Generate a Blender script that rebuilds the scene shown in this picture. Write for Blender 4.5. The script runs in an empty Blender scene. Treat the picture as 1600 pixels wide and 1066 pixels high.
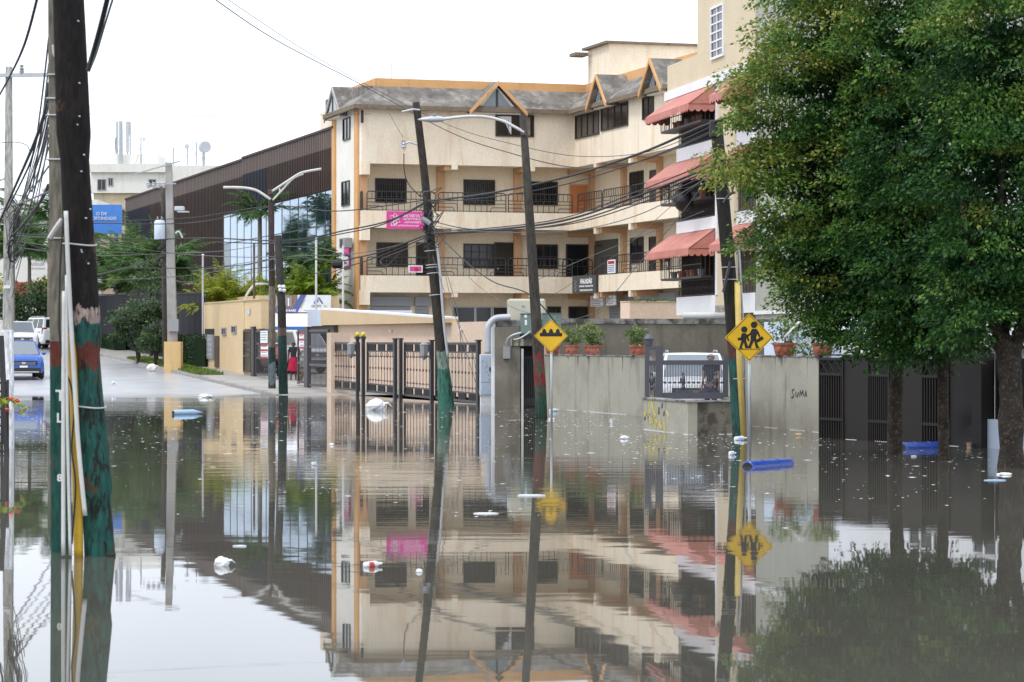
import bpy, math, random
import numpy as np
from mathutils import Vector, Matrix
random.seed(7); RNG = np.random.default_rng(7)
SC = bpy.context.scene
COL = SC.collection
# ------------------------------------------------------------------ camera
FPX, CX, HY, CAMZ = 4000.0, 800.0, 533.0, 2.1      # focal length in photo pixels, horizon row, eye height
cam = bpy.data.cameras.new('camera'); camo = bpy.data.objects.new('camera', cam); COL.objects.link(camo)
camo.location = (0, 0, CAMZ); camo.rotation_euler = (math.radians(90), 0, 0)
cam.sensor_fit = 'HORIZONTAL'; cam.sensor_width = 36; cam.lens = FPX / 1600 * 36
cam.clip_start = 0.5; cam.clip_end = 3000
cam.dof.use_dof = True; cam.dof.focus_distance = 78; cam.dof.aperture_fstop = 5.6
SC.camera = camo
# ------------------------------------------------------------------ sky and sun
SUNV = Vector((-0.52, -0.42, 1.0)).normalized()
w = bpy.data.worlds.new('World'); SC.world = w; w.use_nodes = True
nt = w.node_tree; nt.nodes.clear()
wo = nt.nodes.new('ShaderNodeOutputWorld'); bg = nt.nodes.new('ShaderNodeBackground'); bg.inputs[1].default_value = 0.1
sky = nt.nodes.new('ShaderNodeTexSky'); sky.sky_type = 'NISHITA'; sky.sun_disc = False
sky.sun_elevation = math.asin(SUNV.z); sky.sun_rotation = math.atan2(SUNV.x, SUNV.y)
sky.dust_density = 4
tc = nt.nodes.new('ShaderNodeTexCoord'); nz = nt.nodes.new('ShaderNodeTexNoise'); nz.inputs['Scale'].default_value = 3.0
nz.inputs['Detail'].default_value = 5
rp = nt.nodes.new('ShaderNodeValToRGB'); rp.color_ramp.elements[0].color = (14.2, 15.3, 17.2, 1); rp.color_ramp.elements[1].color = (18.0, 19.1, 20.8, 1)
rp.color_ramp.elements[0].position = .3; rp.color_ramp.elements[1].position = .7
mx = nt.nodes.new('ShaderNodeMix'); mx.data_type = 'RGBA'; mx.inputs[0].default_value = 0.86
nt.links.new(tc.outputs['Generated'], nz.inputs['Vector']); nt.links.new(nz.outputs[0], rp.inputs[0])
nt.links.new(sky.outputs[0], mx.inputs[6]); nt.links.new(rp.outputs[0], mx.inputs[7])
nt.links.new(mx.outputs[2], bg.inputs[0]); nt.links.new(bg.outputs[0], wo.inputs[0])
sl = bpy.data.lights.new('sun', 'SUN'); sl.energy = 1.5; sl.angle = math.radians(11); sl.color = (1, .965, .9)
so = bpy.data.objects.new('sun', sl); COL.objects.link(so); so.rotation_euler = SUNV.to_track_quat('Z', 'Y').to_euler()
so.location = (0, 60, 60)
vs = SC.view_settings; vs.view_transform = 'Standard'; vs.look = 'None'; vs.exposure = 0.0; vs.gamma = 1.0
# ------------------------------------------------------------------ geometry from pixels
def px(x, y, d):                     # photo pixel + depth -> point
    return Vector(((x - CX) / FPX * d, d, CAMZ - (y - HY) / FPX * d))
def wd(y):                           # depth of the water surface seen at row y
    return FPX * CAMZ / (y - HY)
def wp(x, y):                        # point of the water surface
    return px(x, y, wd(y))
K = 0.315; _l = math.hypot(K, 1)
U = Vector((-K / _l, 1 / _l)); N = Vector((1 / _l, K / _l))     # away along the street; right, away from the street
def gz(x, y):                        # height of the ground above the flood
    t = y - 102
    if t < 0: return max(-0.45, .035 * t)
    if t < 60: return .0305 * t
    return 1.83 + .012 * (min(t, 300) - 60)
class Face:                          # a vertical plane: a runs to the right as seen from outside, b points outwards
    def __init__(s, o, A, n=None):
        s.o = Vector((o[0], o[1])); s.A = Vector((A[0], A[1])).normalized()
        s.n = Vector((s.A.y, -s.A.x)) if n is None else Vector((n[0], n[1]))
    def p(s, a, z, b=0.0):
        q = s.o + s.A * a + s.n * b
        return Vector((q.x, q.y, z))
    def at(s, x, b=0.0):             # photo column -> a
        r = (x - CX) / FPX; q = s.o + s.n * b
        return (r * q.y - q.x) / (s.A.x - r * s.A.y)
    def z(s, x, y, b=0.0):           # photo pixel -> height
        d = (s.o + s.A * s.at(x, b) + s.n * b).y
        return CAMZ - (y - HY) / FPX * d
    def za(s, a, y, b=0.0):
        d = (s.o + s.A * a + s.n * b).y
        return CAMZ - (y - HY) / FPX * d
    def rect(s, x0, x1, y0, y1, b=0.0):
        xm = (x0 + x1) / 2
        return s.at(x0, b), s.at(x1, b), s.z(xm, y1, b), s.z(xm, y0, b)
    def shift(s, b): return Face(s.o + s.n * b, s.A, s.n)
def face2(x0, y0, x1, y1):
    p, q = wp(x0, y0), wp(x1, y1)
    return Face((p.x, p.y), (q.x - p.x, q.y - p.y))
# ------------------------------------------------------------------ meshes
class MB:
    def __init__(s): s.v = []; s.f = []
    def add(s, vs, fs):
        o = len(s.v); s.v += [tuple(v) for v in vs]; s.f += [tuple(i + o for i in f) for f in fs]; return s
    def hexa(s, c):                  # 8 corners: bottom ring then top ring
        return s.add(c, [(3, 2, 1, 0), (4, 5, 6, 7), (0, 1, 5, 4), (1, 2, 6, 5), (2, 3, 7, 6), (3, 0, 4, 7)])
    def fbox(s, F, a0, a1, z0, z1, b0, b1):
        return s.hexa([F.p(a0, z0, b1), F.p(a1, z0, b1), F.p(a1, z0, b0), F.p(a0, z0, b0),
                       F.p(a0, z1, b1), F.p(a1, z1, b1), F.p(a1, z1, b0), F.p(a0, z1, b0)])
    def box(s, x0, x1, y0, y1, z0, z1):
        return s.hexa([(x0, y0, z0), (x1, y0, z0), (x1, y1, z0), (x0, y1, z0), (x0, y0, z1), (x1, y0, z1), (x1, y1, z1), (x0, y1, z1)])
    def bar(s, p, q, w, h=None, up=Vector((0, 0, 1))):      # box beam from p to q
        p, q = Vector(p), Vector(q); h = w if h is None else h
        d = (q - p).normalized()
        if abs(d.dot(up)) > .98: up = Vector((0, 1, 0))
        r = d.cross(up).normalized(); u = r.cross(d)
        r *= w / 2; u *= h / 2
        return s.hexa([p - r - u, p + r - u, p + r + u, p - r + u, q - r - u, q + r - u, q + r + u, q - r + u])
    def tube(s, pts, rad, n=6, caps=True):
        pts = [Vector(p) for p in pts]; m = len(pts)
        if not hasattr(rad, '__len__'): rad = [rad] * m
        elif len(rad) != m: rad = list(np.interp(np.linspace(0, 1, m), np.linspace(0, 1, len(rad)), rad))
        rings = []; ref = Vector((0, 0, 1))
        for i in range(m):
            t = (pts[min(i + 1, m - 1)] - pts[max(i - 1, 0)])
            t = t.normalized() if t.length > 1e-9 else Vector((0, 0, 1))
            if abs(t.dot(ref)) > .95: ref = Vector((0, 1, 0)) if abs(t.z) > .9 else Vector((0, 0, 1))
            r = t.cross(ref).normalized(); u = r.cross(t)
            rings.append([pts[i] + (r * math.cos(2 * math.pi * k / n) + u * math.sin(2 * math.pi * k / n)) * rad[i] for k in range(n)])
        vs = [v for r in rings for v in r]; fs = []
        for i in range(m - 1):
            for k in range(n):
                k2 = (k + 1) % n
                fs.append((i * n + k, i * n + k2, (i + 1) * n + k2, (i + 1) * n + k))
        if caps:
            fs.append(tuple(range(n - 1, -1, -1))); fs.append(tuple((m - 1) * n + k for k in range(n)))
        return s.add(vs, fs)
    def lathe(s, c, prof, n=16, axis=Vector((0, 0, 1))):    # prof: (radius, height)
        c = Vector(c); axis = Vector(axis).normalized()
        ref = Vector((1, 0, 0)) if abs(axis.x) < .9 else Vector((0, 1, 0))
        r0 = axis.cross(ref).normalized(); r1 = axis.cross(r0)
        vs = []; fs = []
        for (r, h) in prof:
            for k in range(n):
                a = 2 * math.pi * k / n
                vs.append(c + axis * h + (r0 * math.cos(a) + r1 * math.sin(a)) * r)
        for i in range(len(prof) - 1):
            for k in range(n):
                k2 = (k + 1) % n
                fs.append((i * n + k, i * n + k2, (i + 1) * n + k2, (i + 1) * n + k))
        fs.append(tuple(range(n - 1, -1, -1))); fs.append(tuple((len(prof) - 1) * n + k for k in range(n)))
        return s.add(vs, fs)
    def prism(s, pts, d):            # polygon (3D points) extruded by vector d
        m = len(pts); d = Vector(d); vs = [Vector(p) for p in pts] + [Vector(p) + d for p in pts]
        fs = [tuple(range(m - 1, -1, -1)), tuple(range(m, 2 * m))]
        for k in range(m):
            k2 = (k + 1) % m; fs.append((k, k2, m + k2, m + k))
        return s.add(vs, fs)
    def blob(s, c, r, n=10, m=6, jit=.12, seed=0):          # uneven rounded lump
        rr = random.Random(seed); c = Vector(c); vs = []; fs = []
        for i in range(m + 1):
            th = math.pi * i / m
            for k in range(n):
                a = 2 * math.pi * k / n; j = 1 + rr.uniform(-jit, jit)
                vs.append(c + Vector((r[0] * math.sin(th) * math.cos(a) * j, r[1] * math.sin(th) * math.sin(a) * j, -r[2] * math.cos(th) * j)))
        for i in range(m):
            for k in range(n):
                k2 = (k + 1) % n; fs.append((i * n + k, i * n + k2, (i + 1) * n + k2, (i + 1) * n + k))
        return s.add(vs, fs)
    def build(s, name, mat, parent=None, smooth=False, bevel=0):
        return link(name, mesh(name, s.v, s.f, mat, smooth, org(parent)), parent, bevel)
ORG = {}
def org(o):
    return ORG.get(o.name, Vector((0, 0, 0))) if o else Vector((0, 0, 0))
def mesh(name, v, f, mat, smooth=False, o=Vector((0, 0, 0))):
    me = bpy.data.meshes.new(name)
    me.from_pydata([(a[0] - o.x, a[1] - o.y, a[2] - o.z) for a in v], [], f)
    import bmesh
    if len(f) < 60000:
        bm = bmesh.new(); bm.from_mesh(me); bmesh.ops.recalc_face_normals(bm, faces=bm.faces); bm.to_mesh(me); bm.free()
    if mat: me.materials.append(M[mat] if isinstance(mat, str) else mat)
    if smooth:
        me.polygons.foreach_set('use_smooth', [True] * len(me.polygons))
    return me
def link(name, me, parent=None, bevel=0):
    o = bpy.data.objects.new(name, me); COL.objects.link(o)
    if parent: o.parent = parent; ORG[o.name] = org(parent)
    if bevel:
        b = o.modifiers.new('bevel', 'BEVEL'); b.width = bevel; b.segments = 2; b.limit_method = 'ANGLE'
    return o
def tag(o, label, cat, group=None, kind=None):
    o['label'] = label
    if kind: o['kind'] = kind
    else: o['category'] = cat
    if group: o['group'] = group
    return o
def thing(name, loc, label, cat, group=None):
    o = bpy.data.objects.new(name, None); COL.objects.link(o); o.location = loc; o.empty_display_size = .2
    ORG[o.name] = Vector(loc)
    return tag(o, label, cat, group)
def structure(o): o['kind'] = 'structure'; return o
def copy_tree(o, parent=None):
    c = o.copy(); COL.objects.link(c); c.parent = parent; ORG[c.name] = ORG.get(o.name, Vector((0, 0, 0)))
    for ch in list(o.children): copy_tree(ch, c)
    return c
def text(s, size, mat, parent, p, right, up, depth=.004, bold=0.0, width=None, align='LEFT'):
    cu = bpy.data.curves.new('lettering', 'FONT'); cu.body = s; cu.size = size; cu.extrude = depth; cu.offset = bold; cu.align_x = align
    cu.resolution_u = 2
    t = bpy.data.objects.new('lettering', cu); COL.objects.link(t)
    dg = bpy.context.evaluated_depsgraph_get(); me = bpy.data.meshes.new_from_object(t.evaluated_get(dg))
    bpy.data.objects.remove(t); bpy.data.curves.remove(cu)
    R = Vector(right).normalized(); Uv = Vector(up).normalized(); Nn = R.cross(Uv)
    n = len(me.vertices); co = np.empty(n * 3); me.vertices.foreach_get('co', co); co = co.reshape(-1, 3)
    if width and n: co[:, 0] *= width / max(1e-6, co[:, 0].max() - (co[:, 0].min() if align != 'LEFT' else 0))
    o = org(parent)
    q = np.outer(co[:, 0], R) + np.outer(co[:, 1], Uv) + np.outer(co[:, 2], Nn) + np.array(Vector(p) - o)
    me.vertices.foreach_set('co', q.ravel()); me.update()
    me.materials.clear(); me.materials.append(M[mat]); me.name = 'lettering'
    return link('lettering', me, parent)
def arc(p0, p1, sag, n=14):
    p0, p1 = Vector(p0), Vector(p1)
    return [p0.lerp(p1, i / n) - Vector((0, 0, sag * 4 * (i / n) * (1 - i / n))) for i in range(n + 1)]
def bez(pts, n=10):                  # smooth curve through points (Catmull-Rom)
    P = [Vector(p) for p in pts]; P = [P[0]] + P + [P[-1]]; out = []
    for i in range(1, len(P) - 2):
        for k in range(n):
            t = k / n; a, b, c, d = P[i - 1], P[i], P[i + 1], P[i + 2]
            out.append(.5 * ((2 * b) + (c - a) * t + (2 * a - 5 * b + 4 * c - d) * t * t + (3 * b - a - 3 * c + d) * t ** 3))
    out.append(P[-2]); return out
# ------------------------------------------------------------------ materials
M = {}
def nodes(name):
    m = bpy.data.materials.new(name); m.use_nodes = True; t = m.node_tree; t.nodes.clear()
    out = t.nodes.new('ShaderNodeOutputMaterial'); b = t.nodes.new('ShaderNodeBsdfPrincipled')
    t.links.new(b.outputs[0], out.inputs[0]); M[name] = m
    return m, t, b, out
def noise(t, scale, detail=4, vec=None, mapscale=None, rough=.55, dist=0):
    g = t.nodes.new('ShaderNodeNewGeometry') if vec is None else None
    src = g.outputs['Position'] if g else vec
    if mapscale:
        mp = t.nodes.new('ShaderNodeMapping'); mp.inputs['Scale'].default_value = mapscale
        t.links.new(src, mp.inputs[0]); src = mp.outputs[0]
    n = t.nodes.new('ShaderNodeTexNoise'); n.inputs['Scale'].default_value = scale; n.inputs['Detail'].default_value = detail
    n.inputs['Roughness'].default_value = rough; n.inputs['Distortion'].default_value = dist
    t.links.new(src, n.inputs['Vector']); return n.outputs[0]
def ramp(t, fac, stops, const=False):
    r = t.nodes.new('ShaderNodeValToRGB'); cr = r.color_ramp
    if const: cr.interpolation = 'CONSTANT'
    while len(cr.elements) < len(stops): cr.elements.new(.5)
    for e, (p, c) in zip(cr.elements, stops):
        e.position = p; e.color = (c, c, c, 1) if not hasattr(c, '__len__') else (c[0], c[1], c[2], 1)
    t.links.new(fac, r.inputs[0]); return r.outputs[0]
def mix(t, fac, a, b, mode='MIX'):
    m = t.nodes.new('ShaderNodeMix'); m.data_type = 'RGBA'; m.blend_type = mode
    for i, v in ((0, fac), (6, a), (7, b)):
        if hasattr(v, 'is_linked'): t.links.new(v, m.inputs[i])
        elif i == 0: m.inputs[0].default_value = v
        else: m.inputs[i].default_value = (v[0], v[1], v[2], 1)
    return m.outputs[2]
def bump(t, b, h, strength=.3, dist=.02):
    n = t.nodes.new('ShaderNodeBump'); n.inputs['Strength'].default_value = strength; n.inputs['Distance'].default_value = dist
    t.links.new(h, n.inputs['Height']); t.links.new(n.outputs[0], b.inputs['Normal'])
def mk(name, c, rough=.75, var=.12, scale=1.5, metal=0, streak=0, scol=None, smask=(.52, .7), patch=0, pcol=None, pscale=.5, pm=(.5, .66), bmp=.15, bscale=30, spec=.4, fine=.08, drip=None):
    m, t, b, out = nodes(name)
    lo = tuple(v * (1 - var) for v in c); hi = tuple(min(1, v * (1 + var)) for v in c)
    col = ramp(t, noise(t, scale, 6), [(.3, lo), (.7, hi)])
    if fine:
        f2 = ramp(t, noise(t, scale * 18, 3), [(.25, 1 - fine), (.75, 1 + fine)]); col = mix(t, 1.0, col, f2, 'MULTIPLY')
    if patch:
        pmk = ramp(t, noise(t, pscale, 8, rough=.65), [(pm[0], 0), (pm[1], patch)]); col = mix(t, pmk, col, pcol)
    if streak:
        s = ramp(t, noise(t, 1.0, 5, mapscale=(1.7, 1.7, .24), rough=.7, dist=.4), [(smask[0], 0), (smask[1], streak)]); col = mix(t, s, col, scol)
    if drip:                          # dark run-down stains of uneven length below the coping at height drip[0]
        g = t.nodes.new('ShaderNodeNewGeometry'); sp = t.nodes.new('ShaderNodeSeparateXYZ'); t.links.new(g.outputs['Position'], sp.inputs[0])
        nd = noise(t, 1.0, 4, mapscale=(5.5, 5.5, .25), rough=.6)
        k = t.nodes.new('ShaderNodeMath'); k.operation = 'MULTIPLY_ADD'; k.inputs[1].default_value = drip[1]; t.links.new(sp.outputs[2], k.inputs[0]); k.inputs[2].default_value = -drip[0] * drip[1]
        s2 = t.nodes.new('ShaderNodeMath'); s2.operation = 'ADD'; t.links.new(k.outputs[0], s2.inputs[0]); t.links.new(nd, s2.inputs[1])
        col = mix(t, ramp(t, s2.outputs[0], [(.52, 0), (.60, .85)]), col, drip[2])
    t.links.new(col, b.inputs['Base Color'])
    b.inputs['Roughness'].default_value = rough; b.inputs['Metallic'].default_value = metal; b.inputs['Specular IOR Level'].default_value = spec
    if bmp: bump(t, b, noise(t, bscale, 4), bmp, .01)
    return m
def bands(name, stops, zmin, zmax, amp=.12, wear=.5, wcol=(.05, .04, .035), rough=.8, wscale=5, wz=.35, nsc=6, raw=None):   # paint bands by height with ragged edges
    m, t, b, out = nodes(name)
    g = t.nodes.new('ShaderNodeNewGeometry'); sp = t.nodes.new('ShaderNodeSeparateXYZ'); t.links.new(g.outputs['Position'], sp.inputs[0])
    n = noise(t, nsc, 6, mapscale=(1, 1, .5))
    a = t.nodes.new('ShaderNodeMath'); a.operation = 'MULTIPLY_ADD'; a.inputs[1].default_value = amp * 2; a.inputs[2].default_value = -amp
    t.links.new(n, a.inputs[0])
    s = t.nodes.new('ShaderNodeMath'); s.operation = 'ADD'; t.links.new(a.outputs[0], s.inputs[0]); t.links.new(sp.outputs[2], s.inputs[1])
    mr = t.nodes.new('ShaderNodeMapRange'); mr.inputs[1].default_value = zmin; mr.inputs[2].default_value = zmax; t.links.new(s.outputs[0], mr.inputs[0])
    col = ramp(t, mr.outputs[0], [((z - zmin) / (zmax - zmin), c) for z, c in stops], True)
    f = ramp(t, noise(t, 9, 5, mapscale=(3, 3, .6)), [(.3, .55), (.7, 1.45)]); col = mix(t, 1.0, col, f, 'MULTIPLY')
    if wear:
        wm = ramp(t, noise(t, wscale, 7, mapscale=(1.5, 1.5, wz), rough=.68), [(.52, 0), (.58, wear)]); col = mix(t, wm, col, wcol)
    if raw: col = mix(t, ramp(t, noise(t, 2.6, 6, mapscale=(1.3, 1.3, .8), rough=.7), [(.60, 0), (.63, .9)]), col, raw)
    t.links.new(col, b.inputs['Base Color']); b.inputs['Roughness'].default_value = rough
    b.inputs['Specular IOR Level'].default_value = .2
    bump(t, b, noise(t, 14, 6, mapscale=(3, 3, .35)), .5, .012)
    return m
def leafmat(name, stops, trans=.25, rough=.5):
    m, t, b, out = nodes(name)
    at = t.nodes.new('ShaderNodeAttribute'); at.attribute_name = 'tint'
    col = ramp(t, at.outputs['Fac'], stops)
    t.links.new(col, b.inputs['Base Color']); b.inputs['Roughness'].default_value = rough; b.inputs['Specular IOR Level'].default_value = .35
    tr = t.nodes.new('ShaderNodeBsdfTranslucent'); t.links.new(col, tr.inputs[0])
    ms = t.nodes.new('ShaderNodeMixShader'); ms.inputs[0].default_value = trans
    t.links.new(b.outputs[0], ms.inputs[1]); t.links.new(tr.outputs[0], ms.inputs[2]); t.links.new(ms.outputs[0], out.inputs[0])
def glass(name, c, rough=.05, spec=.8, coat=0):
    m, t, b, out = nodes(name); b.inputs['Base Color'].default_value = (*c, 1); b.inputs['Roughness'].default_value = rough; b.inputs['Specular IOR Level'].default_value = spec
    b.inputs['IOR'].default_value = 1.5; b.inputs['Coat Weight'].default_value = coat
def plain(name, c, rough=.5, metal=0, spec=.5, var=.06):
    mk(name, c, rough, var, 3, metal, bmp=0, spec=spec, fine=.03)
mk('cream', (.85, .75, .60), .85, .05, .5, streak=.5, scol=(.56, .33, .16), smask=(.50, .74), patch=.4, pcol=(.74, .56, .38), pscale=.35, pm=(.52, .75))
mk('cream_white', (.80, .77, .71), .85, .06, .6, streak=.55, scol=(.45, .36, .25), smask=(.55, .8))
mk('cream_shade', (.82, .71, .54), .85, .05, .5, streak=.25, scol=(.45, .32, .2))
mk('orange_trim', (.66, .37, .16), .85, .10, .8, streak=.5, scol=(.16, .12, .08), smask=(.56, .75))
mk('column_tan', (.60, .36, .20), .85, .08, .8)
mk('roof_grey', (.17, .155, .14), .9, .35, 1.2, patch=.8, pcol=(.34, .32, .29), pscale=1.3, pm=(.48, .62), streak=.6, scol=(.06, .055, .05), bmp=.5, bscale=12)
mk('roof_edge', (.22, .17, .12), .9, .3, 3, patch=.7, pcol=(.05, .045, .04), pscale=3)
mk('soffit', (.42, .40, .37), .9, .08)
plain('iron_dark', (.035, .032, .034), .5)
plain('iron_gate', (.045, .042, .046), .45)
plain('iron_slate', (.085, .085, .105), .45)
plain('iron_brown', (.024, .020, .019), .6, 0, .25)
glass('glass_dark', (.012, .012, .015), .08, .5)
glass('glass_brown', (.03, .022, .018), .12, .5)
plain('curtain', (.75, .76, .78), .9)
mk('curtain_dull', (.24, .20, .16), .9, .25, 4)
mk('door_orange', (.55, .20, .07), .55, .12, 2)
mk('door_brown', (.10, .07, .055), .6)
mk('shutter', (.36, .39, .44), .5, .06, 2, metal=.2)
mk('white_paint', (.80, .81, .83), .7, .04, .8, streak=.25, scol=(.45, .43, .4), smask=(.6, .85))
mk('apt_cream', (.66, .56, .40), .85, .05, .7, streak=.3, scol=(.4, .32, .22), smask=(.6, .85))
mk('apt_grey', (.40, .40, .35), .85, .05, .5, streak=.2, scol=(.25, .24, .2))
mk('awning_red', (.52, .20, .165), .8, .08, 1.2, streak=.3, scol=(.30, .13, .1), patch=.5, pcol=(.6, .35, .28), pscale=1.5)
mk('concrete_wall', (.385, .365, .30), .9, .10, .8, drip=(1.75, .30, (.06, .055, .045)), streak=.6, scol=(.10, .09, .07), smask=(.53, .72), patch=.55, pcol=(.26, .235, .18), pscale=.7, bmp=.3)
mk('concrete_dark', (.20, .18, .145), .92, .18, 1.0, streak=.6, scol=(.07, .06, .05), smask=(.5, .72), patch=.6, pcol=(.30, .27, .22), pscale=1.2, bmp=.5, bscale=16)
mk('concrete_rough', (.17, .15, .12), .95, .3, 2.0, patch=.9, pcol=(.07, .055, .04), pscale=3, pm=(.5, .6), bmp=.9, bscale=9)
mk('coping', (.30, .29, .28), .9, .25, 2, patch=.9, pcol=(.06, .055, .05), pscale=2.5, pm=(.46, .58))
mk('peach_wall', (.70, .54, .42), .85, .04, .4, streak=.2, scol=(.45, .33, .25), smask=(.6, .85))
mk('beige_band', (.62, .47, .29), .85, .05, .5)
mk('ochre_wall', (.66, .50, .30), .85, .05, .6, streak=.3, scol=(.4, .29, .18), smask=(.58, .85))
plain('fin_brown', (.056, .036, .030), .65, 0, .25)
plain('fin_backlit', (.15, .115, .10), .6, .1)  # upper fins: light coming through them put into a paler brown
plain('fin_blue', (.028, .028, .038), .65, 0, .25)
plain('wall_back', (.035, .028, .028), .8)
plain('curtain_glass', (.20, .31, .42), .03, .92)
plain('mullion', (.07, .075, .085), .4, .4)
mk('far_white', (.72, .71, .66), .9, .06, .4, streak=.5, scol=(.35, .31, .26), smask=(.54, .8))
mk('far_stone', (.55, .47, .33), .9, .12, 1, streak=.6, scol=(.25, .2, .14))
plain('antenna_white', (.50, .53, .56), .6)
plain('steel', (.40, .42, .44), .45, .6)
plain('galv', (.50, .52, .55), .5, .3)
plain('sign_blue', (.06, .22, .62), .6); plain('sign_white', (.82, .83, .85), .6); plain('sign_pink', (.72, .06, .34), .6); plain('sign_navy', (.10, .13, .34), .6)
plain('sign_grey', (.075, .075, .078), .7); plain('sign_tan', (.5, .44, .3), .6); plain('letter_grey', (.30, .30, .31), .8); plain('red_paint', (.42, .035, .03), .6)
plain('sign_yellow', (.76, .46, .015), .5); plain('black', (.015, .015, .016), .6); plain('light_blue_panel', (.55, .63, .75), .55)
plain('rubber', (.018, .018, .019), .8); plain('cable', (.030, .030, .033), .7); plain('cable_grey', (.13, .135, .14), .7)
mk('pole_wood', (.085, .075, .065), .9, .35, 3, streak=.7, scol=(.03, .026, .022), smask=(.45, .65), bmp=.6, bscale=12)
mk('pole_concrete', (.36, .35, .33), .9, .12, 3, streak=.5, scol=(.17, .16, .15), bmp=.4)
GREEN = (.018, .080, .066); BRED = (.12, .035, .025); CREO = (.011, .009, .009)
bands('pole_near', [(0, GREEN), (1.84, BRED), (2.06, GREEN), (2.27, (.30, .23, .20)), (2.40, CREO)], 0, 4, .16, .92, (.020, .015, .013), wscale=8, wz=.5, nsc=14, raw=(.10, .045, .025))
bands('post_near', [(0, GREEN), (1.84, BRED), (2.08, (.19, .175, .14))], 0, 4, .02, .25, (.12, .11, .1), nsc=3)
bands('pole_white', [(0, (.78, .79, .83)), (2.30, (.42, .41, .38))], 0, 6, .01, .2, (.3, .29, .27))
bands('pole_lean', [(0, (.045, .155, .115)), (1.15, (.20, .26, .22)), (1.75, (.048, .041, .034))], 0, 6, .22, .75, (.028, .025, .021), nsc=9)
bands('pole_red', [(0, (.05, .10, .075)), (.75, (.075, .065, .055)), (.95, (.20, .035, .035)), (1.25, (.06, .10, .075)), (1.45, (.20, .035, .035)), (1.75, (.052, .046, .04))], 0, 6, .9, .85, (.075, .07, .055), nsc=7)
bands('pole_green', [(0, (.025, .085, .075)), (1.72, (.10, .045, .035)), (2.05, (.022, .021, .018))], 0, 6, .10, .7, (.03, .028, .025))
bands('pole_lamp', [(0, (.09, .09, .08)), (.35, (.19, .25, .27)), (1.15, (.04, .075, .075)), (1.85, (.21, .18, .14)), (4.3, (.05, .035, .032))], 0, 10, .25, .4, (.05, .045, .04))
bands('pole_thin', [(0, (.035, .075, .07)), (2.3, (.17, .12, .10)), (2.6, (.045, .042, .04))], 0, 10, .1, .4, (.03, .028, .025))
mk('yellow_pipe', (.60, .36, .03), .55, .12, 3, streak=.5, scol=(.35, .2, .03)); mk('yellow_pale', (.62, .46, .14), .6, .1, 3, streak=.4, scol=(.35, .25, .08))
mk('pvc', (.62, .62, .60), .55, .08, 4, streak=.3, scol=(.3, .29, .27))
mk('asphalt', (.40, .40, .41), .30, .18, .6, patch=.5, pcol=(.50, .50, .51), pscale=.25, pm=(.45, .65), bmp=.08, bscale=40, spec=.6)
mk('pavement', (.36, .345, .32), .7, .12, .8, patch=.5, pcol=(.2, .19, .175), pscale=.7, bmp=.3)
mk('kerb', (.30, .29, .27), .85, .15, 2)
mk('dirt', (.14, .12, .085), .95, .2, .3)
mk('ochre_block', (.66, .46, .22), .85, .06, 1.5, streak=.4, scol=(.3, .22, .12))
mk('terracotta', (.36, .115, .07), .75, .15, 6, patch=.4, pcol=(.5, .3, .24), pscale=6)
mk('bark', (.034, .026, .020), .95, .45, 5, patch=.5, pcol=(.16, .135, .10), pscale=20, pm=(.54, .62), bmp=1.0, bscale=14)
mk('palm_trunk', (.20, .17, .13), .9, .2, 4)
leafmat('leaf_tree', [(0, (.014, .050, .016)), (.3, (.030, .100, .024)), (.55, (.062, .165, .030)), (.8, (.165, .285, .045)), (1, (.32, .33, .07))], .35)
leafmat('leaf_dark', [(0, (.028, .062, .026)), (.5, (.065, .115, .045)), (1, (.16, .21, .09))], .25)
leafmat('leaf_palm', [(0, (.04, .10, .03)), (.6, (.09, .19, .05)), (1, (.22, .30, .08))], .3)
leafmat('leaf_areca', [(0, (.08, .19, .025)), (.5, (.22, .34, .04)), (1, (.50, .48, .06))], .4)
leafmat('leaf_pot', [(0, (.05, .11, .03)), (.5, (.14, .22, .05)), (1, (.42, .44, .20))], .35)
leafmat('leaf_hedge', [(0, (.015, .04, .015)), (.6, (.03, .075, .025)), (1, (.07, .12, .04))], .2)
leafmat('leaf_grass', [(0, (.05, .12, .015)), (.6, (.12, .22, .03)), (1, (.25, .30, .06))], .25)
plain('petal_red', (.65, .06, .03), .6); plain('petal_orange', (.7, .25, .04), .6)
mk('skin_dark', (.10, .052, .034), .5, .08, 8, bmp=0); mk('skin_tan', (.36, .20, .13), .5, .08, 8, bmp=0); plain('hair_black', (.012, .011, .011), .5); plain('hair_grey', (.20, .20, .20), .7)
mk('cloth_red', (.38, .012, .05), .9, .5, 14, bmp=0); mk('cloth_black', (.022, .024, .034), .9, bmp=0); mk('cloth_navy', (.03, .035, .085), .9, bmp=0); mk('cloth_stripe', (.55, .22, .19), .9, .4, 20, bmp=0)
plain('paint_white', (.78, .79, .80), .25, 0, .6, .01); plain('paint_blue', (.03, .11, .46), .22, .2, .7, .01); plain('car_dark', (.02, .02, .022), .45); plain('chrome', (.6, .6, .62), .2, .9)
glass('car_glass', (.02, .025, .025), .04, .6); glass('car_glass_sky', (.20, .23, .26), .06, .8); plain('tail_red', (.35, .012, .012), .3); glass('lamp_glass', (.55, .58, .62), .1, .8)  # the paler car glass has the sky's reflection put into its colour
plain('drum_blue', (.020, .065, .34), .28); plain('plastic_white', (.80, .81, .83), .5); plain('plastic_blue', (.35, .52, .72), .5)
plain('bulb_yellow', (.75, .62, .03), .4); plain('box_beige', (.52, .50, .40), .6); plain('box_green', (.16, .23, .20), .55); glass('gable_glass', (.22, .25, .27), .15, .6); plain('box_grey', (.30, .31, .32), .6)
mk('wood_plank', (.48, .34, .2), .8); plain('litter_pale', (.70, .71, .72), .7); plain('graffiti_yellow', (.55, .48, .06), .8); plain('graffiti_black', (.07, .075, .085), .8)
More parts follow.
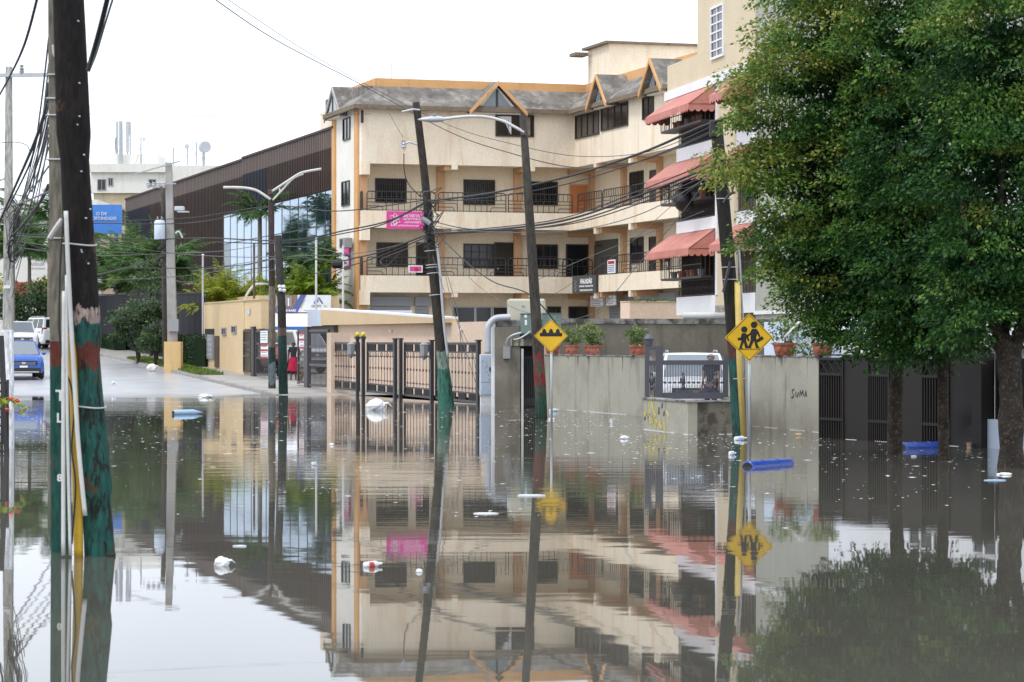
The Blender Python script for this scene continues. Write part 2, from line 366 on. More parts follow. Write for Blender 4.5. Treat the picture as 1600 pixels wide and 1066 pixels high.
# water: murky, with weak long ripples
m, t, b, out = nodes('flood_water')
b.inputs['Base Color'].default_value = (.105, .10, .082, 1); b.inputs['Roughness'].default_value = .015; b.inputs['IOR'].default_value = 1.333
b.inputs['Specular IOR Level'].default_value = .5
col = ramp(t, noise(t, .12, 5), [(.35, (.098, .092, .075)), (.65, (.075, .074, .062))]); t.links.new(col, b.inputs['Base Color'])
n1 = noise(t, 1.0, 2, mapscale=(.5, 1.3, 1)); n2 = noise(t, 1.0, 3, mapscale=(1.6, 8.0, 1))
mk1 = ramp(t, noise(t, .07, 3, mapscale=(.6, 1, 1)), [(.42, .15), (.66, 1.0)])
mk2 = ramp(t, noise(t, .06, 4, mapscale=(.45, 1.4, 1)), [(.40, .10), (.60, 1.0)])
def mul(a, b):
    k = t.nodes.new('ShaderNodeMath'); k.operation = 'MULTIPLY'; t.links.new(a, k.inputs[0])
    if hasattr(b, 'is_linked'): t.links.new(b, k.inputs[1])
    else: k.inputs[1].default_value = b
    return k.outputs[0]
gp_ = t.nodes.new('ShaderNodeNewGeometry'); sx_ = t.nodes.new('ShaderNodeSeparateXYZ'); t.links.new(gp_.outputs['Position'], sx_.inputs[0])   # breeze ruffles the open middle, the near water lies calm
zr_ = t.nodes.new('ShaderNodeMapRange'); zr_.interpolation_type = 'SMOOTHSTEP'
for i_, v_ in ((1, 22), (2, 44), (3, .06), (4, 1.0)): zr_.inputs[i_].default_value = v_
t.links.new(sx_.outputs[1], zr_.inputs[0]); zone = zr_.outputs[0]; zone2 = mul(zone, 3.8)
ad = t.nodes.new('ShaderNodeMath'); ad.operation = 'ADD'; t.links.new(mul(n1, mk1), ad.inputs[0]); 
n3 = noise(t, 1.0, 2, mapscale=(.42, 1.9, 1)); a3 = t.nodes.new('ShaderNodeMath'); a3.operation = 'MULTIPLY_ADD'; a3.inputs[1].default_value = .22; t.links.new(n2, a3.inputs[0]); t.links.new(n3, a3.inputs[2])
t.links.new(mul(mul(a3.outputs[0], mk2), zone2), ad.inputs[1])
bump(t, b, ad.outputs[0], 1.0, .0017)
# ================================================================== SETTING
def strip(name, mat, fpos, t0, t1, s0, s1, dz, ns=40, nt_=6):
    b = MB(); vs = []; fs = []
    for i in range(ns + 1):
        for j in range(nt_ + 1):
            p = fpos(s0 + (s1 - s0) * i / ns, t0 + (t1 - t0) * j / nt_); vs.append((p.x, p.y, gz(p.x, p.y) + dz))
    for i in range(ns):
        for j in range(nt_):
            k = i * (nt_ + 1) + j; fs.append((k, k + 1, k + nt_ + 2, k + nt_ + 1))
    b.add(vs, fs); return structure(b.build(name, mat))
P0 = Vector((-7.08, 101.0))
def st(s, t): return P0 + U * s + N * t
ys = [-60, 0, 40, 80, 89, 95] + list(np.linspace(98, 165, 40)) + [180, 220, 280, 350, 450, 600, 900, 1500]
xs = [-900, -400, -200, -120, -80] + list(np.linspace(-60, 60, 25)) + [80, 120, 200, 400, 900]
g = MB(); g.add([(x, y, gz(x, y)) for y in ys for x in xs], [(j * len(xs) + i, j * len(xs) + i + 1, (j + 1) * len(xs) + i + 1, (j + 1) * len(xs) + i) for j in range(len(ys) - 1) for i in range(len(xs) - 1)])
structure(g.build('ground', 'dirt'))
wt = MB(); wt.add([(-260, -60, 0), (260, -60, 0), (260, 107, 0), (-260, 107, 0)], [(0, 1, 2, 3)]); structure(wt.build('water', 'flood_water'))
strip('road', 'asphalt', st, -17, -2.5, -40, 150, .006, 120, 8)
# kerb + pavement on the right of the road (raised), grass verge
def slab(name, mat, t0, t1, s0, s1, top, thick=.5, ns=60):
    b = MB()
    for i in range(ns):
        a, c = s0 + (s1 - s0) * i / ns, s0 + (s1 - s0) * (i + 1) / ns
        q = [st(a, t0), st(a, t1), st(c, t1), st(c, t0)]
        z = [gz(p.x, p.y) + top for p in q]
        b.hexa([(p.x, p.y, zz - thick) for p, zz in zip(q, z)] + [(p.x, p.y, zz) for p, zz in zip(q, z)])
    return structure(b.build(name, mat))
slab('pavement', 'pavement', -2.28, 14, -2, 66, .10)
kb = structure(MB().build('kerb', None))
for i in range(36):
    a = -1 + i * 1.25; q0, q1 = st(a, -2.4), st(a + 1.22, -2.4); j = random.uniform(-.02, .02)
    o = MB().bar((q0.x, q0.y, gz(q0.x, q0.y) + .0 + j), (q1.x, q1.y, gz(q1.x, q1.y) + j), .2, .26).build('kerb_stone', 'kerb', kb)
slab('verge', 'dirt', -2.2, -1.0, 17, 38, .13, .1, 20)
GRASS_SPOTS = [(s, t) for s in np.linspace(17.2, 37.8, 200) for t in (RNG.uniform(-2.15, -1.05, 8))]

# ================================================================== helpers for buildings
def window(F, x0, x1, y0, y1, parent, b=0.0, nv=3, nh=1, pane='glass_dark', frame='iron_dark', bars=0, fw=.06, proud=.07, az=None):
    a0, a1, z0, z1 = F.rect(x0, x1, y0, y1, b) if az is None else az
    f = MB()
    f.fbox(F, a0, a1, z1 - fw, z1, b, b + proud); f.fbox(F, a0, a1, z0, z0 + fw, b, b + proud)
    f.fbox(F, a0, a0 + fw, z0 + fw, z1 - fw, b, b + proud); f.fbox(F, a1 - fw, a1, z0 + fw, z1 - fw, b, b + proud)
    for i in range(1, nv):
        a = a0 + (a1 - a0) * i / nv; f.fbox(F, a - fw / 3, a + fw / 3, z0 + fw, z1 - fw, b, b + proud * .8)
    for i in range(1, nh):
        z = z0 + (z1 - z0) * i / nh; f.fbox(F, a0 + fw, a1 - fw, z - fw / 3, z + fw / 3, b, b + proud * .78)
    fo = f.build('window', frame, parent)
    MB().fbox(F, a0 + .01, a1 - .01, z0 + .01, z1 - .01, b - .05, b + .02).build('pane', pane, fo)
    if bars:
        g = MB()
        for i in range(1, bars):
            a = a0 + (a1 - a0) * i / bars; g.fbox(F, a - .012, a + .012, z0, z1, b + proud + .01, b + proud + .03)
        for zz in (.25, .75):
            z = z0 + (z1 - z0) * zz; g.fbox(F, a0, a1, z - .012, z + .012, b + proud + .03, b + proud + .045)
        g.build('grille', 'iron_dark', fo)
    return fo
def railing(F, a0, a1, z0, z1, b, parent):
    g = MB(); r = .028; h = z1 - z0; zm = z1 - h * .38; c = .12
    g.tube([F.p(a0, z0, b), F.p(a0, z1 - c, b), F.p(a0 + c * .3, z1 - c * .3, b), F.p(a0 + c, z1, b), F.p(a1 - c, z1, b), F.p(a1 - c * .3, z1 - c * .3, b), F.p(a1, z1 - c, b), F.p(a1, z0, b)], r, 5)
    g.fbox(F, a0, a1, zm - .018, zm + .018, b - .018, b + .018)
    g.fbox(F, a0, a1, z0 + .03, z0 + .06, b - .018, b + .018)
    n = max(2, int((a1 - a0) / .24))
    for i in range(1, n):
        a = a0 + (a1 - a0) * i / n; g.fbox(F, a - .012, a + .012, zm, z1, b - .012, b + .012)
    w = (a1 - a0) * .28
    for s in (-1, 1):                # nested rounded corners at each lower end
        e = a0 if s < 0 else a1; d = -s
        for k, ww in ((1, w), (.55, w * .82)):
            zz = z0 + (zm - z0) * k * .72
            g.tube([F.p(e, zz, b), F.p(e + d * (ww - .1), zz, b), F.p(e + d * (ww - .02), zz - .05, b), F.p(e + d * ww, zz - .12, b), F.p(e + d * ww, z0, b)], .018, 4)
    n2 = max(2, int((a1 - a0 - 2 * w) / .26))
    for i in range(n2 + 1):
        a = a0 + w + (a1 - a0 - 2 * w) * i / n2; g.fbox(F, a - .012, a + .012, z0, zm, b - .012, b + .012)
    return g.build('railing_panel', 'iron_dark', parent)
# ================================================================== YELLOW CORNER BUILDING
FM = Face((-7.4, 126.0), N)
aC = FM.at(897); C = FM.o + FM.A * aC
FR = Face(C, -U); FL = Face((-7.4, 126.0), -U)
yb = thing('apartment_building', (FM.o.x, FM.o.y, 0), 'cream four storey corner building with balconies, dark window grilles and grey gabled roof', 'building')
zS4 = FM.z(700, 258); zE = FM.z(700, 166); zT = FM.z(700, 134); zP = FM.z(700, 122.5)
z3t, z3b = FM.z(700, 331), FM.z(700, 357.5); z2t, z2b = FM.z(700, 431.5), FM.z(700, 457.5)
zr3, zr2 = FM.z(700, 301), FM.z(700, 403)
aL = FL.at(521); aRe = FR.at(1085); DEP = 9.0; RC = 1.5
def wallpart(F, a0, a1, z0, z1, b0, b1, m, nm='wall'): return MB().fbox(F, a0, a1, z0, z1, b0, b1).build(nm, m, yb)
wallpart(FM, 0.02, aC + 6, zS4, zE + .3, -DEP, 0, 'cream')
wallpart(FR, -.3, aRe, zS4 + .004, zE + .304, -DEP, 0.0, 'cream')
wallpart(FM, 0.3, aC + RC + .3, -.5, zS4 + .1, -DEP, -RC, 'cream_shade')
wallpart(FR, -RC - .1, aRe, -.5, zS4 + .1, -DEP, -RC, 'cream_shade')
wallpart(FL, aL, FL.at(561), -.5, zS4, -.3, 0.0, 'cream_white'); wallpart(FL, aL, -.006, zS4, zE + .3, -.3, .002, 'cream_white')            # side wall to the street
wallpart(FL, FL.at(561), -.45, -.5, zS4, -.42, -.012, 'column_tan', 'corner_column')
# pilasters on the side wall
for x0, x1 in ((521, 525.5), (556, 561.5)):
    wallpart(FL, FL.at(x0), FL.at(x1), -.5, zE + .1, 0, .10, 'orange_trim', 'pilaster')
# floors with parapets
for (zt, zb, nm) in ((z3t, z3b, 3), (z2t, z2b, 2)):
    wallpart(FM, -.02, aC + .15, zb, zt, -.16, .02, 'cream', 'balcony_parapet')
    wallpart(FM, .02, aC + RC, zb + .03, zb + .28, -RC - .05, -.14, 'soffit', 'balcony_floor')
    if nm == 3:
        wallpart(FR, .02, aRe, zb, zt, -.16, .022, 'cream', 'balcony_parapet')
    else:
        wallpart(FR, FR.at(936), aRe, zb, zt, -.16, .022, 'cream', 'balcony_parapet')
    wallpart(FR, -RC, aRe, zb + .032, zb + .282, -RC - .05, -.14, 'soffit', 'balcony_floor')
    # dropped end box on the left
    wallpart(FM, -.022, FM.at(578), zb - .62, zb + .1, -.42, .024, 'cream', 'end_drop')
wallpart(FM, -.022, FM.at(578), zS4 - .55, zS4 + .1, -.42, .024, 'cream', 'end_drop')
# columns and beams
for x in (689, 809):
    a = FM.at(x, -RC + .2)
    wallpart(FM, a - .19, a + .19, -.5, zS4 - .02, -RC - .05, -RC + .22, 'column_tan', 'column')
    for zb in (zS4, z3b, z2b):
        wallpart(FM, a - .15, a + .19, zb - .26, zb + .04, -RC + .2, -.17, 'column_tan', 'beam')
        wallpart(FM, a + .19, a + .5, zb - .22, zb + .05, -.16, .01, 'cream', 'beam_end')
for x in (922, 972, 1028):
    a = FR.at(x, -RC + .2)
    wallpart(FR, a - .2, a + .2, -.5, zS4 - .02, -RC - .05, -RC + .22, 'column_tan', 'column')
    for zb in (zS4, z3b, z2b):
        wallpart(FR, a - .2, a + .15, zb - .26, zb + .04, -RC + .2, -.17, 'column_tan', 'beam')
        wallpart(FR, a - .5, a - .2, zb - .3, zb + .05, -.16, .01, 'cream', 'beam_end')
# railings
for (z0, z1) in ((z3t, zr3), (z2t, zr2)):
    for x0, x1 in ((574, 681), (685.5, 791), (795, 895)): railing(FM, FM.at(x0), FM.at(x1), z0, z1, -.07, yb)
    railing(FL, -.43, -.06, z0, z1, -.06, yb)
for (z0, z1, xs_) in ((z3t, zr3, ((901, 938), (940, 982), (984, 1030), (1032, 1070))), (z2t, zr2, ((938, 982), (984, 1030), (1032, 1070)))):
    for x0, x1 in xs_: railing(FR, FR.at(x0), FR.at(x1), z0, z1, -.07, yb)
railing(FM.shift(-.9), aC - .3, aC + 1.3, z2t, zr2, 0, yb)
# windows, main face (recessed wall) and top floor
FM2 = FM.shift(-RC); FR2 = FR.shift(-RC)
for r in ((586, 635, 279, 317), (724, 773, 281, 320), (829, 871, 284, 321)): window(FM2, *r, yb, nv=2, bars=14, pane='glass_dark')
window(FM2, 588, 637, 379, 417, yb, nv=5, nh=4, pane='glass_brown'); window(FM2, 837, 871, 382, 420, yb, nv=3, nh=2)
window(FM2, 724, 773, 381, 419, yb, nv=4, nh=3)
def door(F, x0, x1, y0, zb, m, parent=None, fr='iron_dark'):
    parent = parent or yb
    a0, a1 = F.at(x0), F.at(x1); z1 = F.z((x0 + x1) / 2, y0)
    d = MB().fbox(F, a0, a1, zb, z1, -.02, .04).build('door', m, parent)
    f = MB(); f.fbox(F, a0 - .07, a0, zb, z1 + .07, -.02, .06).fbox(F, a1, a1 + .07, zb, z1 + .07, -.02, .06).fbox(F, a0, a1, z1, z1 + .07, -.02, .062); f.build('door_frame', fr, d)
    MB().fbox(F, a0 + .08, a0 + .13, zb + 1.0, zb + 1.12, .04, .09).build('door_handle', 'chrome', d)
    return d
door(FM2, 652, 668, 381, z2b + .2, 'glass_dark'); door(FM2, 774, 803, 381, z2b + .2, 'glass_dark'); door(FM2, 886, 918, 384, z2b + .2, 'glass_dark')
door(FM2, 891, 917, 290, z3b + .2, 'door_orange', fr='column_tan')
wt_ = window(FM, 774, 834, 180, 214, yb, nv=3, pane='glass_brown')
a0, a1, z0, z1 = FM.rect(774, 834, 180, 214)
cu = MB(); n = 14
for i in range(n):                    # gathered white curtain blown aside
    f0, f1 = i / n, (i + 1) / n; wd_ = .62
    def edge(f): return a0 + .08 + wd_ * (a1 - a0) * .6 * f
    cu.add([FM.p(edge(f0), z1 - .08, .03 + .05 * (i % 2)), FM.p(edge(f1), z1 - .08, .03 + .05 * ((i + 1) % 2)),
            FM.p(edge(1) - (1 - f1) * .35, z0 + .1 + (1 - f1) ** 1.6 * .75, .03 + .05 * ((i + 1) % 2)), FM.p(edge(1) - (1 - f0) * .35, z0 + .1 + (1 - f0) ** 1.6 * .75, .03 + .05 * (i % 2))], [(0, 1, 2, 3)])
cu.build('curtain', 'curtain', wt_)
MB().fbox(FM, a1 - .5, a1 - .2, z0 + .08, z1 - .08, .02, .06).build('curtain', 'curtain_dull', wt_)
window(FM, 563.5, 567.5, 173, 192, yb, nv=1)
window(FL, 537, 548, 184, 219, yb, nv=2); window(FL, 535, 547, 283, 322, yb, nv=2)
for x0, x1, y0, y1, nv in ((900, 937, 176, 214, 4), (940, 982, 163, 201, 4), (1005, 1022, 150, 186, 2)): window(FR, x0, x1, y0 + 1, y1, yb, nv=nv, pane='glass_brown')
window(FR2, 985, 1006, 268, 310, yb, nv=2, bars=8); window(FR2, 986, 1006, 371, 411, yb, nv=2)
door(FR2, 1016, 1028, 372, z2b + .2, 'glass_dark'); door(FR2, 1017, 1028, 268, z3b + .2, 'door_brown'); door(FR2, 931, 942, 385, z2b + .2, 'glass_dark')
MB().fbox(FR2, FR2.at(931), FR2.at(966), z2b + .2, z2b + 2.7, -.01, .05).build('recess_panel', 'concrete_wall', yb)
# ground floor
def rshutter(F, x0, x1, y0, parent=None):
    a0, a1 = F.at(x0), F.at(x1); z1 = F.z((x0 + x1) / 2, y0)
    s = MB().fbox(F, a0, a1, z1 - .45, z1, 0, .25).build('shutter_box', 'shutter', parent or yb)
    for i in range(16): MB().fbox(F, a0 + .05, a1 - .05, z1 - .47 - (i + 1) * .17, z1 - .49 - i * .17, 0, .06).build('slat', 'shutter', s)
rshutter(FM2, 578, 642, 464); rshutter(FM2, 647, 671, 464); rshutter(FR2, 1008, 1062, 458); rshutter(FR2, 953, 990, 462)
window(FM2, 706, 742, 479, 520, yb, nv=1, pane='glass_dark', frame='galv'); window(FM2, 742, 768, 479, 520, yb, nv=1, frame='galv'); window(FM2, 769, 794, 479, 520, yb, nv=1, frame='galv')
window(FM2, 855, 876, 479, 520, yb, nv=3, pane='glass_brown'); window(FM2, 888, 918, 479, 520, yb, nv=1)
# sloped roof skirts
OV, IN = .5, .95
def skirt(F, e0, e1, t0, t1, parent=None):
    o4 = [F.p(e0, zE - .08, OV), F.p(e1, zE - .08, OV), F.p(t1, zT, -IN), F.p(t0, zT, -IN)]
    d = Vector((0, 0, -.16))
    r = MB().hexa([p + d for p in o4] + o4).build('roof_slope', 'roof_grey', parent or yb)
    MB().hexa([F.p(e0, zE - .28, OV - .12), F.p(e1, zE - .28, OV - .12), F.p(e1, zE - .28, OV + .02), F.p(e0, zE - .28, OV + .02),
               F.p(e0, zE - .07, OV - .12), F.p(e1, zE - .07, OV - .12), F.p(e1, zE - .07, OV + .02), F.p(e0, zE - .07, OV + .02)]).build('eave', 'roof_edge', r)
skirt(FM, -OV, aC - OV, IN, aC + IN); skirt(FR, OV, aRe, -IN, aRe); skirt(FL, aL - .2, OV, aL - .2, -IN)
wallpart(FM, IN + .05, aC + IN, zE, zP, -IN - .25, -IN + .05, 'orange_trim', 'roof_parapet')
wallpart(FL, aL - .2, -IN, zE, zP - .006, -IN - .25, -IN + .05, 'orange_trim', 'roof_parapet')
wallpart(FR, -IN, aRe, zE, zP + .006, -IN - .25, -IN + .05, 'orange_trim', 'roof_parapet')
wallpart(FM, .3, aC + 6, zE + .3, zT - .02, -DEP, -IN - .1, 'roof_grey', 'roof_deck')
def gable(F, ac, hw, za, glassy=True):
    zb = zE - .3; b1 = OV + .12 - (.25 if F is FL else 0); bk = -2.0
    for s in (-1, 1):
        f4 = [F.p(ac + s * (hw + .12), zb - .05, b1), F.p(ac, za, b1), F.p(ac, za, bk), F.p(ac + s * (hw + .12), zb - .05, bk)]
        d = Vector((0, 0, .14)); r = MB().hexa(f4 + [p + d for p in f4]).build('gable_roof', 'roof_grey', yb)
        q = [F.p(ac + s * (hw + .2), zb - .16, b1 + .01), F.p(ac, za - .08, b1 + .01), F.p(ac, za + .145, b1 + .01), F.p(ac + s * (hw + .2), zb + .06, b1 + .01)]
        MB().prism(q, F.p(0, 0, .07) - F.p(0, 0, 0)).build('barge_board', 'orange_trim' if F is not FL else 'soffit', r)
    MB().prism([F.p(ac - hw, zb - .05, .34), F.p(ac + hw, zb - .05, .34), F.p(ac, za - .1, .34)], F.p(0, 0, -1.2) - F.p(0, 0, 0)).build('gable_wall', 'cream_white', yb)
    if glassy:
        k = hw * .78; zz = zE - .3; zt_ = za - .22
        g = MB().prism([F.p(ac - k, zz, .345), F.p(ac + k, zz, .345), F.p(ac, zt_, .345)], F.p(0, 0, .03) - F.p(0, 0, 0)).build('gable_window', 'gable_glass', yb)
        MB().fbox(F, ac - .05, ac + .05, zz, zt_ - .05, .38, .41).build('mullion', 'iron_dark', g)
zA = FM.z(771, 133)
gable(FM, FM.at(773), 1.3, zA); gable(FR, FR.at(951), 1.25, zA); gable(FR, FR.at(1036), 1.25, zA); gable(FL, FL.at(531), 1.5, zA, True)
# stair tower on the roof
tp = px(952, 68, 127); FTw = Face((tp.x, tp.y), N); zt = tp.z
tw = MB().fbox(FTw, 0, 5.2, zT - .5, zt, -3.2, 0).build('stair_tower', 'cream', yb)
MB().fbox(FTw, -.25, 5.4, zt, zt + .12, -3.5, .2).build('tower_roof', 'roof_edge', tw)
MB().fbox(FTw, -.9, -.2, zt - .35, zt - .18, -3.5, -2.6).build('tower_canopy', 'roof_edge', tw)
MB().tube([px(612, 124, 128), px(612, 98, 128)], .012, 4).build('roof_rod', 'iron_dark', yb)
# signs on it
def board(name, F, x0, x1, y0, y1, b, mat, label, cat='sign', th=.05, group=None):
    a0, a1, z0, z1 = F.rect(x0, x1, y0, y1, b); c = F.p((a0 + a1) / 2, z0, b)
    r = thing(name, c, label, cat, group)
    MB().fbox(F, a0, a1, z0, z1, b, b + th).build('panel', mat, r)
    return r, a0, a1, z0, z1
r, a0, a1, z0, z1 = board('banner', FM, 604, 668, 330.5, 358, .03, 'sign_pink', 'pink banner with white flower emblem hung on the third floor balcony')
R3 = (FM.A.x, FM.A.y, 0); U3 = (0, 0, 1); H = z1 - z0
fl = MB(); c = FM.p(a0 + .42, z0 + H * .55, .09)
for k in range(6):
    an = math.pi / 6 + k * math.pi / 3; dr = Vector((FM.A.x * math.cos(an), FM.A.y * math.cos(an), math.sin(an))); pr = Vector((-FM.A.x * math.sin(an), -FM.A.y * math.sin(an), math.cos(an)))
    loop = [c + dr * .05, c + dr * .16 + pr * .09, c + dr * .30, c + dr * .16 - pr * .09, c + dr * .05]; fl.tube(loop, .018, 4)
fl.build('flower_emblem', 'sign_white', r)
text('LAT', .2, 'sign_white', r, FM.p(a0 + .2, z0 + .14, .085), R3, U3, bold=.006)
q = MB(); rr = random.Random(4)            # unreadable script and small print
for zz, x_0, x_1, hh in ((.58, .85, 1.9, .16), (.44, .85, 1.9, .11), (.28, .9, 1.75, .10), (.12, .6, 1.6, .08)):
    x = x_0
    while x < x_1:
        w_ = rr.uniform(.03, .08); q.tube([FM.p(a0 + x, z0 + zz, .085), FM.p(a0 + x + w_ * .5, z0 + zz + hh, .085), FM.p(a0 + x + w_, z0 + zz + rr.uniform(0, hh), .085)], .012, 4); x += w_ + .02
q.build('lettering', 'sign_white', r)
r, a0, a1, z0, z1 = board('small_banner', FM, 638, 660, 415, 426, .0, 'sign_white', 'small pink and white banner tied to the second floor railing')
b_ = MB().fbox(FM, a0 + .06, a1 - .06, z0 + .06, z1 - .05, .05, .056).build('print', 'sign_pink', r)
MB().blob(FM.p(a0 + .33, z0 + .16, .05), (.16, .02, .1), seed=3).build('print_motif', 'red_paint', b_)
# dark boutique sign hung across the balcony corner
pA, pB = px(897.5, 0, 128.4), px(934.5, 0, 126.0); FS = Face((pA.x, pA.y), (pB.x - pA.x, pB.y - pA.y)); 
r, a0, a1, z0, z1 = board('shop_sign', FS, 897.5, 934.5, 430.5, 458, 0, 'sign_grey', 'dark grey shop sign with white lettering at the inner balcony corner', th=.12)
FSR = (FS.A.x, FS.A.y, 0); L = a1 - a0
text('HALADÁS', .33, 'sign_white', r, FS.p(a0 + L * .34, z0 + .47, .125), FSR, U3, bold=.012, width=L * .5)
text('NAVEIA TARASCÓN', .11, 'sign_white', r, FS.p(a0 + L * .30, z0 + .30, .125), FSR, U3, bold=.004, width=L * .58)
text('PERSONALIZACIÓN', .11, 'sign_white', r, FS.p(a0 + L * .32, z0 + .10, .125), FSR, U3, bold=.004, width=L * .54)
e = MB()
for k in range(9):
    e.blob(FS.p(a0 + L * (.15 + .035 * math.sin(k * 2.1)), z0 + .12 + k * .065, .125), (.05 - .003 * k, .012, .035), 6, 4, .2, k)
e.build('emblem', 'letter_grey', r)
for (x0, x1, y0, y1, lab) in ((924, 943, 462, 479, 'white notice board with red heading under the shop sign'), (948, 963, 462, 477, 'white notice board beside the roller shutter')):
    r, a0, a1, z0, z1 = board('notice_board', FR.shift(-.6), x0, x1, y0, y1, 0, 'sign_white', lab)
    q = MB()
    for i in range(5): q.fbox(FR.shift(-.6), a0 + .15, a1 - .15 - .2 * (i % 2), z1 - .15 - i * .09, z1 - .11 - i * .09, .05, .056)
    q.build('print_lines', 'letter_grey', r)
    if x0 == 924: MB().fbox(FR.shift(-.6), a0 + .5, a1 - .3, z1 - .1, z1 - .03, .05, .057).build('heading', 'red_paint', r)
r, a0, a1, z0, z1 = board('sale_sign', FR, 950, 962, 406, 427, .03, 'sign_white', 'white and red notice hung on the right wing balcony railing', th=.03)
q = MB()
for i in range(4): q.fbox(FR, a0 + .12, a1 - .12, z0 + .08 + i * .09, z0 + .12 + i * .09, .03, .064)
q.build('print_lines', 'sign_navy', r); MB().fbox(FR, a0 + .1, a1 - .1, z1 - .2, z1 - .06, .03, .066).build('heading', 'red_paint', r)
r, a0, a1, z0, z1 = board('poster', FL, 538.5, 547.5, 384, 419, .02, 'sign_pink', 'narrow pink and white poster on the side wall of the cream building')
MB().fbox(FL, a0 + .1, a1 - .15, z0 + .12, z0 + .6, .07, .08).build('print', 'sign_white', r)
r = thing('air_conditioner', FL.p(FL.at(551), FL.z(551, 388), .05), 'grey air conditioner box on the corner of the cream building', 'air conditioner')
a = FL.at(551); z = FL.z(551, 388); MB().fbox(FL, a - .55, a + .55, z, z + .5, .15, .55).build('case', 'box_grey', r, bevel=.02); MB().fbox(FL, a - .4, a + .1, z + .06, z + .44, .55, .57).build('fan_grille', 'iron_dark', r)

# ================================================================== PEACH WALLS BEHIND THE FENCE, planter wall
FG = face2(520, 616, 770, 633)
Fp = FG.shift(-3.2)
pw = thing('low_annex', (Fp.p(Fp.at(640), 0).x, Fp.p(Fp.at(640), 0).y, 0), 'low peach annex with sloping white edged roof behind the iron fence', 'building')
a0, a1 = Fp.at(514), Fp.at(806); zt = Fp.z(640, 505)
MB().fbox(Fp, a0, a1, -.6, zt, -4, 0).build('wall', 'peach_wall', pw)
aL1, aR1 = Fp.at(513), Fp.at(706)
q = [Fp.p(aL1, zt - .02, .35), Fp.p(aR1, zt - .02, .35), Fp.p(aR1, Fp.z(706, 498), .35), Fp.p(aL1, Fp.z(513, 484), .35)]
dv = Fp.p(0, 0, -.6) - Fp.p(0, 0, 0)
up = MB().prism(q, dv).build('roof_band', 'beige_band', pw)
MB().hexa([q[3] + Vector((0, 0, 0)), q[2], q[2] + dv, q[3] + dv] + [p + Vector((0, 0, .07)) for p in (q[3], q[2], q[2] + dv, q[3] + dv)]).build('roof_edge', 'white_paint', up)
MB().fbox(Fp, aL1 - 2.3, aL1 - .01, zt - .05, Fp.z(513, 484.5), -3.9, .30).build('end_wall', 'light_blue_panel', pw)
MB().fbox(Fp, aL1 - 2.0, aL1 + 1.5, zt - .38, zt - .03, -1, .2).build('beam', 'concrete_wall', pw)
for x in (613, 722): MB().tube([Fp.p(Fp.at(x), zt - .3, .02), Fp.p(Fp.at(x), zt - .3, .12)], .07, 8).build('wall_lamp', 'plastic_white', pw)
pb = px(984, 500, 112); FPB = Face((pb.x, pb.y), N)
pr = thing('planter_wall', (pb.x, pb.y, 0), 'plain peach planter wall in front of the right wing ground floor', 'wall')
MB().fbox(FPB, 0, 2.6, -.5, FPB.za(0, 472), -1.2, 0).build('wall', 'peach_wall', pr); MB().fbox(FPB, -.02, 2.62, FPB.za(0, 472), FPB.za(0, 472) + .05, -1.22, .03).build('coping', 'beige_band', pr)

# ================================================================== APARTMENT BLOCK WITH RED AWNINGS
uA = Vector((-.196, .981)).normalized()
FA = Face(px(1058, 0, 100).xy, -uA)
ab = thing('apartment_block', (FA.o.x, FA.o.y, 0), 'white and cream apartment block with caged balconies under red scalloped awnings', 'building')
def ap(F, x0, x1, z0, z1, b0, b1, m, nm='wall', par=None): return MB().fbox(F, F.at(x0), F.at(x1), z0, z1, b0, b1).build(nm, m, par or ab)
zf = [(FA.z(1058, 493), FA.z(1058, 465)), (FA.z(1058, 366), FA.z(1058, 348)), (FA.z(1058, 254), FA.z(1058, 234))]
ztop = FA.z(1043, 146); zpar = FA.z(1043, 104); BAYS = ((1058, 1118.5), (1152, 1181))
ap(FA, 1058.2, 1181, -.5, ztop, -9, -1.5, 'apt_cream')                                      # back wall of the bays
ap(FA, 1118.5, 1152, -.5, ztop, -1.6, -.02, 'apt_cream', 'pier'); ap(FA, 1118, 1121, zf[0][1], ztop, -.4, .02, 'white_paint', 'corner_strip')
ap(FA, 1043, 1181, ztop, zpar, -9, .004, 'apt_cream', 'upper_wall'); ap(FA, 1040, 1181.2, ztop - .3, ztop + .05, -9, .06, 'white_paint', 'band')
ap(FA, 1090, 1181, zpar - .1, zpar + 6, -8.9, .008, 'apt_cream', 'upper_wall')
for (x0, x1) in BAYS:
    for (z0, z1) in zf:
        ap(FA, x0, x1, z0, z1, -.15, .03, 'white_paint', 'spandrel'); ap(FA, x0 + .05, x1 - .05, z0 + .02, z0 + .25, -1.52, -.14, 'white_paint', 'floor')
window(FA, 1112, 1132, 8, 91, ab, b=.01, nv=2, nh=6, pane='glass_dark', frame='white_paint', fw=.09)
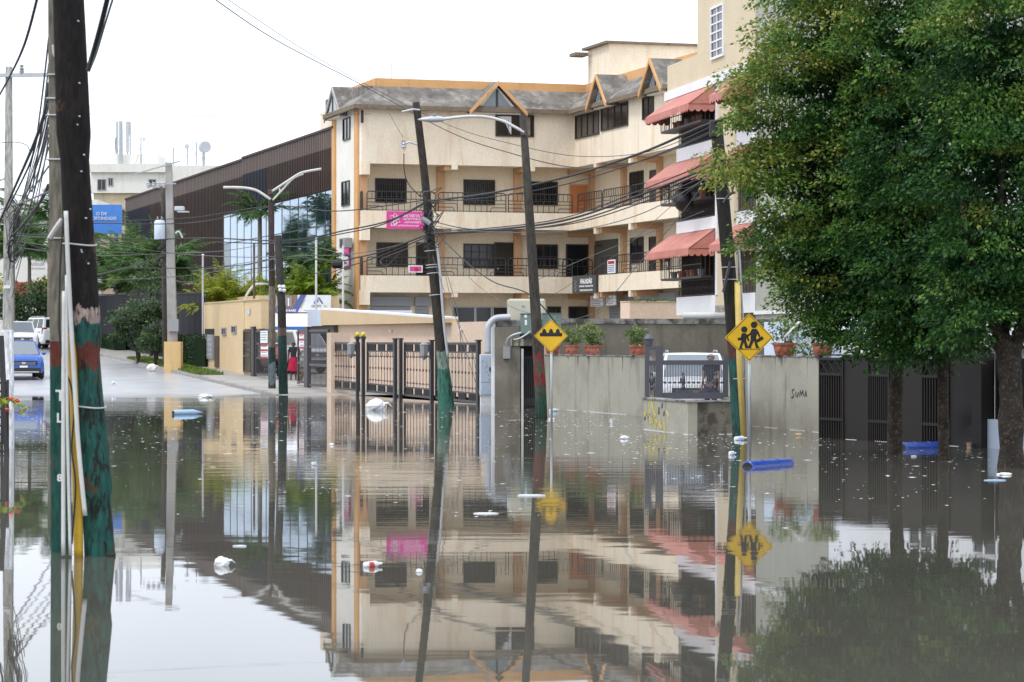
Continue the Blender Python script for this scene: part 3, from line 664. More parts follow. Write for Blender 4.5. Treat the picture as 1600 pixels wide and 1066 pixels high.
def awning(F, a0, a1, z, wdt, drop, val, parent):
    o = thing('awning', F.p((a0 + a1) / 2, z - drop, 0), parent[0], 'awning', 'red awnings on the apartment block')
    t = MB().add([F.p(a0, z, .04), F.p(a1, z, .04), F.p(a1, z - drop, wdt), F.p(a0, z - drop, wdt), F.p(a0, z - drop, .04), F.p(a1, z - drop, .04)], [(0, 1, 2, 3), (0, 3, 4), (1, 5, 2)])
    t.build('canopy', 'awning_red', o)
    v = MB()
    def val_(p, q, n):
        for i in range(n):
            a, c = p.lerp(q, i / n), p.lerp(q, (i + 1) / n); m_ = p.lerp(q, (i + .5) / n)
            v.add([a, c, c - Vector((0, 0, val * .7)), m_.lerp(c, .5) - Vector((0, 0, val * .95)), m_ - Vector((0, 0, val)), m_.lerp(a, .5) - Vector((0, 0, val * .95)), a - Vector((0, 0, val * .7))], [(0, 1, 2, 3, 4, 5, 6)])
    e = wdt + .004
    val_(F.p(a0, z - drop, e), F.p(a1, z - drop, e), max(4, int((a1 - a0) / .3))); val_(F.p(a1, z - drop, e), F.p(a1, z - drop, .04), 4); val_(F.p(a0, z - drop, e), F.p(a0, z - drop, .04), 4)
    v.build('valance', 'awning_red', o)
    fr = MB()
    for a in (a0, a1): fr.tube([F.p(a, z - .02, .05), F.p(a, z - drop - .02, wdt - .02), F.p(a, z - drop - .02, .05)], .018, 5)
    fr.tube([F.p(a0, z - drop - .02, wdt - .02), F.p(a1, z - drop - .02, wdt - .02)], .018, 5); fr.build('frame', 'iron_dark', o)
lv = ('lowest', 'middle', 'top')
tops = [zf[1][0] - .02, zf[2][0] - .02, ztop - .32]
for bi, (x0, x1) in enumerate(BAYS):
    for k in range(3):
        a0, a1 = FA.at(x0 - (9 if bi == 0 else 0)), FA.at(x1); 
        awning(FA, a0, a1, tops[k], 1.05, .72, .30, ['%s red awning over the %s of the apartment block' % (lv[k], 'wide balcony bay' if bi == 0 else 'narrow bay nearer the tree')])
        zb = zf[k][1]; b0, b1 = FA.at(x0 + 1), FA.at(x1 - .5)
        g = MB()                         # balcony grille behind
        nb = max(6, int((b1 - b0) / .17))
        for i in range(nb + 1):
            a = b0 + (b1 - b0) * i / nb; g.fbox(FA, a - .012, a + .012, zb, zb + (.62 if bi == 0 else 2.2), -.06, -.036)
            if bi == 0 and i % 2: g.tube([FA.p(a, zb + .12, -.03), FA.p(a + .1, zb + .3, -.03), FA.p(a, zb + .48, -.03)], .012, 4)
        for z_ in ((zb + .03, zb + .6) if bi == 0 else (zb + .03, zb + 1.1, zb + 2.15)): g.fbox(FA, b0, b1, z_, z_ + .03, -.07, -.03)
        g.build('balcony_grille', 'iron_dark', ab)
        if bi == 0:
            c = MB(); c0, c1 = FA.at(x0 - 6), FA.at(x1 - 3); z0_, z1_ = zb + .70, min(zb + 1.85, tops[k] - .52); w_ = .5
            nb = 22
            for i in range(nb + 1):
                a = c0 + (c1 - c0) * i / nb; c.fbox(FA, a - .011, a + .011, z0_, z1_, w_ - .02, w_)
            for i in range(4):
                b = w_ * i / 3
                for a in (c0, c1): c.fbox(FA, a - .011, a + .011, z0_, z1_, b - .011, b + .011)
            for z_ in (z0_, z0_ + .45, z1_): c.fbox(FA, c0, c1, z_, z_ + .03, w_ - .025, w_ + .004)
            for a in (c0, c1):
                for z_ in (z0_, z1_): c.fbox(FA, a - .015, a + .015, z_, z_ + .03, 0, w_)
            c.fbox(FA, c0, c1, z0_ - .05, z0_ - .002, -.1, w_); c.build('window_cage', 'iron_dark', ab)
            for i in range(5):
                a = c0 + (c1 - c0) * (.18 + .16 * i + .03 * ((i * 7 + k) % 3)); p = FA.p(a, z0_, w_ * .5)
                po = thing('flower_pot', p, '%s pot inside the %s window cage of the apartment block' % (('leftmost', 'second from left', 'middle', 'second from right', 'rightmost')[i], lv[k]), 'flower pot', 'pots in the %s window cage' % lv[k])
                MB().lathe(p, [(.10, 0), (.15, .24), (.165, .24), (.165, .29), (.13, .29)], 10).build('pot', 'terracotta' if (i + k) % 4 else 'box_grey', po)
                POT_LEAVES = (p + Vector((0, 0, .4)), po)
            MB().fbox(FA, max(.08, FA.at(1030, -1.46)), FA.at(1118), zb, zb + 2.2, -1.52, -1.46).build('bay_dark_back', 'door_brown', ab)  # dark panel added across the back: shade inside the bay put into colour
        else:
            MB().fbox(FA, FA.at(1153), FA.at(1180), zb, zb + 2.2, -1.52, -1.46).build('balcony_window', 'glass_brown', ab)
for (z0, z1), zt_ in zip(zf, tops): MB().fbox(FA, .02, .12, z0 + .25, zt_, -1.5, -.16).build('end_screen', 'door_brown', ab)
text('RES. WI', .34, 'letter_grey', ab, FA.p(FA.at(1119), FA.z(1119, 487.5), .036), (FA.A.x, FA.A.y, 0), U3, bold=.012)
for x in (1087, 1101): MB().tube([FA.p(FA.at(x), -.4, -.3), FA.p(FA.at(x), zf[0][0], -.3)], .06, 6).build('drain_pipe', 'pvc', ab)
# black water tank / satellite dark thing on the middle balcony
wt2 = thing('water_tank', FA.p(FA.at(1092), zf[1][1] + .75, .75), 'black plastic water drum hanging outside the middle balcony', 'water drum')
MB().lathe(FA.p(FA.at(1092), zf[1][1] + .5, .55), [(.3, 0), (.36, .1), (.36, .55), (.3, .65)], 14, axis=(FA.A.x * .6 - .3, FA.A.y * .6, .45)).build('drum', 'black', wt2, smooth=True)
# grey-green neighbour
gh = thing('grey_house', FA.p(FA.at(1240), 0), 'grey green rendered house with white mouldings behind the potted plants', 'house')
FH = FA.shift(.25)
MB().fbox(FH, FH.at(1181), FH.at(1330), -.5, 14, -8, 0).build('wall', 'apt_grey', gh)
for y in (489, 341): MB().fbox(FH, FH.at(1181), FH.at(1330), FH.z(1182, y) - .06, FH.z(1182, y) + .06, 0, .08).build('moulding', 'white_paint', gh)
for (x0, x1, y0, y1) in ((1206, 1219, 509, 548), (1251, 1276, 507, 548)):
    f = window(FH, x0, x1, y0, y1, gh, nv=2, nh=2, pane='glass_dark', frame='white_paint', fw=.14, bars=7, proud=.1)

# ================================================================== BROWN SLATTED OFFICE
FB = Face((-9.2, 132.0), -U)
br = thing('office_building', (FB.o.x, FB.o.y, 0), 'dark brown slatted office building with a tall curtain wall of blue glass', 'office building')
aN0, aN1 = FB.at(383), FB.at(526); aF0, aF1 = FB.at(195), aN0; aG0 = FB.at(350)
zNt = FB.z(450, 226); zGt = FB.z(450, 313); zFt = FB.z(300, 277); zG0 = 1.0
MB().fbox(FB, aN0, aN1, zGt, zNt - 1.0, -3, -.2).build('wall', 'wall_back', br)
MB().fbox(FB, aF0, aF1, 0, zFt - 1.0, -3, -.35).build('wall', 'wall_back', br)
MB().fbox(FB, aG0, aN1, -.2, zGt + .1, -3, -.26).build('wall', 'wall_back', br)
for i, (a0, a1, z0, z1, bb, sp) in enumerate(((aN0, aN1, zGt, zNt, 0, .42), (aF0, aF1 - .1, .5, zFt, -.2, .5))):
    fb = MB().fbox(FB, 0, .14, 0, z1 - z0, 0, .16); me = {}
    for mm in ('fin_brown', 'fin_blue', 'fin_backlit'): me[mm] = mesh('fin', [tuple(Vector(v) - FB.p(0, 0, 0)) for v in fb.v], fb.f, mm)
    n = int((a1 - a0) / sp)
    for k in range(n):
        a = a0 + k * sp
        if i == 1 and a > aG0 - .2: z_lo = zGt + .0
        else: z_lo = z0
        mm = 'fin_blue' if (i == 0 and k < n * .3) or (i == 1 and k < n * .25) else 'fin_brown'
        o = link('fin', me[mm], br); o.location = FB.p(a, z_lo, bb) - org(br)
        o.scale.z = (z1 - .95 - z_lo) / (z1 - z0)
        o = link('fin_top_backlit', me['fin_backlit'], br); o.location = FB.p(a, z1 - .95, bb) - org(br); o.scale.z = .95 / (z1 - z0)  # paler top length stands for the light passing through
    MB().fbox(FB, a0 - .05, a1, z1, z1 + .12, bb - .1, bb + .22).build('top_rail', 'fin_brown', br)
# curtain wall panes
cols = 14; rows = 5; pa = np.linspace(aG0, FB.at(524), cols + 1); pz = np.linspace(zG0, zGt, rows + 1)
pm = MB().fbox(FB, 0, 1, 0, 1, 0, .03); pme = mesh('pane', [tuple(Vector(v) - FB.p(0, 0, 0)) for v in pm.v], pm.f, 'curtain_glass')
for i in range(cols):
    for j in range(rows):
        w_, h_ = pa[i + 1] - pa[i] - .06, pz[j + 1] - pz[j] - .06
        q = MB().fbox(FB, pa[i] + .03, pa[i + 1] - .03, pz[j] + .03, pz[j + 1] - .03, 0, .02)
        tl, tv = random.uniform(-.010, .010), random.uniform(-.006, .006)
        q.v = [tuple(Vector(v) + Vector((FB.n.x, FB.n.y, 0)) * (tl * (k % 4 in (1, 2)) * w_ + tv * (k > 3))) for k, v in enumerate(q.v)]
        q.build('pane', 'curtain_glass', br)
mu = MB()
for a in pa: MB().fbox(FB, a - .022, a + .022, zG0, zGt, -.05, .04).build('mullion', 'mullion', br)
for z_ in pz: MB().fbox(FB, aG0, FB.at(524), z_ - .022, z_ + .022, -.05, .035).build('transom', 'mullion', br)
# ================================================================== FAR WHITE BUILDING WITH ANTENNAS
d = 265
def fx(x): return (x - CX) / FPX * d
def fz(y): return CAMZ - (y - HY) / FPX * d
fw_ = thing('telecom_building', (fx(240), d, 0), 'far white flat roofed building behind the brown slatted office', 'building')
MB().box(fx(146), fx(345), d, d + 14, 0, fz(302)).build('wall', 'far_stone', fw_)
MB().box(fx(143), fx(345), d - .4, d + 14, fz(302), fz(259)).build('wall', 'far_white', fw_)
MB().box(fx(142), fx(265), d - .8, d + 14, fz(270), fz(257)).build('cornice', 'far_white', fw_)
MB().box(fx(162), fx(243), d + 2, d + 8, fz(258), fz(239)).build('roof_room', 'far_white', fw_)
FF_ = Face((fx(146), d - .4), (1, 0))
for r in ((152, 166, 280, 298), (169, 177, 278, 291), (232, 244, 280, 291)): window(FF_, *r, fw_, nv=2, pane='glass_brown', frame='box_grey', fw=.08)
FF2 = Face((fx(146), d), (1, 0)); window(FF2, 187, 195, 328, 352, fw_, nv=2, pane='glass_brown')
window(FF2, 190, 200, 365, 380, fw_, nv=1, pane='glass_brown')
for x0, x1, y0, y1, i in ((174, 177.5, 186, 230, 0), (179, 184, 185, 225, 1), (189.5, 195, 186, 208, 2), (195.5, 198, 187, 236, 3), (172, 175, 212, 232, 4), (190, 194, 208, 235, 5)):
    o = thing('antenna_panel', (fx((x0 + x1) / 2), d + 3, fz(y1)), ['leftmost tall cell antenna panel on the far roof', 'widest cream cell antenna panel on the far roof', 'pale blue cell antenna panel on the far roof', 'rightmost slim cell antenna panel on the far roof', 'short cell antenna panel low at the left of the roof mast', 'white lower cell antenna panel right of the roof mast'][i], 'antenna', 'cell antennas on the far roof')
    MB().box(fx(x0), fx(x1), d + 2.9, d + 3.2, fz(y1), fz(y0)).build('panel', 'antenna_white', o)
    MB().tube([(fx((x0 + x1) / 2), d + 3.3, fz(258)), (fx((x0 + x1) / 2), d + 3.3, fz(y0 + 4))], .07, 5).build('pole', 'steel', o)
o = thing('roof_mast', (fx(186), d + 2, fz(258)), 'grey lattice mast among the cell antennas on the far roof', 'mast')
MB().tube([(fx(185), d + 1.5, fz(259)), (fx(186.5), d + 1.5, fz(189))], [.28, .12], 5).build('mast', 'steel', o)
for k in range(6): MB().bar((fx(183.5), d + 1.5, fz(250 - k * 9)), (fx(189), d + 1.5, fz(250 - k * 9)), .06).build('rung', 'steel', o)
for x, y0, y1, i in ((216, 212, 255, 0), (267, 228, 262, 1), (289, 224, 260, 2), (303, 220, 260, 3)):
    o = thing('roof_aerial', (fx(x), d + 2, fz(y1)), ['guyed aerial with small side antenna right of the mast', 'thin aerial behind the concrete utility pole', 'aerial with small round dish on the far roof', 'plain aerial beside the large round dish'][i], 'antenna')
    MB().tube([(fx(x), d + 2, fz(y1)), (fx(x), d + 2, fz(y0))], .07, 5).build('mast', 'steel', o)
    MB().tube([(fx(x), d + 2, fz(y0 + 14)), (fx(x - 9), d + 2, fz(y1))], .02, 4).build('guy_wire', 'steel', o)
    if i == 2: MB().lathe((fx(x), d + 1.6, fz(y0 + 3)), [(.12, .2), (.26, 0), (.26, -.1), (.1, -.12)], 12, axis=(0, 1, 0)).build('dish', 'antenna_white', o)
    if i == 0: MB().box(fx(x + 3), fx(x + 6), d + 1.9, d + 2.1, fz(y0 + 6), fz(y0 + 1)).build('side_antenna', 'antenna_white', o)
o = thing('microwave_dish', (fx(315), d + 2, fz(260)), 'large white round microwave dish on the far roof', 'dish')
MB().tube([(fx(314.5), d + 2, fz(260)), (fx(314.5), d + 2, fz(230))], .14, 6).build('mast', 'steel', o)
MB().lathe((fx(319), d + 1.2, fz(228)), [(.55, 0), (.62, .05), (.62, .55), (.3, .7)], 20, axis=(-.45, .89, 0)).build('drum', 'antenna_white', o, smooth=False)
for s in (-1, 1): MB().tube([(fx(314.5), d + 2, fz(238)), (fx(314.5 + s * 8), d + 2, fz(260))], .025, 4).build('guy_wire', 'steel', o)
# blue billboard
bo = thing('billboard', px(160, 370, 200), 'blue billboard with white lettering beyond the palm', 'billboard')
d = 200; MB().box((100 - CX) / FPX * d, (190 - CX) / FPX * d, d, d + .3, CAMZ - (366 - HY) / FPX * d, CAMZ - (320 - HY) / FPX * d).build('panel', 'sign_blue', bo)
text('O DE', .36, 'sign_white', bo, px(150, 336.5, d - .04), (1, 0, 0), U3, depth=.02, bold=0, width=.85)
text('OPORTUNIDADES', .36, 'sign_white', bo, px(137, 344, d - .04), (1, 0, 0), U3, depth=.02, bold=0, width=2.25)
MB().tube([px(150, 366, d + .5), px(150, 470, d + .5)], .2, 8).build('leg', 'steel', bo); MB().tube([px(182, 366, d + .5), px(182, 470, d + .5)], .2, 8).build('leg', 'steel', bo)
# white shop wall with crest on the left
d = 205; sw = thing('shop_wall', px(60, 440, d), 'white shop wall with a round grey crest beyond the parked cars', 'building')
MB().box(px(-30, 0, d).x, px(152, 0, d).x, d, d + 6, 1, px(0, 312, d).z).build('wall', 'far_white', sw)
MB().box(px(24, 0, d).x, px(140, 0, d).x, d - .15, d, px(0, 463, d).z, px(0, 441, d).z).build('red_band', 'red_paint', sw)
MB().box(px(140, 0, d).x, px(340, 0, d).x, d + 2, d + 6, 1, px(0, 372, d).z).build('wall', 'peach_wall', sw)
text('POSIBLE', .42, 'letter_grey', sw, px(62, 353, d - .01), (1, 0, 0), U3, bold=.01)
rg = []; 
for k in range(33):
    an = math.radians(-35 + k * 250 / 32); rg.append(px(57, 402, d - .03) + Vector((math.cos(an) * .72, 0, math.sin(an) * .72)))
MB().tube(rg, .035, 4).build('crest_ring', 'letter_grey', sw)
MB().tube(bez([px(52, 399, d - .03), px(55, 393, d - .03), px(61, 395, d - .03), px(62, 390, d - .03), px(57, 403, d - .03), px(51, 401, d - .03)], 5), .04, 4).build('crest_motif', 'letter_grey', sw)
text('SADDLER', .34, 'letter_grey', sw, px(45, 415, d - .01), (1, 0, 0), U3, bold=.006, width=1.25); text('TIENDA ECUESTRE', .18, 'letter_grey', sw, px(43, 421, d - .01), (1, 0, 0), U3, bold=.003, width=1.4)
# ================================================================== COMPOUND ON THE LEFT: ochre wall, gates, canopy
FF = Face((P0.x, P0.y), -U)                  # frontage line
def gd(F, a, b=0.0): q = F.p(a, 0, b); return gz(q.x, q.y)
ow = thing('ochre_gatehouse', FF.p(FF.at(360), .6), 'ochre rendered gatehouse wall with two small windows left of the black gates', 'building')
a0, a1 = FF.at(318), FF.at(407); zt = FF.z(360, 472)
aM = FF.at(381); MB().fbox(FF, a0, aM, -.2, zt, -.6, 0).build('wall', 'ochre_wall', ow); MB().fbox(FF, aM, a1, FF.z(395, 514), zt - .004, -.6, -.03).build('upper_wall', 'ochre_wall', ow)
MB().fbox(FF, a0 - .03, a1 + .03, zt, zt + .06, -.6, .04).build('coping', 'beige_band', ow)
for r in ((348, 354, 512, 524), (363, 370, 509, 521)): window(FF, *r, ow, nv=2, pane='glass_dark', frame='box_grey')
A0, A1, Z0, Z1 = FF.rect(321, 335, 523, 561); lp = MB().fbox(FF, A0, A1, Z0, Z1, 0, .09).build('meter_cupboard', 'box_grey', ow)
for i in range(4):
    for j in range(4): MB().fbox(FF, A0 + .2 + i * (A1 - A0 - .3) / 4, A0 + .2 + (i + .6) * (A1 - A0 - .3) / 4, Z0 + .12 + j * (Z1 - Z0 - .2) / 4, Z0 + .12 + (j + .7) * (Z1 - Z0 - .2) / 4, .09, .1).build('meter_window', 'galv', lp)
MB().fbox(FF, FF.at(321), FF.at(335), FF.z(328, 523), FF.z(328, 514), -.01, .03).build('dark_vent', 'black', ow)
A0, A1, Z0, Z1 = FF.rect(336.5, 343, 525, 574); dd = MB().fbox(FF, A0, A1, Z0, Z1, 0, .05).build('door', 'door_brown', ow); MB().fbox(FF, A1 - .3, A1 - .2, Z0 + 1, Z0 + 1.1, .05, .1).build('door_handle', 'chrome', dd)
MB().fbox(FF, FF.at(387.5), FF.at(390.5), FF.z(389, 491), FF.z(389, 482), 0, .03).build('number_plaque', 'light_blue_panel', ow)
# office front facing the camera behind the gates
d = 124; oF = Face((px(405, 0, d).x, d), N)
of = thing('office_building', oF.p(2, .5), 'cream office front under a printed signboard behind the black gates', 'building')
A0, A1 = oF.at(404), oF.at(530); MB().fbox(oF, A0, A1, 0, oF.z(450, 462), -6, 0).build('wall', 'ochre_wall', of)
MB().fbox(oF, A0 + .3, A1 - .3, .4, oF.z(450, 520), 0, .06).build('shopfront', 'glass_dark', of)
sb = thing('signboard', oF.p(oF.at(460), oF.z(460, 488), .1), 'long white signboard with blue chevron and grey roof emblem above the canopy', 'sign')
A0, A1, Z0, Z1 = oF.rect(429, 516.5, 461, 488, .1); MB().fbox(oF, A0, A1, Z0, Z1, .1, .2).build('panel', 'sign_white', sb); H = Z1 - Z0; W = A1 - A0
MB().fbox(oF, A0, A0 + W * .40, Z0 + .16, Z1, .2, .206).build('photo_print', 'curtain_dull', sb)
for i in range(9): MB().fbox(oF, A0 + .08 + i * .11, A0 + .15 + i * .11, Z0 + .3, Z1 - .08 - .04 * (i % 3), .206, .21).build('photo_figure', ['sign_white', 'box_grey', 'terracotta', 'box_green', 'letter_grey'][i % 5], sb)
MB().prism([oF.p(A0, Z0, .212), oF.p(A0 + W * .40, Z0, .212), oF.p(A0 + W * .56, Z1, .212), oF.p(A0 + W * .45, Z1, .212), oF.p(A0 + W * .31, Z0 + .17, .212), oF.p(A0, Z0 + .17, .212)], oF.p(0, 0, .004) - oF.p(0, 0, 0)).build('chevron', 'sign_navy', sb)
MB().prism([oF.p(A0 + W * .43, Z0 + .2, .212), oF.p(A0 + W * .47, Z0 + .2, .212), oF.p(A0 + W * .54, Z0 + .62, .212), oF.p(A0 + W * .53, Z0 + .62, .212)], oF.p(0, 0, .004) - oF.p(0, 0, 0)).build('chevron', 'sign_tan', sb)
cx = A0 + W * .775; oR = (oF.A.x, oF.A.y, 0)
for p_, q_ in (((-.22, .42), (-.10, .68)), ((-.10, .68), (-.02, .50)), ((0, .72), (.2, .42))): MB().bar(oF.p(cx + p_[0], Z0 + p_[1], .21), oF.p(cx + q_[0], Z0 + q_[1], .21), .02, .07).build('roof_emblem', 'sign_navy', sb)
text('GRUPO', .17, 'letter_grey', sb, oF.p(cx - .36, Z0 + .24, .204), oR, U3, bold=.006, width=.5); text('SA', .15, 'sign_tan', sb, oF.p(cx + .24, Z0 + .24, .204), oR, U3, width=.2)
q = MB(); 
for i in range(26): q.fbox(oF, cx - .75 + i * .055, cx - .715 + i * .055, Z0 + (.06 if i % 5 else .1), Z0 + .11, .2, .206)
q.build('small_print', 'letter_grey', sb); text('BIENES RAÍZ', .14, 'sign_white', sb, oF.p(A0 + .1, Z0 + .03, .217), oR, U3, bold=.006, width=.95)
ps = thing('poster_board', oF.p(oF.at(415), oF.z(415, 488), .1), 'small white and pale blue poster left of the long signboard', 'sign')
A0, A1, Z0, Z1 = oF.rect(406, 421, 470, 488.5, .1); MB().fbox(oF, A0, A1, Z0, Z1, .1, .16).build('panel', 'sign_white', ps); MB().fbox(oF, A0 + .08, A0 + .3, Z0 + .1, Z1 - .15, .16, .166).build('print', 'letter_grey', ps)
A0, A1, Z0, Z1 = oF.rect(416.5, 421.5, 464, 489, .1); MB().fbox(oF, A0, A1, Z0, Z1, .1, .17).build('blue_strip', 'plastic_blue', ps)
# white canopy with blue edge
cn = thing('canopy', oF.p(oF.at(450), oF.z(450, 515), 1.5), 'white fabric canopy with blue scalloped edge below the signboard', 'canopy')
A0, A1 = oF.at(404), oF.at(506); z0, z1 = oF.z(450, 511, 2), oF.z(450, 489)
MB().add([oF.p(A0 + .25, z1, .05), oF.p(A1, z1, .05), oF.p(A1, z0, 2), oF.p(A0 - .1, z0, 2), oF.p(A0 - .1, z0, .05), oF.p(A0 + .2, z1 - .35, 1.0), oF.p(A1, z1 - .28, 1.0)], [(0, 1, 6, 5), (5, 6, 2, 3), (0, 5, 3, 4)]).build('fabric', 'white_paint', cn)
v = MB(); nsc = 14
for i in range(nsc):
    a, c = A0 - .1 + (A1 - A0 + .1) * i / nsc, A0 - .1 + (A1 - A0 + .1) * (i + 1) / nsc; mm = (a + c) / 2
    v.add([oF.p(a, z0 + .02, 2.005), oF.p(c, z0 + .02, 2.005), oF.p(c, z0 - .14, 2.005), oF.p(mm, z0 - .22, 2.005), oF.p(a, z0 - .14, 2.005)], [(0, 1, 2, 3, 4)])
v.build('valance', 'sign_blue', cn); MB().tube([oF.p(A0 - .1, z0, 1.98), oF.p(A1, z0, 1.98)], .025, 5).build('frame', 'galv', cn)
# curved white pipe frame behind signboard
fr = thing('pipe_frame', oF.p(oF.at(388), oF.z(388, 470), -2), 'white curved pipe frame above the gatehouse roof', 'frame')
MB().tube(bez([px(384, 474, 127), px(385, 462, 127), px(397, 446, 127), px(410, 444, 127), px(440, 446, 128), px(519, 444, 129)], 6), .06, 6).build('top_pipe', 'pvc', fr); MB().tube([px(396, 464.5, 127), px(428, 464.5, 127)], .035, 5).build('lower_pipe', 'pvc', fr)
for x in (415,): MB().tube([px(x, 446, 127), px(x, 470, 127)], .03, 5).build('upright', 'iron_dark', fr)
# black compound gates
def cgate(name, x0, x1, label, ytop=515):
    a0, a1 = FF.at(x0), FF.at(x1); zb = gd(FF, (a0 + a1) / 2) + .22; zt = FF.z((x0 + x1) / 2, ytop)
    o = thing(name, FF.p((a0 + a1) / 2, zb), label, 'gate', 'black compound gates')
    f = MB(); w = .09; h = zt - zb
    for z_ in (zb, zb + h * .36, zb + h * .68, zt - w): f.fbox(FF, a0, a1, z_, z_ + w, -.04, .04)
    for a in (a0, a1 - w): f.fbox(FF, a, a + w, zb, zt, -.045, .045)
    f.build('frame', 'iron_gate', o)
    n = int((a1 - a0) / .2)
    for i in range(1, n):
        a = a0 + (a1 - a0) * i / n
        for (s0, s1) in ((zb + w, zb + h * .36), (zb + h * .68 + w, zt - w)): MB().fbox(FF, a - .014, a + .014, s0, s1, -.012, .012).build('bar', 'iron_gate', o)
    ms = MB(); z0_, z1_ = zb + h * .36 + w, zb + h * .68; hh = z1_ - z0_; n = int((a1 - a0) / .24)
    for i in range(-3, n + 1):
        for s in (0, 1):
            p, q = a0 + i * .24, a0 + i * .24 + hh * .55
            if s: p, q = q, p
            lo, hi = max(a0, min(p, q)), min(a1, max(p, q))
            if hi - lo < .03: continue
            f_ = lambda a: z0_ + hh * ((a - p) / (q - p))
            ms.bar(FF.p(lo, f_(lo), .0), FF.p(hi, f_(hi), .0), .014, .034)
    ms.build('diamond_mesh', 'iron_gate', o)
    return o
cgate('gate_leaf', 381, 392, 'narrow black gate leaf between ochre wall and gate post', 516); cgate('gate_leaf', 401, 423, 'open left leaf of the black compound gate with posters on it', 516)
cgate('gate_leaf', 484, 514, 'right leaf of the black compound gate next to the peach pier'); cgate('gate_leaf', 466, 477, 'narrow black gate leaf carrying a tall white poster')
for x, lab in ((396.5, 'black square gate post left of the open compound gate'), (480.5, 'black square gate post right of the woman')):
    a = FF.at(x); zb = gd(FF, a); o = thing('gate_post', FF.p(a, zb), lab, 'gate post')
    MB().fbox(FF, a - .32, a + .32, zb, FF.z(x, 512), -.08, .08).build('post', 'iron_gate', o); MB().fbox(FF, a - .38, a + .38, FF.z(x, 512), FF.z(x, 510.5), -.1, .1).build('cap', 'iron_gate', o)
for (x0, x1, y0, y1, lab) in ((407.5, 418.5, 517, 536, 'white printed poster on the left compound gate'), (408, 419, 538, 560, 'red and white poster low on the left compound gate'), (468, 476, 520, 545, 'red edged poster on the narrow gate leaf by the woman')):
    r, A0, A1, Z0, Z1 = board('gate_poster', FF, x0, x1, y0, y1, .06, 'sign_white', lab, 'poster', .02)
    if y0 != 517:
        for z_ in (Z1 - .08, (Z0 + Z1) / 2, Z0): MB().fbox(FF, A0, A1, z_, z_ + .08, .08, .086).build('red_stripe', 'red_paint', r)
    for i in range(4): MB().fbox(FF, A0 + .15, A1 - .15 - .12 * (i % 2), Z0 + .12 + i * (Z1 - Z0) / 5, Z0 + .16 + i * (Z1 - Z0) / 5, .08, .084).build('print_line', 'letter_grey', r)
MBp = thing('gate_pier', FF.p(FF.at(517), 0), 'peach square pier at the left end of the iron fence', 'pier')
MB().fbox(FF, FF.at(514.5), FF.at(521), -.5, FF.z(517, 520), -.7, .1).build('pier', 'peach_wall', MBp)
pk = thing('wooden_plank', px(466, 599, 107.5), 'pale wooden plank leaning against the black gate post', 'plank')
MB().bar(px(466, 599, 107.5), px(478, 576, 106.0), .14, .05).build('plank', 'wood_plank', pk)
# ================================================================== IRON FENCE IN FRONT OF THE PEACH ANNEX (four leaves)
zt = FG.z(640, 535)
def bot(a): return .22 - .22 * (a - FG.at(520)) / (FG.at(770) - FG.at(520))
def ileaf(x0, x1, label):
    a0, a1 = FG.at(x0), FG.at(x1); zb0, zb1 = bot(a0), bot(a1); o = thing('fence_gate', FG.p((a0 + a1) / 2, 0), label, 'iron gate', 'ornate iron gates in front of the peach annex')
    def zb(a): return zb0 + (zb1 - zb0) * (a - a0) / (a1 - a0)
    f = MB(); h = zt - zb0
    def rail(k0, k1, w=.05):          # rail between heights above (sloping) bottom or below top
        f.hexa([FG.p(a0, k0(a0), .03), FG.p(a1, k0(a1), .03), FG.p(a1, k0(a1), -.03), FG.p(a0, k0(a0), -.03), FG.p(a0, k1(a0), .03), FG.p(a1, k1(a1), .03), FG.p(a1, k1(a1), -.03), FG.p(a0, k1(a0), -.03)])
    rail(lambda a: zt - .08, lambda a: zt); rail(lambda a: zt - .36, lambda a: zt - .31)
    rail(lambda a: zb(a), lambda a: zb(a) + .08); rail(lambda a: zb(a) + .30, lambda a: zb(a) + .35); rail(lambda a: zt - .52, lambda a: zt - .505); rail(lambda a: zb(a) + .47, lambda a: zb(a) + .485)
    for a in (a0, a1 - .08): f.fbox(FG, a, a + .08, zb(a), zt, -.035, .035)
    f.build('frame', 'iron_gate', o)
    n = max(3, int((a1 - a0) / .34)); r = MB()
    for i in range(1, n):
        a = a0 + (a1 - a0) * i / n; r.fbox(FG, a - .009, a + .009, zb(a) + .33, zt - .33, -.007, .007)
        if i % 2: r.tube([FG.p(a - .13, zt - .55, 0), FG.p(a - .12, zt - .42, 0), FG.p(a, zt - .36, 0), FG.p(a + .12, zt - .42, 0), FG.p(a + .13, zt - .55, 0)], .008, 4)
        r.fbox(FG, a - .035, a + .035, zt - .56, zt - .50, -.02, .02); r.fbox(FG, a - .03, a + .03, (zt + zb(a)) / 2 - .05, (zt + zb(a)) / 2 + .03, -.02, .02); r.fbox(FG, a - .03, a + .03, zb(a) + .46, zb(a) + .52, -.02, .02)
    r.build('rods', 'iron_gate', o)
    n = max(2, int((a1 - a0) / .95))
    for i in range(n):
        a = a0 + .12 + (a1 - a0 - .2) * (i + .12) / n; c = a + (a1 - a0 - .2) / n * .72
        MB().fbox(FG, a, c, zt - .32, zt - .07, -.02, .02).build('top_block', 'iron_brown', o); MB().fbox(FG, a, c, zb(a) + .07, zb(a) + .30, -.02, .02).build('bottom_block', 'iron_brown', o)
    return o
g1 = ileaf(521, 561.5, 'leftmost ornate iron gate beside the peach pier'); g2 = ileaf(574, 619, 'second ornate iron gate between lamp posts and centre post')
g3 = ileaf(632, 676, 'third ornate iron gate just left of the leaning pole'); g4 = ileaf(681, 749, 'fourth ornate iron gate behind the leaning pole')
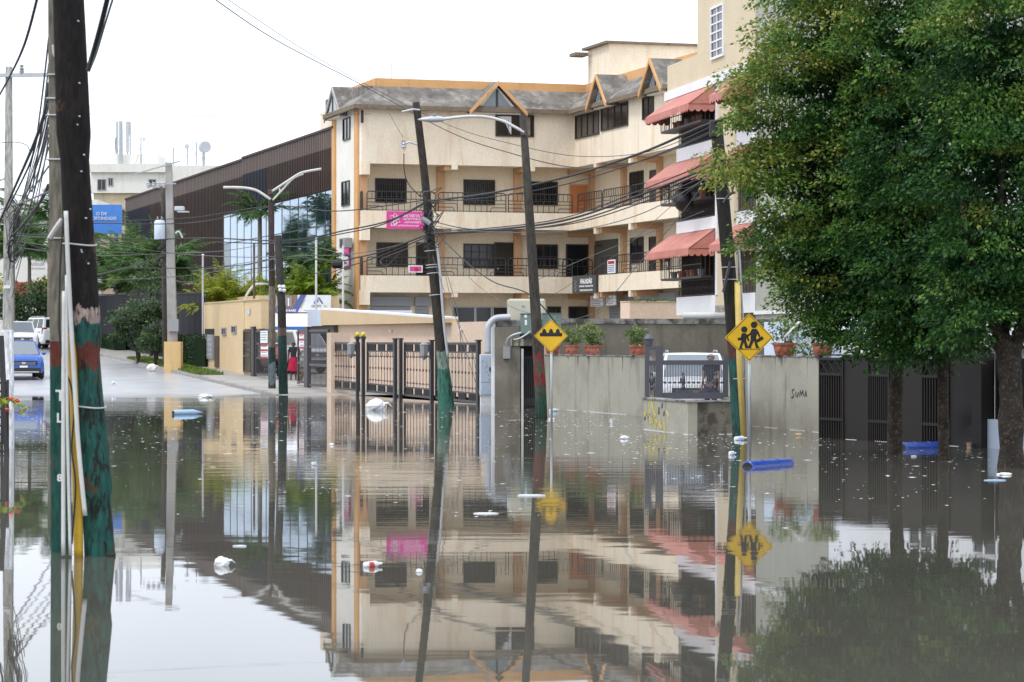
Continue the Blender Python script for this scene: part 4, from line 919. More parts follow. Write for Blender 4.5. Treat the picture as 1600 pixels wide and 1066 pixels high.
for (x, w, lab) in ((562.5, .05, 'slim left lamp post of the iron fence'), (571.5, .06, 'right lamp post of the iron fence with a yellow bulb'), (621.5, .09, 'thick capped centre post of the iron fence'), (630, .07, 'post right beside the thick centre post'), (679, .06, 'iron fence post left of the leaning pole'), (752, .08, 'end post of the iron fence beside the pale cabinet')):
    a = FG.at(x); hi = zt + (.22 if x < 600 else .1 if x > 615 and x < 640 else .04); o = thing('fence_post', FG.p(a, 0), lab, 'post', 'posts of the iron fence')
    MB().fbox(FG, a - w, a + w, -.5, hi, .04, .16).build('post', 'iron_gate', o)
    if x < 600:
        MB().fbox(FG, a - .1, a + .1, hi - .1, hi, .02, .2).build('lamp_arm', 'iron_gate', o)
        MB().lathe(FG.p(a, hi, .1), [(.06, 0), (.085, .06), (.075, .14), (.02, .17)], 10).build('lamp_bulb', 'bulb_yellow', o, smooth=True)
    else: MB().fbox(FG, a - w - .04, a + w + .04, hi, hi + .05, .02, .18).build('cap', 'iron_gate', o)
for x, lab in ((561, 'grey lantern fixed to the left fence lamp posts'), (676, 'dark lantern fixed left of the leaning pole')):
    a = FG.at(x); o = thing('lantern', FG.p(a, zt - .6, .3), lab, 'lantern')
    MB().lathe(FG.p(a, zt - .62, .32), [(.03, 0), (.1, .1), (.14, .16), (.17, .52), (.19, .54), (.06, .62)], 6).build('lantern_body', 'box_grey', o); MB().bar(FG.p(a, zt - .5, .15), FG.p(a, zt - .4, .3), .04).build('bracket', 'iron_gate', o)
ft = structure(MB().fbox(FG, FG.at(521), FG.at(752), -.6, .0, -3, -.1).build('fence_footing', 'concrete_wall'))
# right end: pale electricity cabinet on white base, conduit
FE = Face(wp(748, 634).xy, (1, .12)); A0, A1 = FE.at(750.5), FE.at(770)
ec = thing('electric_cabinet', FE.p((A0 + A1) / 2, 0), 'pale blue electricity cabinet on a white base at the end of the iron fence', 'cabinet')
MB().fbox(FE, A0, A1, FE.z(760, 619), FE.z(760, 554), -.3, 0).build('cabinet_box', 'light_blue_panel', ec, bevel=.02)
MB().fbox(FE, A0 + .03, A1 - .03, FE.z(760, 616), FE.z(760, 600), 0, .012).build('lower_door', 'light_blue_panel', ec); MB().fbox(FE, A0 + .03, A1 - .03, FE.z(760, 597), FE.z(760, 557), 0, .014).build('upper_door', 'light_blue_panel', ec)
MB().fbox(FE, A0 + .02, A1 - .02, -.5, FE.z(760, 620), -.28, -.03).build('base', 'white_paint', ec); MB().fbox(FE, A1 - .12, A1 - .08, FE.z(760, 580), FE.z(760, 574), .014, .04).build('handle', 'iron_dark', ec)
rr = random.Random(2)
for i in range(7): MB().blob(FE.p(A0 + rr.uniform(.06, .3), FE.z(760, rr.uniform(562, 595)), .014), (.02, .004, .03), 6, 4, .4, i).build('chipped_paint', 'box_grey', ec)
dc = wd(637)
cd = thing('conduit', px(762, 553, dc + 1), 'thick grey conduit bending over from the cabinet to the transformer box', 'pipe'); MB().tube(bez([px(762, 553, dc), px(762, 520, dc), px(764, 508, dc), px(772, 499, dc), px(782, 496.5, dc), px(798, 496, dc)], 6), .105, 8).build('pipe', 'galv', cd, smooth=True)
# concrete service pier with boxes
FK = Face(px(772, 0, dc).xy, (1, .03)); 
sp = thing('service_pier', FK.p(1, 0), 'stained raw concrete service pier carrying the transformer boxes', 'pier')
def kk(x0, x1, y0, y1, b0, b1, m, nm, par=None, bev=0): return MB().fbox(FK, FK.at(x0, b1), FK.at(x1, b1), FK.z((x0 + x1) / 2, y1, b1), FK.z((x0 + x1) / 2, y0, b1), b0, b1).build(nm, m, par or sp, bevel=bev)
kk(773, 813, 511, 700, -1.2, 0, 'concrete_dark', 'column', bev=.02); kk(768.5, 774, 505, 650, -.8, -.05, 'white_paint', 'white_edge'); kk(772, 815, 500, 511, -1.4, -.15, 'coping', 'cap', bev=.03)
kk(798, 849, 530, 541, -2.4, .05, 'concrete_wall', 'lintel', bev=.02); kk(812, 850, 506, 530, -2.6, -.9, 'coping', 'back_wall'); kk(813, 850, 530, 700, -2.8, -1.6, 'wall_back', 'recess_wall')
for i in range(9): kk(821 + i * 3, 822 + i * 3, 559, 640, -.9, -.85, 'iron_gate', 'gate_bar')
kk(819, 848, 557, 560, -.92, -.83, 'iron_gate', 'gate_rail'); kk(819, 848, 622, 634, -.92, -.83, 'iron_gate', 'gate_plate'); kk(786, 797.5, 541, 561, 0, .22, 'box_grey', 'meter_box', bev=.015)
kk(814.5, 818, 545, 640, -.1, .02, 'pvc', 'drain_pipe')
bb = thing('transformer_box', px(825, 505, dc + 1), 'large beige rounded transformer box on top of the concrete pier', 'cabinet'); A0, A1 = FK.at(794, -.6), FK.at(852.5, -.6)
MB().fbox(FK, A0, A1, FK.z(825, 503, -.6), FK.z(825, 467, -.6), -1.9, -.6).build('case', 'box_beige', bb, bevel=.07); MB().fbox(FK, FK.at(806, -.58), A1 - .08, FK.z(825, 500, -.6), FK.z(825, 470, -.6), -.6, -.585).build('door_panel', 'box_beige', bb)
MB().fbox(FK, FK.at(816, -.57), FK.at(819, -.57), FK.z(825, 479, -.6), FK.z(825, 477, -.6), -.6, -.55).build('latch', 'box_grey', bb)
for x0, x1, y0, y1, bq, lab in ((813.5, 835, 490.5, 522, .15, 'narrow grey green junction box beside the wooden pole'), (847.5, 877, 490, 522, -.3, 'wide grey green junction box behind the speed bump sign')):
    q = thing('junction_box', px((x0 + x1) / 2, y1, dc), lab, 'cabinet'); A0, A1 = FK.at(x0, bq), FK.at(x1, bq)
    MB().fbox(FK, A0, A1, FK.z(x0, y1, bq), FK.z(x0, y0, bq), bq - .5, bq).build('case', 'box_green', q, bevel=.02); MB().fbox(FK, A0 - .02, A1 + .02, FK.z(x0, y0, bq), FK.z(x0, y0 - .8, bq), bq - .52, bq + .03).build('lid', 'box_green', q)
    if x0 < 830: MB().blob(FK.p(A0 + .16, FK.z(x0, 494.5, bq), bq + .004), (.05, .008, .05), 8, 5, .1, 1).build('sticker', 'sign_white', q); MB().fbox(FK, A0 + .13, A0 + .2, FK.z(x0, 508, bq), FK.z(x0, 500, bq), bq, bq + .006).build('number_sticker', 'sign_white', q)
    else:
        for xx in (A0 + .1, A1 - .1): MB().blob(FK.p(xx, FK.z(x0, 495.5, bq), bq), (.02, .02, .02), 6, 4, 0, 1).build('screw', 'black', q)
hs = thing('loose_hose', px(800, 525, dc), 'grey flexible hose looping between meter box and junction box', 'hose'); MB().tube(bez([px(791, 540, dc - .2), px(793, 531, dc - .3), px(801, 524, dc - .4), px(814, 520, dc - .4)], 5) , .035, 6).build('hose', 'galv', hs); MB().tube(bez([px(803, 531, dc - .4), px(812, 529, dc - .5), px(822, 523, dc - .5), px(828, 518, dc - .4)], 5), .03, 6).build('hose', 'galv', hs)
# ================================================================== GREY STREET WALLS
F1 = face2(864, 639, 1001, 650); A0, A1 = F1.at(850), F1.at(1012); zt1 = F1.z(930, 556.5)
w1 = thing('street_wall', F1.p(A0, 0), 'stained grey concrete street wall below three potted plants, left of the fenced forecourt', 'wall')
MB().fbox(F1, A0, A1, -.6, zt1, -.25, 0).build('wall', 'concrete_wall', w1); MB().fbox(F1, A0, A1, zt1, zt1 + .03, -.28, .02).build('coping', 'coping', w1)
pz = px(876, 503, 84); F2 = Face(pz.xy, N)
w2 = thing('party_wall', F2.p(0, 0), 'tall brownish grey rendered party wall with mouldy coping behind the white off-roader', 'wall')
A0, A1 = F2.at(876), F2.at(1230); zt2 = F2.z(930, 506); MB().fbox(F2, A0, A1, -.6, zt2, -.2, 0).build('wall', 'concrete_dark', w2); MB().fbox(F2, A0, A1, zt2, zt2 + .17, -.24, .04).build('coping', 'coping', w2)
pp = thing('white_pipe', F2.p(F2.at(1069), zt2 + .2), 'thick white pipe lying along the party wall coping', 'pipe'); MB().tube([F2.p(F2.at(1069), zt2 + .27, -.05), F2.p(F2.at(1150), zt2 + .27, -.05)], .12, 10).build('pipe', 'pvc', pp, smooth=True)
# fenced forecourt
pC, pD = wp(1004, 671), wp(1075, 679.5); FS1 = Face(pC.xy, (pD - pC).xy); LS = (pD - pC).xy.length
dirE = Vector((1.0, .42)).normalized(); FS2 = Face(pD.xy, dirE); zs = FS1.z(1040, 626)
fc = thing('forecourt_wall', (pD.x, pD.y, 0), 'low rough concrete forecourt wall with yellow graffiti beside the school sign', 'wall')
MB().fbox(FS1, 0, LS - .002, -.6, zs, -.22, 0).build('street_side', 'concrete_wall', fc); MB().fbox(FS2, .22, 1.45, -.6, zs - .01, -.22, .004).build('end_side', 'concrete_rough', fc); q0 = FS2.p(1.34, 0, -.2); MB().bar((q0.x, q0.y, zs / 2 - .3), (5.35, 64.5, zs / 2 - .3), .2, zs + .58).build('inner_side', 'concrete_rough', fc); MB().fbox(FS1, -.02, LS + .03, zs, zs + .035, -.3, .03).build('coping', 'coping', fc); MB().fbox(FS2, .31, 1.47, zs, zs + .035, -.26, .03).build('coping', 'coping', fc)
rr = random.Random(11); gr = MB()
for (x, y, h) in ((1007, 645, 10), (1014, 638, 18), (1018, 632, 22), (1022, 640, 20), (1013, 655, 16), (1020, 655, 14), (1026, 655, 14), (1031, 663, 14), (1037, 662, 22), (1041, 648, 12), (1024, 664, 12)):
    pts = [(x, y - h / 2), (x + rr.uniform(-2, 3), y), (x + rr.uniform(0, 4), y + h / 2), (x + rr.uniform(2, 5), y + rr.uniform(-4, 4))]
    gr.tube(bez([FS1.p(FS1.at(a), max(.01, FS1.z(a, b)), .002) for a, b in pts], 4), .013, 4)
gr.build('graffiti', 'graffiti_yellow', fc)
gr = MB()
for (x, y, h) in ((1029, 642, 12), (1034, 634, 9), (1037, 646, 8), (1013, 650, 7), (1007, 654, 6)): gr.prism([FS1.p(FS1.at(x - 1), FS1.z(x, y + h / 2), .001), FS1.p(FS1.at(x + 1.6), FS1.z(x, y + h / 2.4), .001), FS1.p(FS1.at(x + 2), FS1.z(x, y - h / 2), .001), FS1.p(FS1.at(x + .2), FS1.z(x, y - h / 2.3), .001)], FS1.p(0, 0, .004) - FS1.p(0, 0, 0))
gr.build('black_scrawl', 'graffiti_black', fc)
# fence round the forecourt
fo = thing('forecourt_fence', (pD.x, pD.y, zs), 'dark grey forecourt fence of thin vertical bars on the low wall', 'fence')
zf0 = zs + .05; zm_ = FS1.z(1040, 575); zhi = FS1.z(1020, 541)
FT = Face(px(1021, 0, 63.0).xy, (1, .05)); TA0, TA1 = FT.at(1028), FT.at(1137); ztop_ = FT.z(1080, 563); ztt = FT.z(1080, 569)
f = MB(); f.fbox(FT, TA0, TA1, ztt - .02, ztop_, -.05, .05); f.fbox(FT, TA0, TA1, zf0 - .1, zf0 + .05, -.04, .04); f.build('rail', 'iron_slate', fo)
for x, hi in ((1011, 541), (1030, 541), (1134, 556)):
    a = FT.at(x); MB().fbox(FT, a - .055 if x != 1030 else a - .09, a + .055 if x != 1030 else a + .09, zf0 - .9, FT.z(x, hi), -.06, .06).build('post', 'iron_slate', fo)
MB().fbox(FT, FT.at(1007.5), FT.at(1030), FT.z(1020, 547), FT.z(1020, 541), -.055, .055).build('rail', 'iron_slate', fo); MB().fbox(FT, FT.at(1008), FT.at(1028), FT.z(1020, 571), FT.z(1020, 563.5), -.052, .052).build('rail', 'iron_slate', fo)
bars = MB(); n = 44
for i in range(1, n):
    a = TA0 + (TA1 - TA0) * i / n; bars.fbox(FT, a - .009, a + .009, zf0, ztt, -.009, .009)
    if i % 3: bars.blob(FT.p(a, zf0 + .30, 0), (.025, .02, .035), 6, 4, 0, i)
for i in range(1, 7):
    a = FT.at(1012) + (FT.at(1027) - FT.at(1012)) * i / 7; bars.fbox(FT, a - .009, a + .009, zf0, FT.z(1020, 571), -.009, .009)
bars.build('bars', 'iron_slate', fo)
for x in (1018.5, 1067, 1117.5):
    a = FT.at(x); MB().lathe(FT.p(a, zf0 + .12, .02), [(.02, 0), (.05, .06), (.03, .12), (.06, .2), (.06, .28), (.02, .36), (.035, .4), (.005, .46)], 8).build('finial', 'iron_slate', fo)
lt = thing('wall_lantern', px(1014, 541, 64.5), 'small grey lantern on the corner of the forecourt fence', 'lantern'); MB().lathe(px(1014, 552, 65.5), [(.09, 0), (.07, .05), (.04, .12), (.1, .2), (.13, .36), (.15, .37), (.06, .47), (.02, .5)], 8).build('lantern_body', 'iron_slate', lt)
structure(MB().box(3.75, 5.6, 62.2, 74, -.6, .06).build('forecourt_paving', 'pavement'))
# right wall
F3 = face2(1175, 666, 1280, 676); A0, A1 = F3.at(1138), F3.at(1281.5); zt3 = F3.z(1230, 557.5)
w3 = thing('street_wall', F3.p(A1, 0), 'grey concrete street wall with a small dark scrawl between school sign and brown gates', 'wall')
MB().fbox(F3, A0, A1, -.6, zt3, -.25, 0).build('wall', 'concrete_wall', w3); MB().fbox(F3, A0, A1 - .01, zt3, zt3 + .025, -.28, .02).build('coping', 'coping', w3)
gr = MB()
for pts in (((1241, 608), (1238, 610), (1239, 615), (1241, 618), (1238, 622), (1236, 620)), ((1244, 612), (1244, 619), (1246, 621), (1248, 613)), ((1250, 620), (1251, 610), (1253, 617), (1255, 610), (1256, 619)), ((1258, 620), (1259.5, 611), (1261, 620))):
    gr.tube([F3.p(F3.at(a), F3.z(a, b), .004) for a, b in pts], .016, 4)
gr.build('graffiti', 'graffiti_black', w3)
# ================================================================== BROWN METAL GATES
F4 = face2(1281, 684, 1525, 699.5); zt4 = F4.z(1300, 556)
bgf = thing('sheet_gate', F4.p(0, 0), 'dark brown sheet metal gate with three barred strips behind the street trees', 'gate')
for i, (x0, x1) in enumerate(((1281, 1319), (1357, 1391), (1441, 1484))):
    a0, a1 = F4.at(x0), F4.at(x1); f = MB(); zr, zl = F4.z(1300, 587), F4.z(1300, 650)
    for z_ in (zt4 - .1, zr, zl - .1): f.fbox(F4, a0, a1, z_, z_ + .06, -.05, .03)
    for a in (a0, a1 - .04): f.fbox(F4, a, a + .04, -.5, zt4, -.05, .032)
    f.build('strip_frame', 'iron_brown', bgf)
    n = 9
    for k in range(n):
        a = a0 + .05 + (a1 - a0 - .1) * (k + .5) / n; MB().fbox(F4, a - .016, a + .016, -.5, zr, -.035, .02).build('bar', 'iron_brown', bgf)
    MB().fbox(F4, a0, a1, -.5, zr, -.09, -.07).build('backing', 'black', bgf); MB().fbox(F4, a0, a1, zr, zt4 - .1, -.09, -.07).build('backing', 'black', bgf)
    w_ = (a1 - a0 - .08) / 3; zu0, zu1 = zr + .06, zt4 - .1
    for k in range(3):
        p0 = a0 + .04 + k * w_
        MB().bar(F4.p(p0, zu0, 0), F4.p(p0 + w_, zu1, 0), .02, .03).build('lattice_bar', 'iron_brown', bgf); MB().bar(F4.p(p0 + w_, zu0, .01), F4.p(p0, zu1, .01), .02, .03).build('lattice_bar', 'iron_brown', bgf)
for x0, x1 in ((1319, 1357), (1391, 1441), (1484, 1526)):
    a0, a1 = F4.at(x0), F4.at(x1); zl = F4.z(1300, 657); s = MB(); nn = 10
    vs_ = []; fs_ = []
    for i in range(nn + 1):
        for j in range(12):
            a = a0 + (a1 - a0) * i / nn; z_ = -.5 + (zt4 + .5) * j / 11
            dent = -.10 * math.exp(-((a - (a0 + (a1 - a0) * .75)) / .3) ** 2 - ((z_ - .30) / .22) ** 2) if x0 == 1484 else .006 * math.sin(a * 5 + z_ * 3)
            vs_.append(F4.p(a, z_, dent + .0))
    for i in range(nn):
        for j in range(11): k = i * 12 + j; fs_.append((k, k + 12, k + 13, k + 1))
    s.add(vs_, fs_); s.build('sheet_panel', 'iron_brown', bgf, smooth=True); MB().fbox(F4, a0, a1, -.5, zt4, -.09, -.06).build('backing', 'iron_brown', bgf)
MB().fbox(F4, F4.at(1281), F4.at(1527), zt4, zt4 + .035, -.06, .04).build('top_rail', 'iron_brown', bgf)
ep = thing('gate_post', F4.p(F4.at(1533), 0), 'dark square end post of the brown gate beside the big trunk', 'gate post'); MB().fbox(F4, F4.at(1526.5), F4.at(1541), -.5, zt4 + .08, -.2, .12).build('post', 'iron_brown', ep)
for k in range(3): MB().lathe(F4.p(F4.at(1529 + k * 5), zt4 + .08, 0), [(.02, 0), (.03, .04), (.004, .09)], 6).build('spike', 'iron_dark', ep)
wl = thing('low_white_wall', F4.p(F4.at(1570), 0), 'low pale wall with dark railing behind the big right trunk', 'wall'); MB().fbox(F4, F4.at(1541.5), F4.at(1680), -.5, F4.z(1560, 656), -.3, -.02).build('wall', 'light_blue_panel', wl); MB().fbox(F4, F4.at(1542), F4.at(1680), F4.z(1560, 656), zt4 - .02, -.3, -.2).build('dark_sheet', 'iron_brown', wl)
for k in range(12): a = F4.at(1546) + k * .16; MB().fbox(F4, a, a + .03, F4.z(1560, 656), zt4 + .05, -.16, -.13).build('bar', 'iron_dark', wl)
# pale house behind the gates
FW = F4.shift(-7); hw_ = thing('pale_house', FW.p(FW.at(1420), 0), 'pale blue white house wall behind the brown gates and trees', 'house')
MB().fbox(FW, FW.at(1295), FW.at(1760), -.5, 6.2, -6, 0).build('wall', 'white_paint', hw_); MB().fbox(FW, FW.at(1375), FW.at(1720), FW.z(1400, 548), FW.z(1400, 541), 0, .5).build('ledge', 'door_brown', hw_)
MB().fbox(FW, FW.at(1295), FW.at(1345), -.5, 2.6, .6, 2.0).build('porch', 'light_blue_panel', hw_)
window(FW, 1420, 1480, 440, 500, hw_, nv=3, nh=2, frame='white_paint', fw=.1); window(FW, 1520, 1580, 440, 500, hw_, nv=3, nh=2, frame='white_paint', fw=.1)
# potted plants on the walls
POTS = []
def pot(F, x0, x1, y0, y1, b, label, square=True):
    xm = (x0 + x1) / 2; a0, a1 = F.at(x0, b), F.at(x1, b); c = F.p((a0 + a1) / 2, zt1 + .03 if F is F1 else zt3 + .025, b)
    dd = c.y; wdt = (x1 - x0) / FPX * dd / 2; h = (y1 - y0) / FPX * dd; o = thing('potted_plant', c, label, 'potted plant', 'terracotta pots along the street walls')
    n = 8; p = MB(); prof = [(.70, 0), (.78, .08), (.95, .82), (1.04, .84), (1.04, 1), (.9, 1), (.88, .9)]
    vs_, fs_ = [], []
    for (r, hh) in prof:
        for k in range(n):
            an = 2 * math.pi * (k + .5) / n; vs_.append(c + Vector((math.cos(an) * r * wdt * 1.04, math.sin(an) * r * wdt * .75, hh * h)))
    for i in range(len(prof) - 1):
        for k in range(n): k2 = (k + 1) % n; fs_.append((i * n + k, i * n + k2, (i + 1) * n + k2, (i + 1) * n + k))
    fs_.append(tuple(range((len(prof) - 1) * n, len(prof) * n))); fs_.append(tuple(range(n)))
    p.add(vs_, fs_).build('pot', 'terracotta', o)
    rl = MB()
    for k in (4, 5, 6):
        an = 2 * math.pi * (k + 1) / n; q = c + Vector((math.cos(an) * .80 * wdt, math.sin(an) * .62 * wdt, h * .45))
        rl.lathe(q, [(h * .22, 0), (h * .2, .02), (h * .1, .02), (h * .08, .035)], 10, axis=(math.cos(an), math.sin(an), 0))
    rl.build('rosette', 'terracotta', o)
    for s in (-1, 1): MB().box(c.x + s * wdt * .5 - .05, c.x + s * wdt * .5 + .05, c.y - .1, c.y + .1, c.z - .03, c.z + .01).build('foot', 'coping', o)
    MB().tube([c + Vector((0, 0, h * .8)), c + Vector((.02, 0, h * 1.8))], [.025, .01], 5).build('stem', 'bark', o)
    POTS.append((o, c + Vector((0, 0, h)), wdt)); return o
pot(F1, 851, 876, 541, 555, -.12, 'terracotta pot half hidden behind the speed bump sign'); pot(F1, 881, 906, 540, 555, -.12, 'terracotta pot of leafy shrub right behind the speed bump sign')
pot(F1, 912, 940, 540, 555, -.12, 'terracotta pot of yellowish shrub in the middle of the left street wall'); pot(F1, 983, 1009, 539, 555, -.12, 'terracotta pot with round shrub next to the forecourt fence')
pot(F3, 1207, 1246, 537, 557, -.12, 'terracotta pot with shrub and white pipe right of the school sign'); pot(F3, 1268, 1303, 536, 557, -.12, 'terracotta pot with shrub at the corner of the brown gate')
bp = thing('bent_pipe', px(1240, 527, 60), 'white bent plastic pipe poking out between two pots', 'pipe'); MB().tube([px(1226, 527, 60), px(1251, 501.5, 60.3), px(1254, 501, 60.3), px(1256, 503, 60.3), px(1270, 531, 60.6)], .032, 8).build('pipe', 'pvc', bp, smooth=True)
MB().tube([px(1249, 503, 60.3), px(1257, 501, 60.3)], .042, 8).build('elbow', 'pvc', bp)
# ================================================================== DARK RIBBED FENCE AND HEDGE BEYOND THE GATEHOUSE
rf = thing('ribbed_fence', FF.p(FF.at(240), 1.2), 'dark grey ribbed metal fence behind the roadside trees', 'fence')
A0, A1 = FF.at(148), FF.at(317.5); n = 110
rm = None
for k in range(n):
    a = A0 + (A1 - A0) * k / n; zb = gd(FF, a); zt_ = 4.5 + (zb - .8) * .45
    if rm is None:
        q = MB().fbox(FF, 0, (A1 - A0) / n * .62, 0, 1, -.06, .06); rm = mesh('fence_rib', [tuple(Vector(v) - FF.p(0, 0, 0)) for v in q.v], q.f, 'fin_blue')
    o = link('fence_rib', rm, rf); o.location = FF.p(a, zb + .3, 0) - org(rf); o.scale.z = zt_ - zb - .3
MB().fbox(FF, A0, A1, .5, 4.3, -.16, -.10).build('backing', 'wall_back', rf)
MB().hexa([FF.p(A0, 5.0, .1), FF.p(A1, 4.45, .1), FF.p(A1, 4.45, -.2), FF.p(A0, 5.0, -.2), FF.p(A0, 5.06, .1), FF.p(A1, 4.52, .1), FF.p(A1, 4.52, -.2), FF.p(A0, 5.06, -.2)]).build('top_rail', 'fin_blue', rf)
sp_ = thing('fence_lamp_pole', px(317, 575, 126.5), 'thin grey pole at the left corner of the gatehouse', 'pole'); MB().tube([px(317, 578, 126.5), px(317, 400, 126.5)], .05, 6).build('pole', 'galv', sp_); MB().blob(px(317, 399, 126.5), (.07, .07, .07), 8, 5, 0).build('cap', 'plastic_white', sp_)
# ================================================================== LEAVES
def leaf_mesh(name, mat, parent, P, D, S, tint, wid=.55, cup=.25):
    P, D = np.asarray(P), np.asarray(D); n = len(P); S = np.asarray(S).reshape(-1, 1)
    D = D / (np.linalg.norm(D, axis=1, keepdims=True) + 1e-9)
    r = np.cross(D, RNG.normal(size=(n, 3)) * .6 + np.array([0, 0, 1.0])); r /= (np.linalg.norm(r, axis=1, keepdims=True) + 1e-9)
    nn = np.cross(r, D)
    v = np.empty((n, 4, 3)); v[:, 0] = P; v[:, 1] = P + D * S * .45 + r * S * wid * .5 + nn * S * cup * .3; v[:, 2] = P + D * S; v[:, 3] = P + D * S * .45 - r * S * wid * .5 + nn * S * cup * .3
    o = np.array(org(parent)); v -= o
    me = bpy.data.meshes.new(name); me.vertices.add(n * 4); me.vertices.foreach_set('co', v.reshape(-1)); me.loops.add(n * 4); me.loops.foreach_set('vertex_index', np.arange(n * 4, dtype=np.int32))
    me.polygons.add(n); me.polygons.foreach_set('loop_start', np.arange(0, n * 4, 4, dtype=np.int32)); me.polygons.foreach_set('loop_total', np.full(n, 4, dtype=np.int32)); me.update(calc_edges=True)
    at = me.attributes.new('tint', 'FLOAT', 'POINT'); at.data.foreach_set('value', np.repeat(np.asarray(tint, dtype=np.float32), 4))
    me.materials.append(M[mat]); return link(name, me, parent)
def clumps(ells, per, rad, lsize, tint0=.3, droop=.35, shell=(.55, 1.05), flat=.5, tvar=.22, side=None, seed=1):
    g = np.random.default_rng(seed); P, D, S, T = [], [], [], []
    for (c, r, nc) in ells:
        c, r = np.array(c), np.array(r)
        for k in range(nc):
            u = g.normal(size=3); u /= np.linalg.norm(u); q = c + u * r * g.uniform(*shell)
            n = int(per * g.uniform(.6, 1.4)); R = rad * g.uniform(.6, 1.35)
            w = g.normal(size=(n, 3)); w /= np.linalg.norm(w, axis=1, keepdims=True); w *= (g.random((n, 1)) ** .45)
            off = w * np.array([R, R, R * flat]); off[:, 2] -= droop * (off[:, 0] ** 2 + off[:, 1] ** 2) / R
            outw = np.array([u[0], u[1], u[2] * .3]); pos = q + off + outw * g.uniform(0, .12)
            d = off / R + outw * .6 + g.normal(size=(n, 3)) * .45 - np.array([0, 0, .25])
            P.append(pos); D.append(d); S.append(lsize * g.uniform(.65, 1.3, n))
            base = tint0 + g.normal() * tvar * .6 + (.16 * max(0, u[2])) + (side(q) if side else 0)  # clumps facing up are paler: light from above put into the tint
            T.append(np.clip(base + g.normal(size=n) * tvar * .5, 0, 1))
    return np.concatenate(P), np.concatenate(D), np.concatenate(S), np.concatenate(T)
def trunk(name, pts, rad, parent, n=10, jit=.1, mat='bark'):
    rr = random.Random(len(pts) * 13 + int(pts[0][0] * 10)); P = bez(pts, 5); m = len(P)
    R = [np.interp(i / (m - 1), np.linspace(0, 1, len(rad)), rad) * (1 + rr.uniform(-jit, jit)) for i in range(m)]
    return MB().tube(P, R, n).build(name, mat, parent, smooth=True)
# --- the three big street trees on the right
def E(x, y, d, rx, ry, rd, n): p = px(x, y, d); s = d / FPX; return ((p.x, p.y, p.z), (rx * s, rd, ry * s), n)
def tree(label, base, d, tpts, trad, limbs, ells, per=150, rad=.46, ls=.085, tint=.34, side=None, seed=1, inner=None):
    b = px(base[0], base[1], d); o = thing('street_tree', (b.x, b.y, 0), label, 'tree', 'street trees standing in the flood')
    tr = trunk('trunk', [px(base[0], base[1] + 40, d)] + [px(x, y, d + dd) for x, y, dd in tpts], trad, o, 12)
    for pts, r in limbs: trunk('limb', [px(x, y, d + dd) for x, y, dd in pts], r, tr, 7)
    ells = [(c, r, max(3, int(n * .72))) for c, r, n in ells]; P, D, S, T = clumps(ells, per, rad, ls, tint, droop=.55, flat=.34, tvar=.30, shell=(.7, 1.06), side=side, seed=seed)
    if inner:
        P2, D2, S2, T2 = clumps(inner, 70, .5, ls * 1.5, .12, shell=(.2, .85), tvar=.1, seed=seed + 5)  # inner leaves tinted dark: shade within the crown put into their colour
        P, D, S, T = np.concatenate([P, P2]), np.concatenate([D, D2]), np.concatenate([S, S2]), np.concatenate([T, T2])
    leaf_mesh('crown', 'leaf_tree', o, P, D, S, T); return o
def lit_left_top(q): return .42 * max(0, min(1, (6.4 - q[0]) / 2.4)) + .10 * max(0, min(1, (q[2] - 5) / 3))  # light on the left side and crown top put into the leaf tint
d1 = wd(712); d2 = wd(718); d3 = wd(730)
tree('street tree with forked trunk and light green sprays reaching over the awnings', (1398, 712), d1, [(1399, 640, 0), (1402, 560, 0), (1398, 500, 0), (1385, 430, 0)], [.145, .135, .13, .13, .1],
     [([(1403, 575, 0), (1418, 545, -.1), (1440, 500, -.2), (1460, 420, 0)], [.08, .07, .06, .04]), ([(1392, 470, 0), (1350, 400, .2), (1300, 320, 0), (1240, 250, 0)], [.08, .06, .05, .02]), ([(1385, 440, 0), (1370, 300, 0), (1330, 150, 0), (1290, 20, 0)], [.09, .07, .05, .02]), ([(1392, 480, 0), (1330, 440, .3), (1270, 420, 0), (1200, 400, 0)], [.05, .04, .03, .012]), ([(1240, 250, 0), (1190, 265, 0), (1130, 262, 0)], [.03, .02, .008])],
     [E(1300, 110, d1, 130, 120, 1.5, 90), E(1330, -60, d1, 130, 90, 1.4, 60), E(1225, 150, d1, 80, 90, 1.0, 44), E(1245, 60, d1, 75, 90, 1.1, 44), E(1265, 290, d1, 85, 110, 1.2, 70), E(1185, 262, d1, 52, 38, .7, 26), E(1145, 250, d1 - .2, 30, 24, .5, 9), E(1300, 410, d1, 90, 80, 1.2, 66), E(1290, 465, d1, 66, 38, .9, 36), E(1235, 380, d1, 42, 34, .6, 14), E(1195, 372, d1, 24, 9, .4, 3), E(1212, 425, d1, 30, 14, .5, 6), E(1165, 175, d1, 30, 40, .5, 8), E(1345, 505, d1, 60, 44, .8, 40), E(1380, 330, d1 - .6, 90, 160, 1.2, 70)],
     tint=.42, side=lit_left_top, seed=3, inner=[E(1310, 150, d1 + .8, 95, 260, 1.1, 110), E(1330, 420, d1 + .5, 75, 80, .8, 60), E(1285, 320, d1 + .7, 60, 120, .8, 60), E(1370, 350, d1 + .9, 70, 130, .6, 70)])
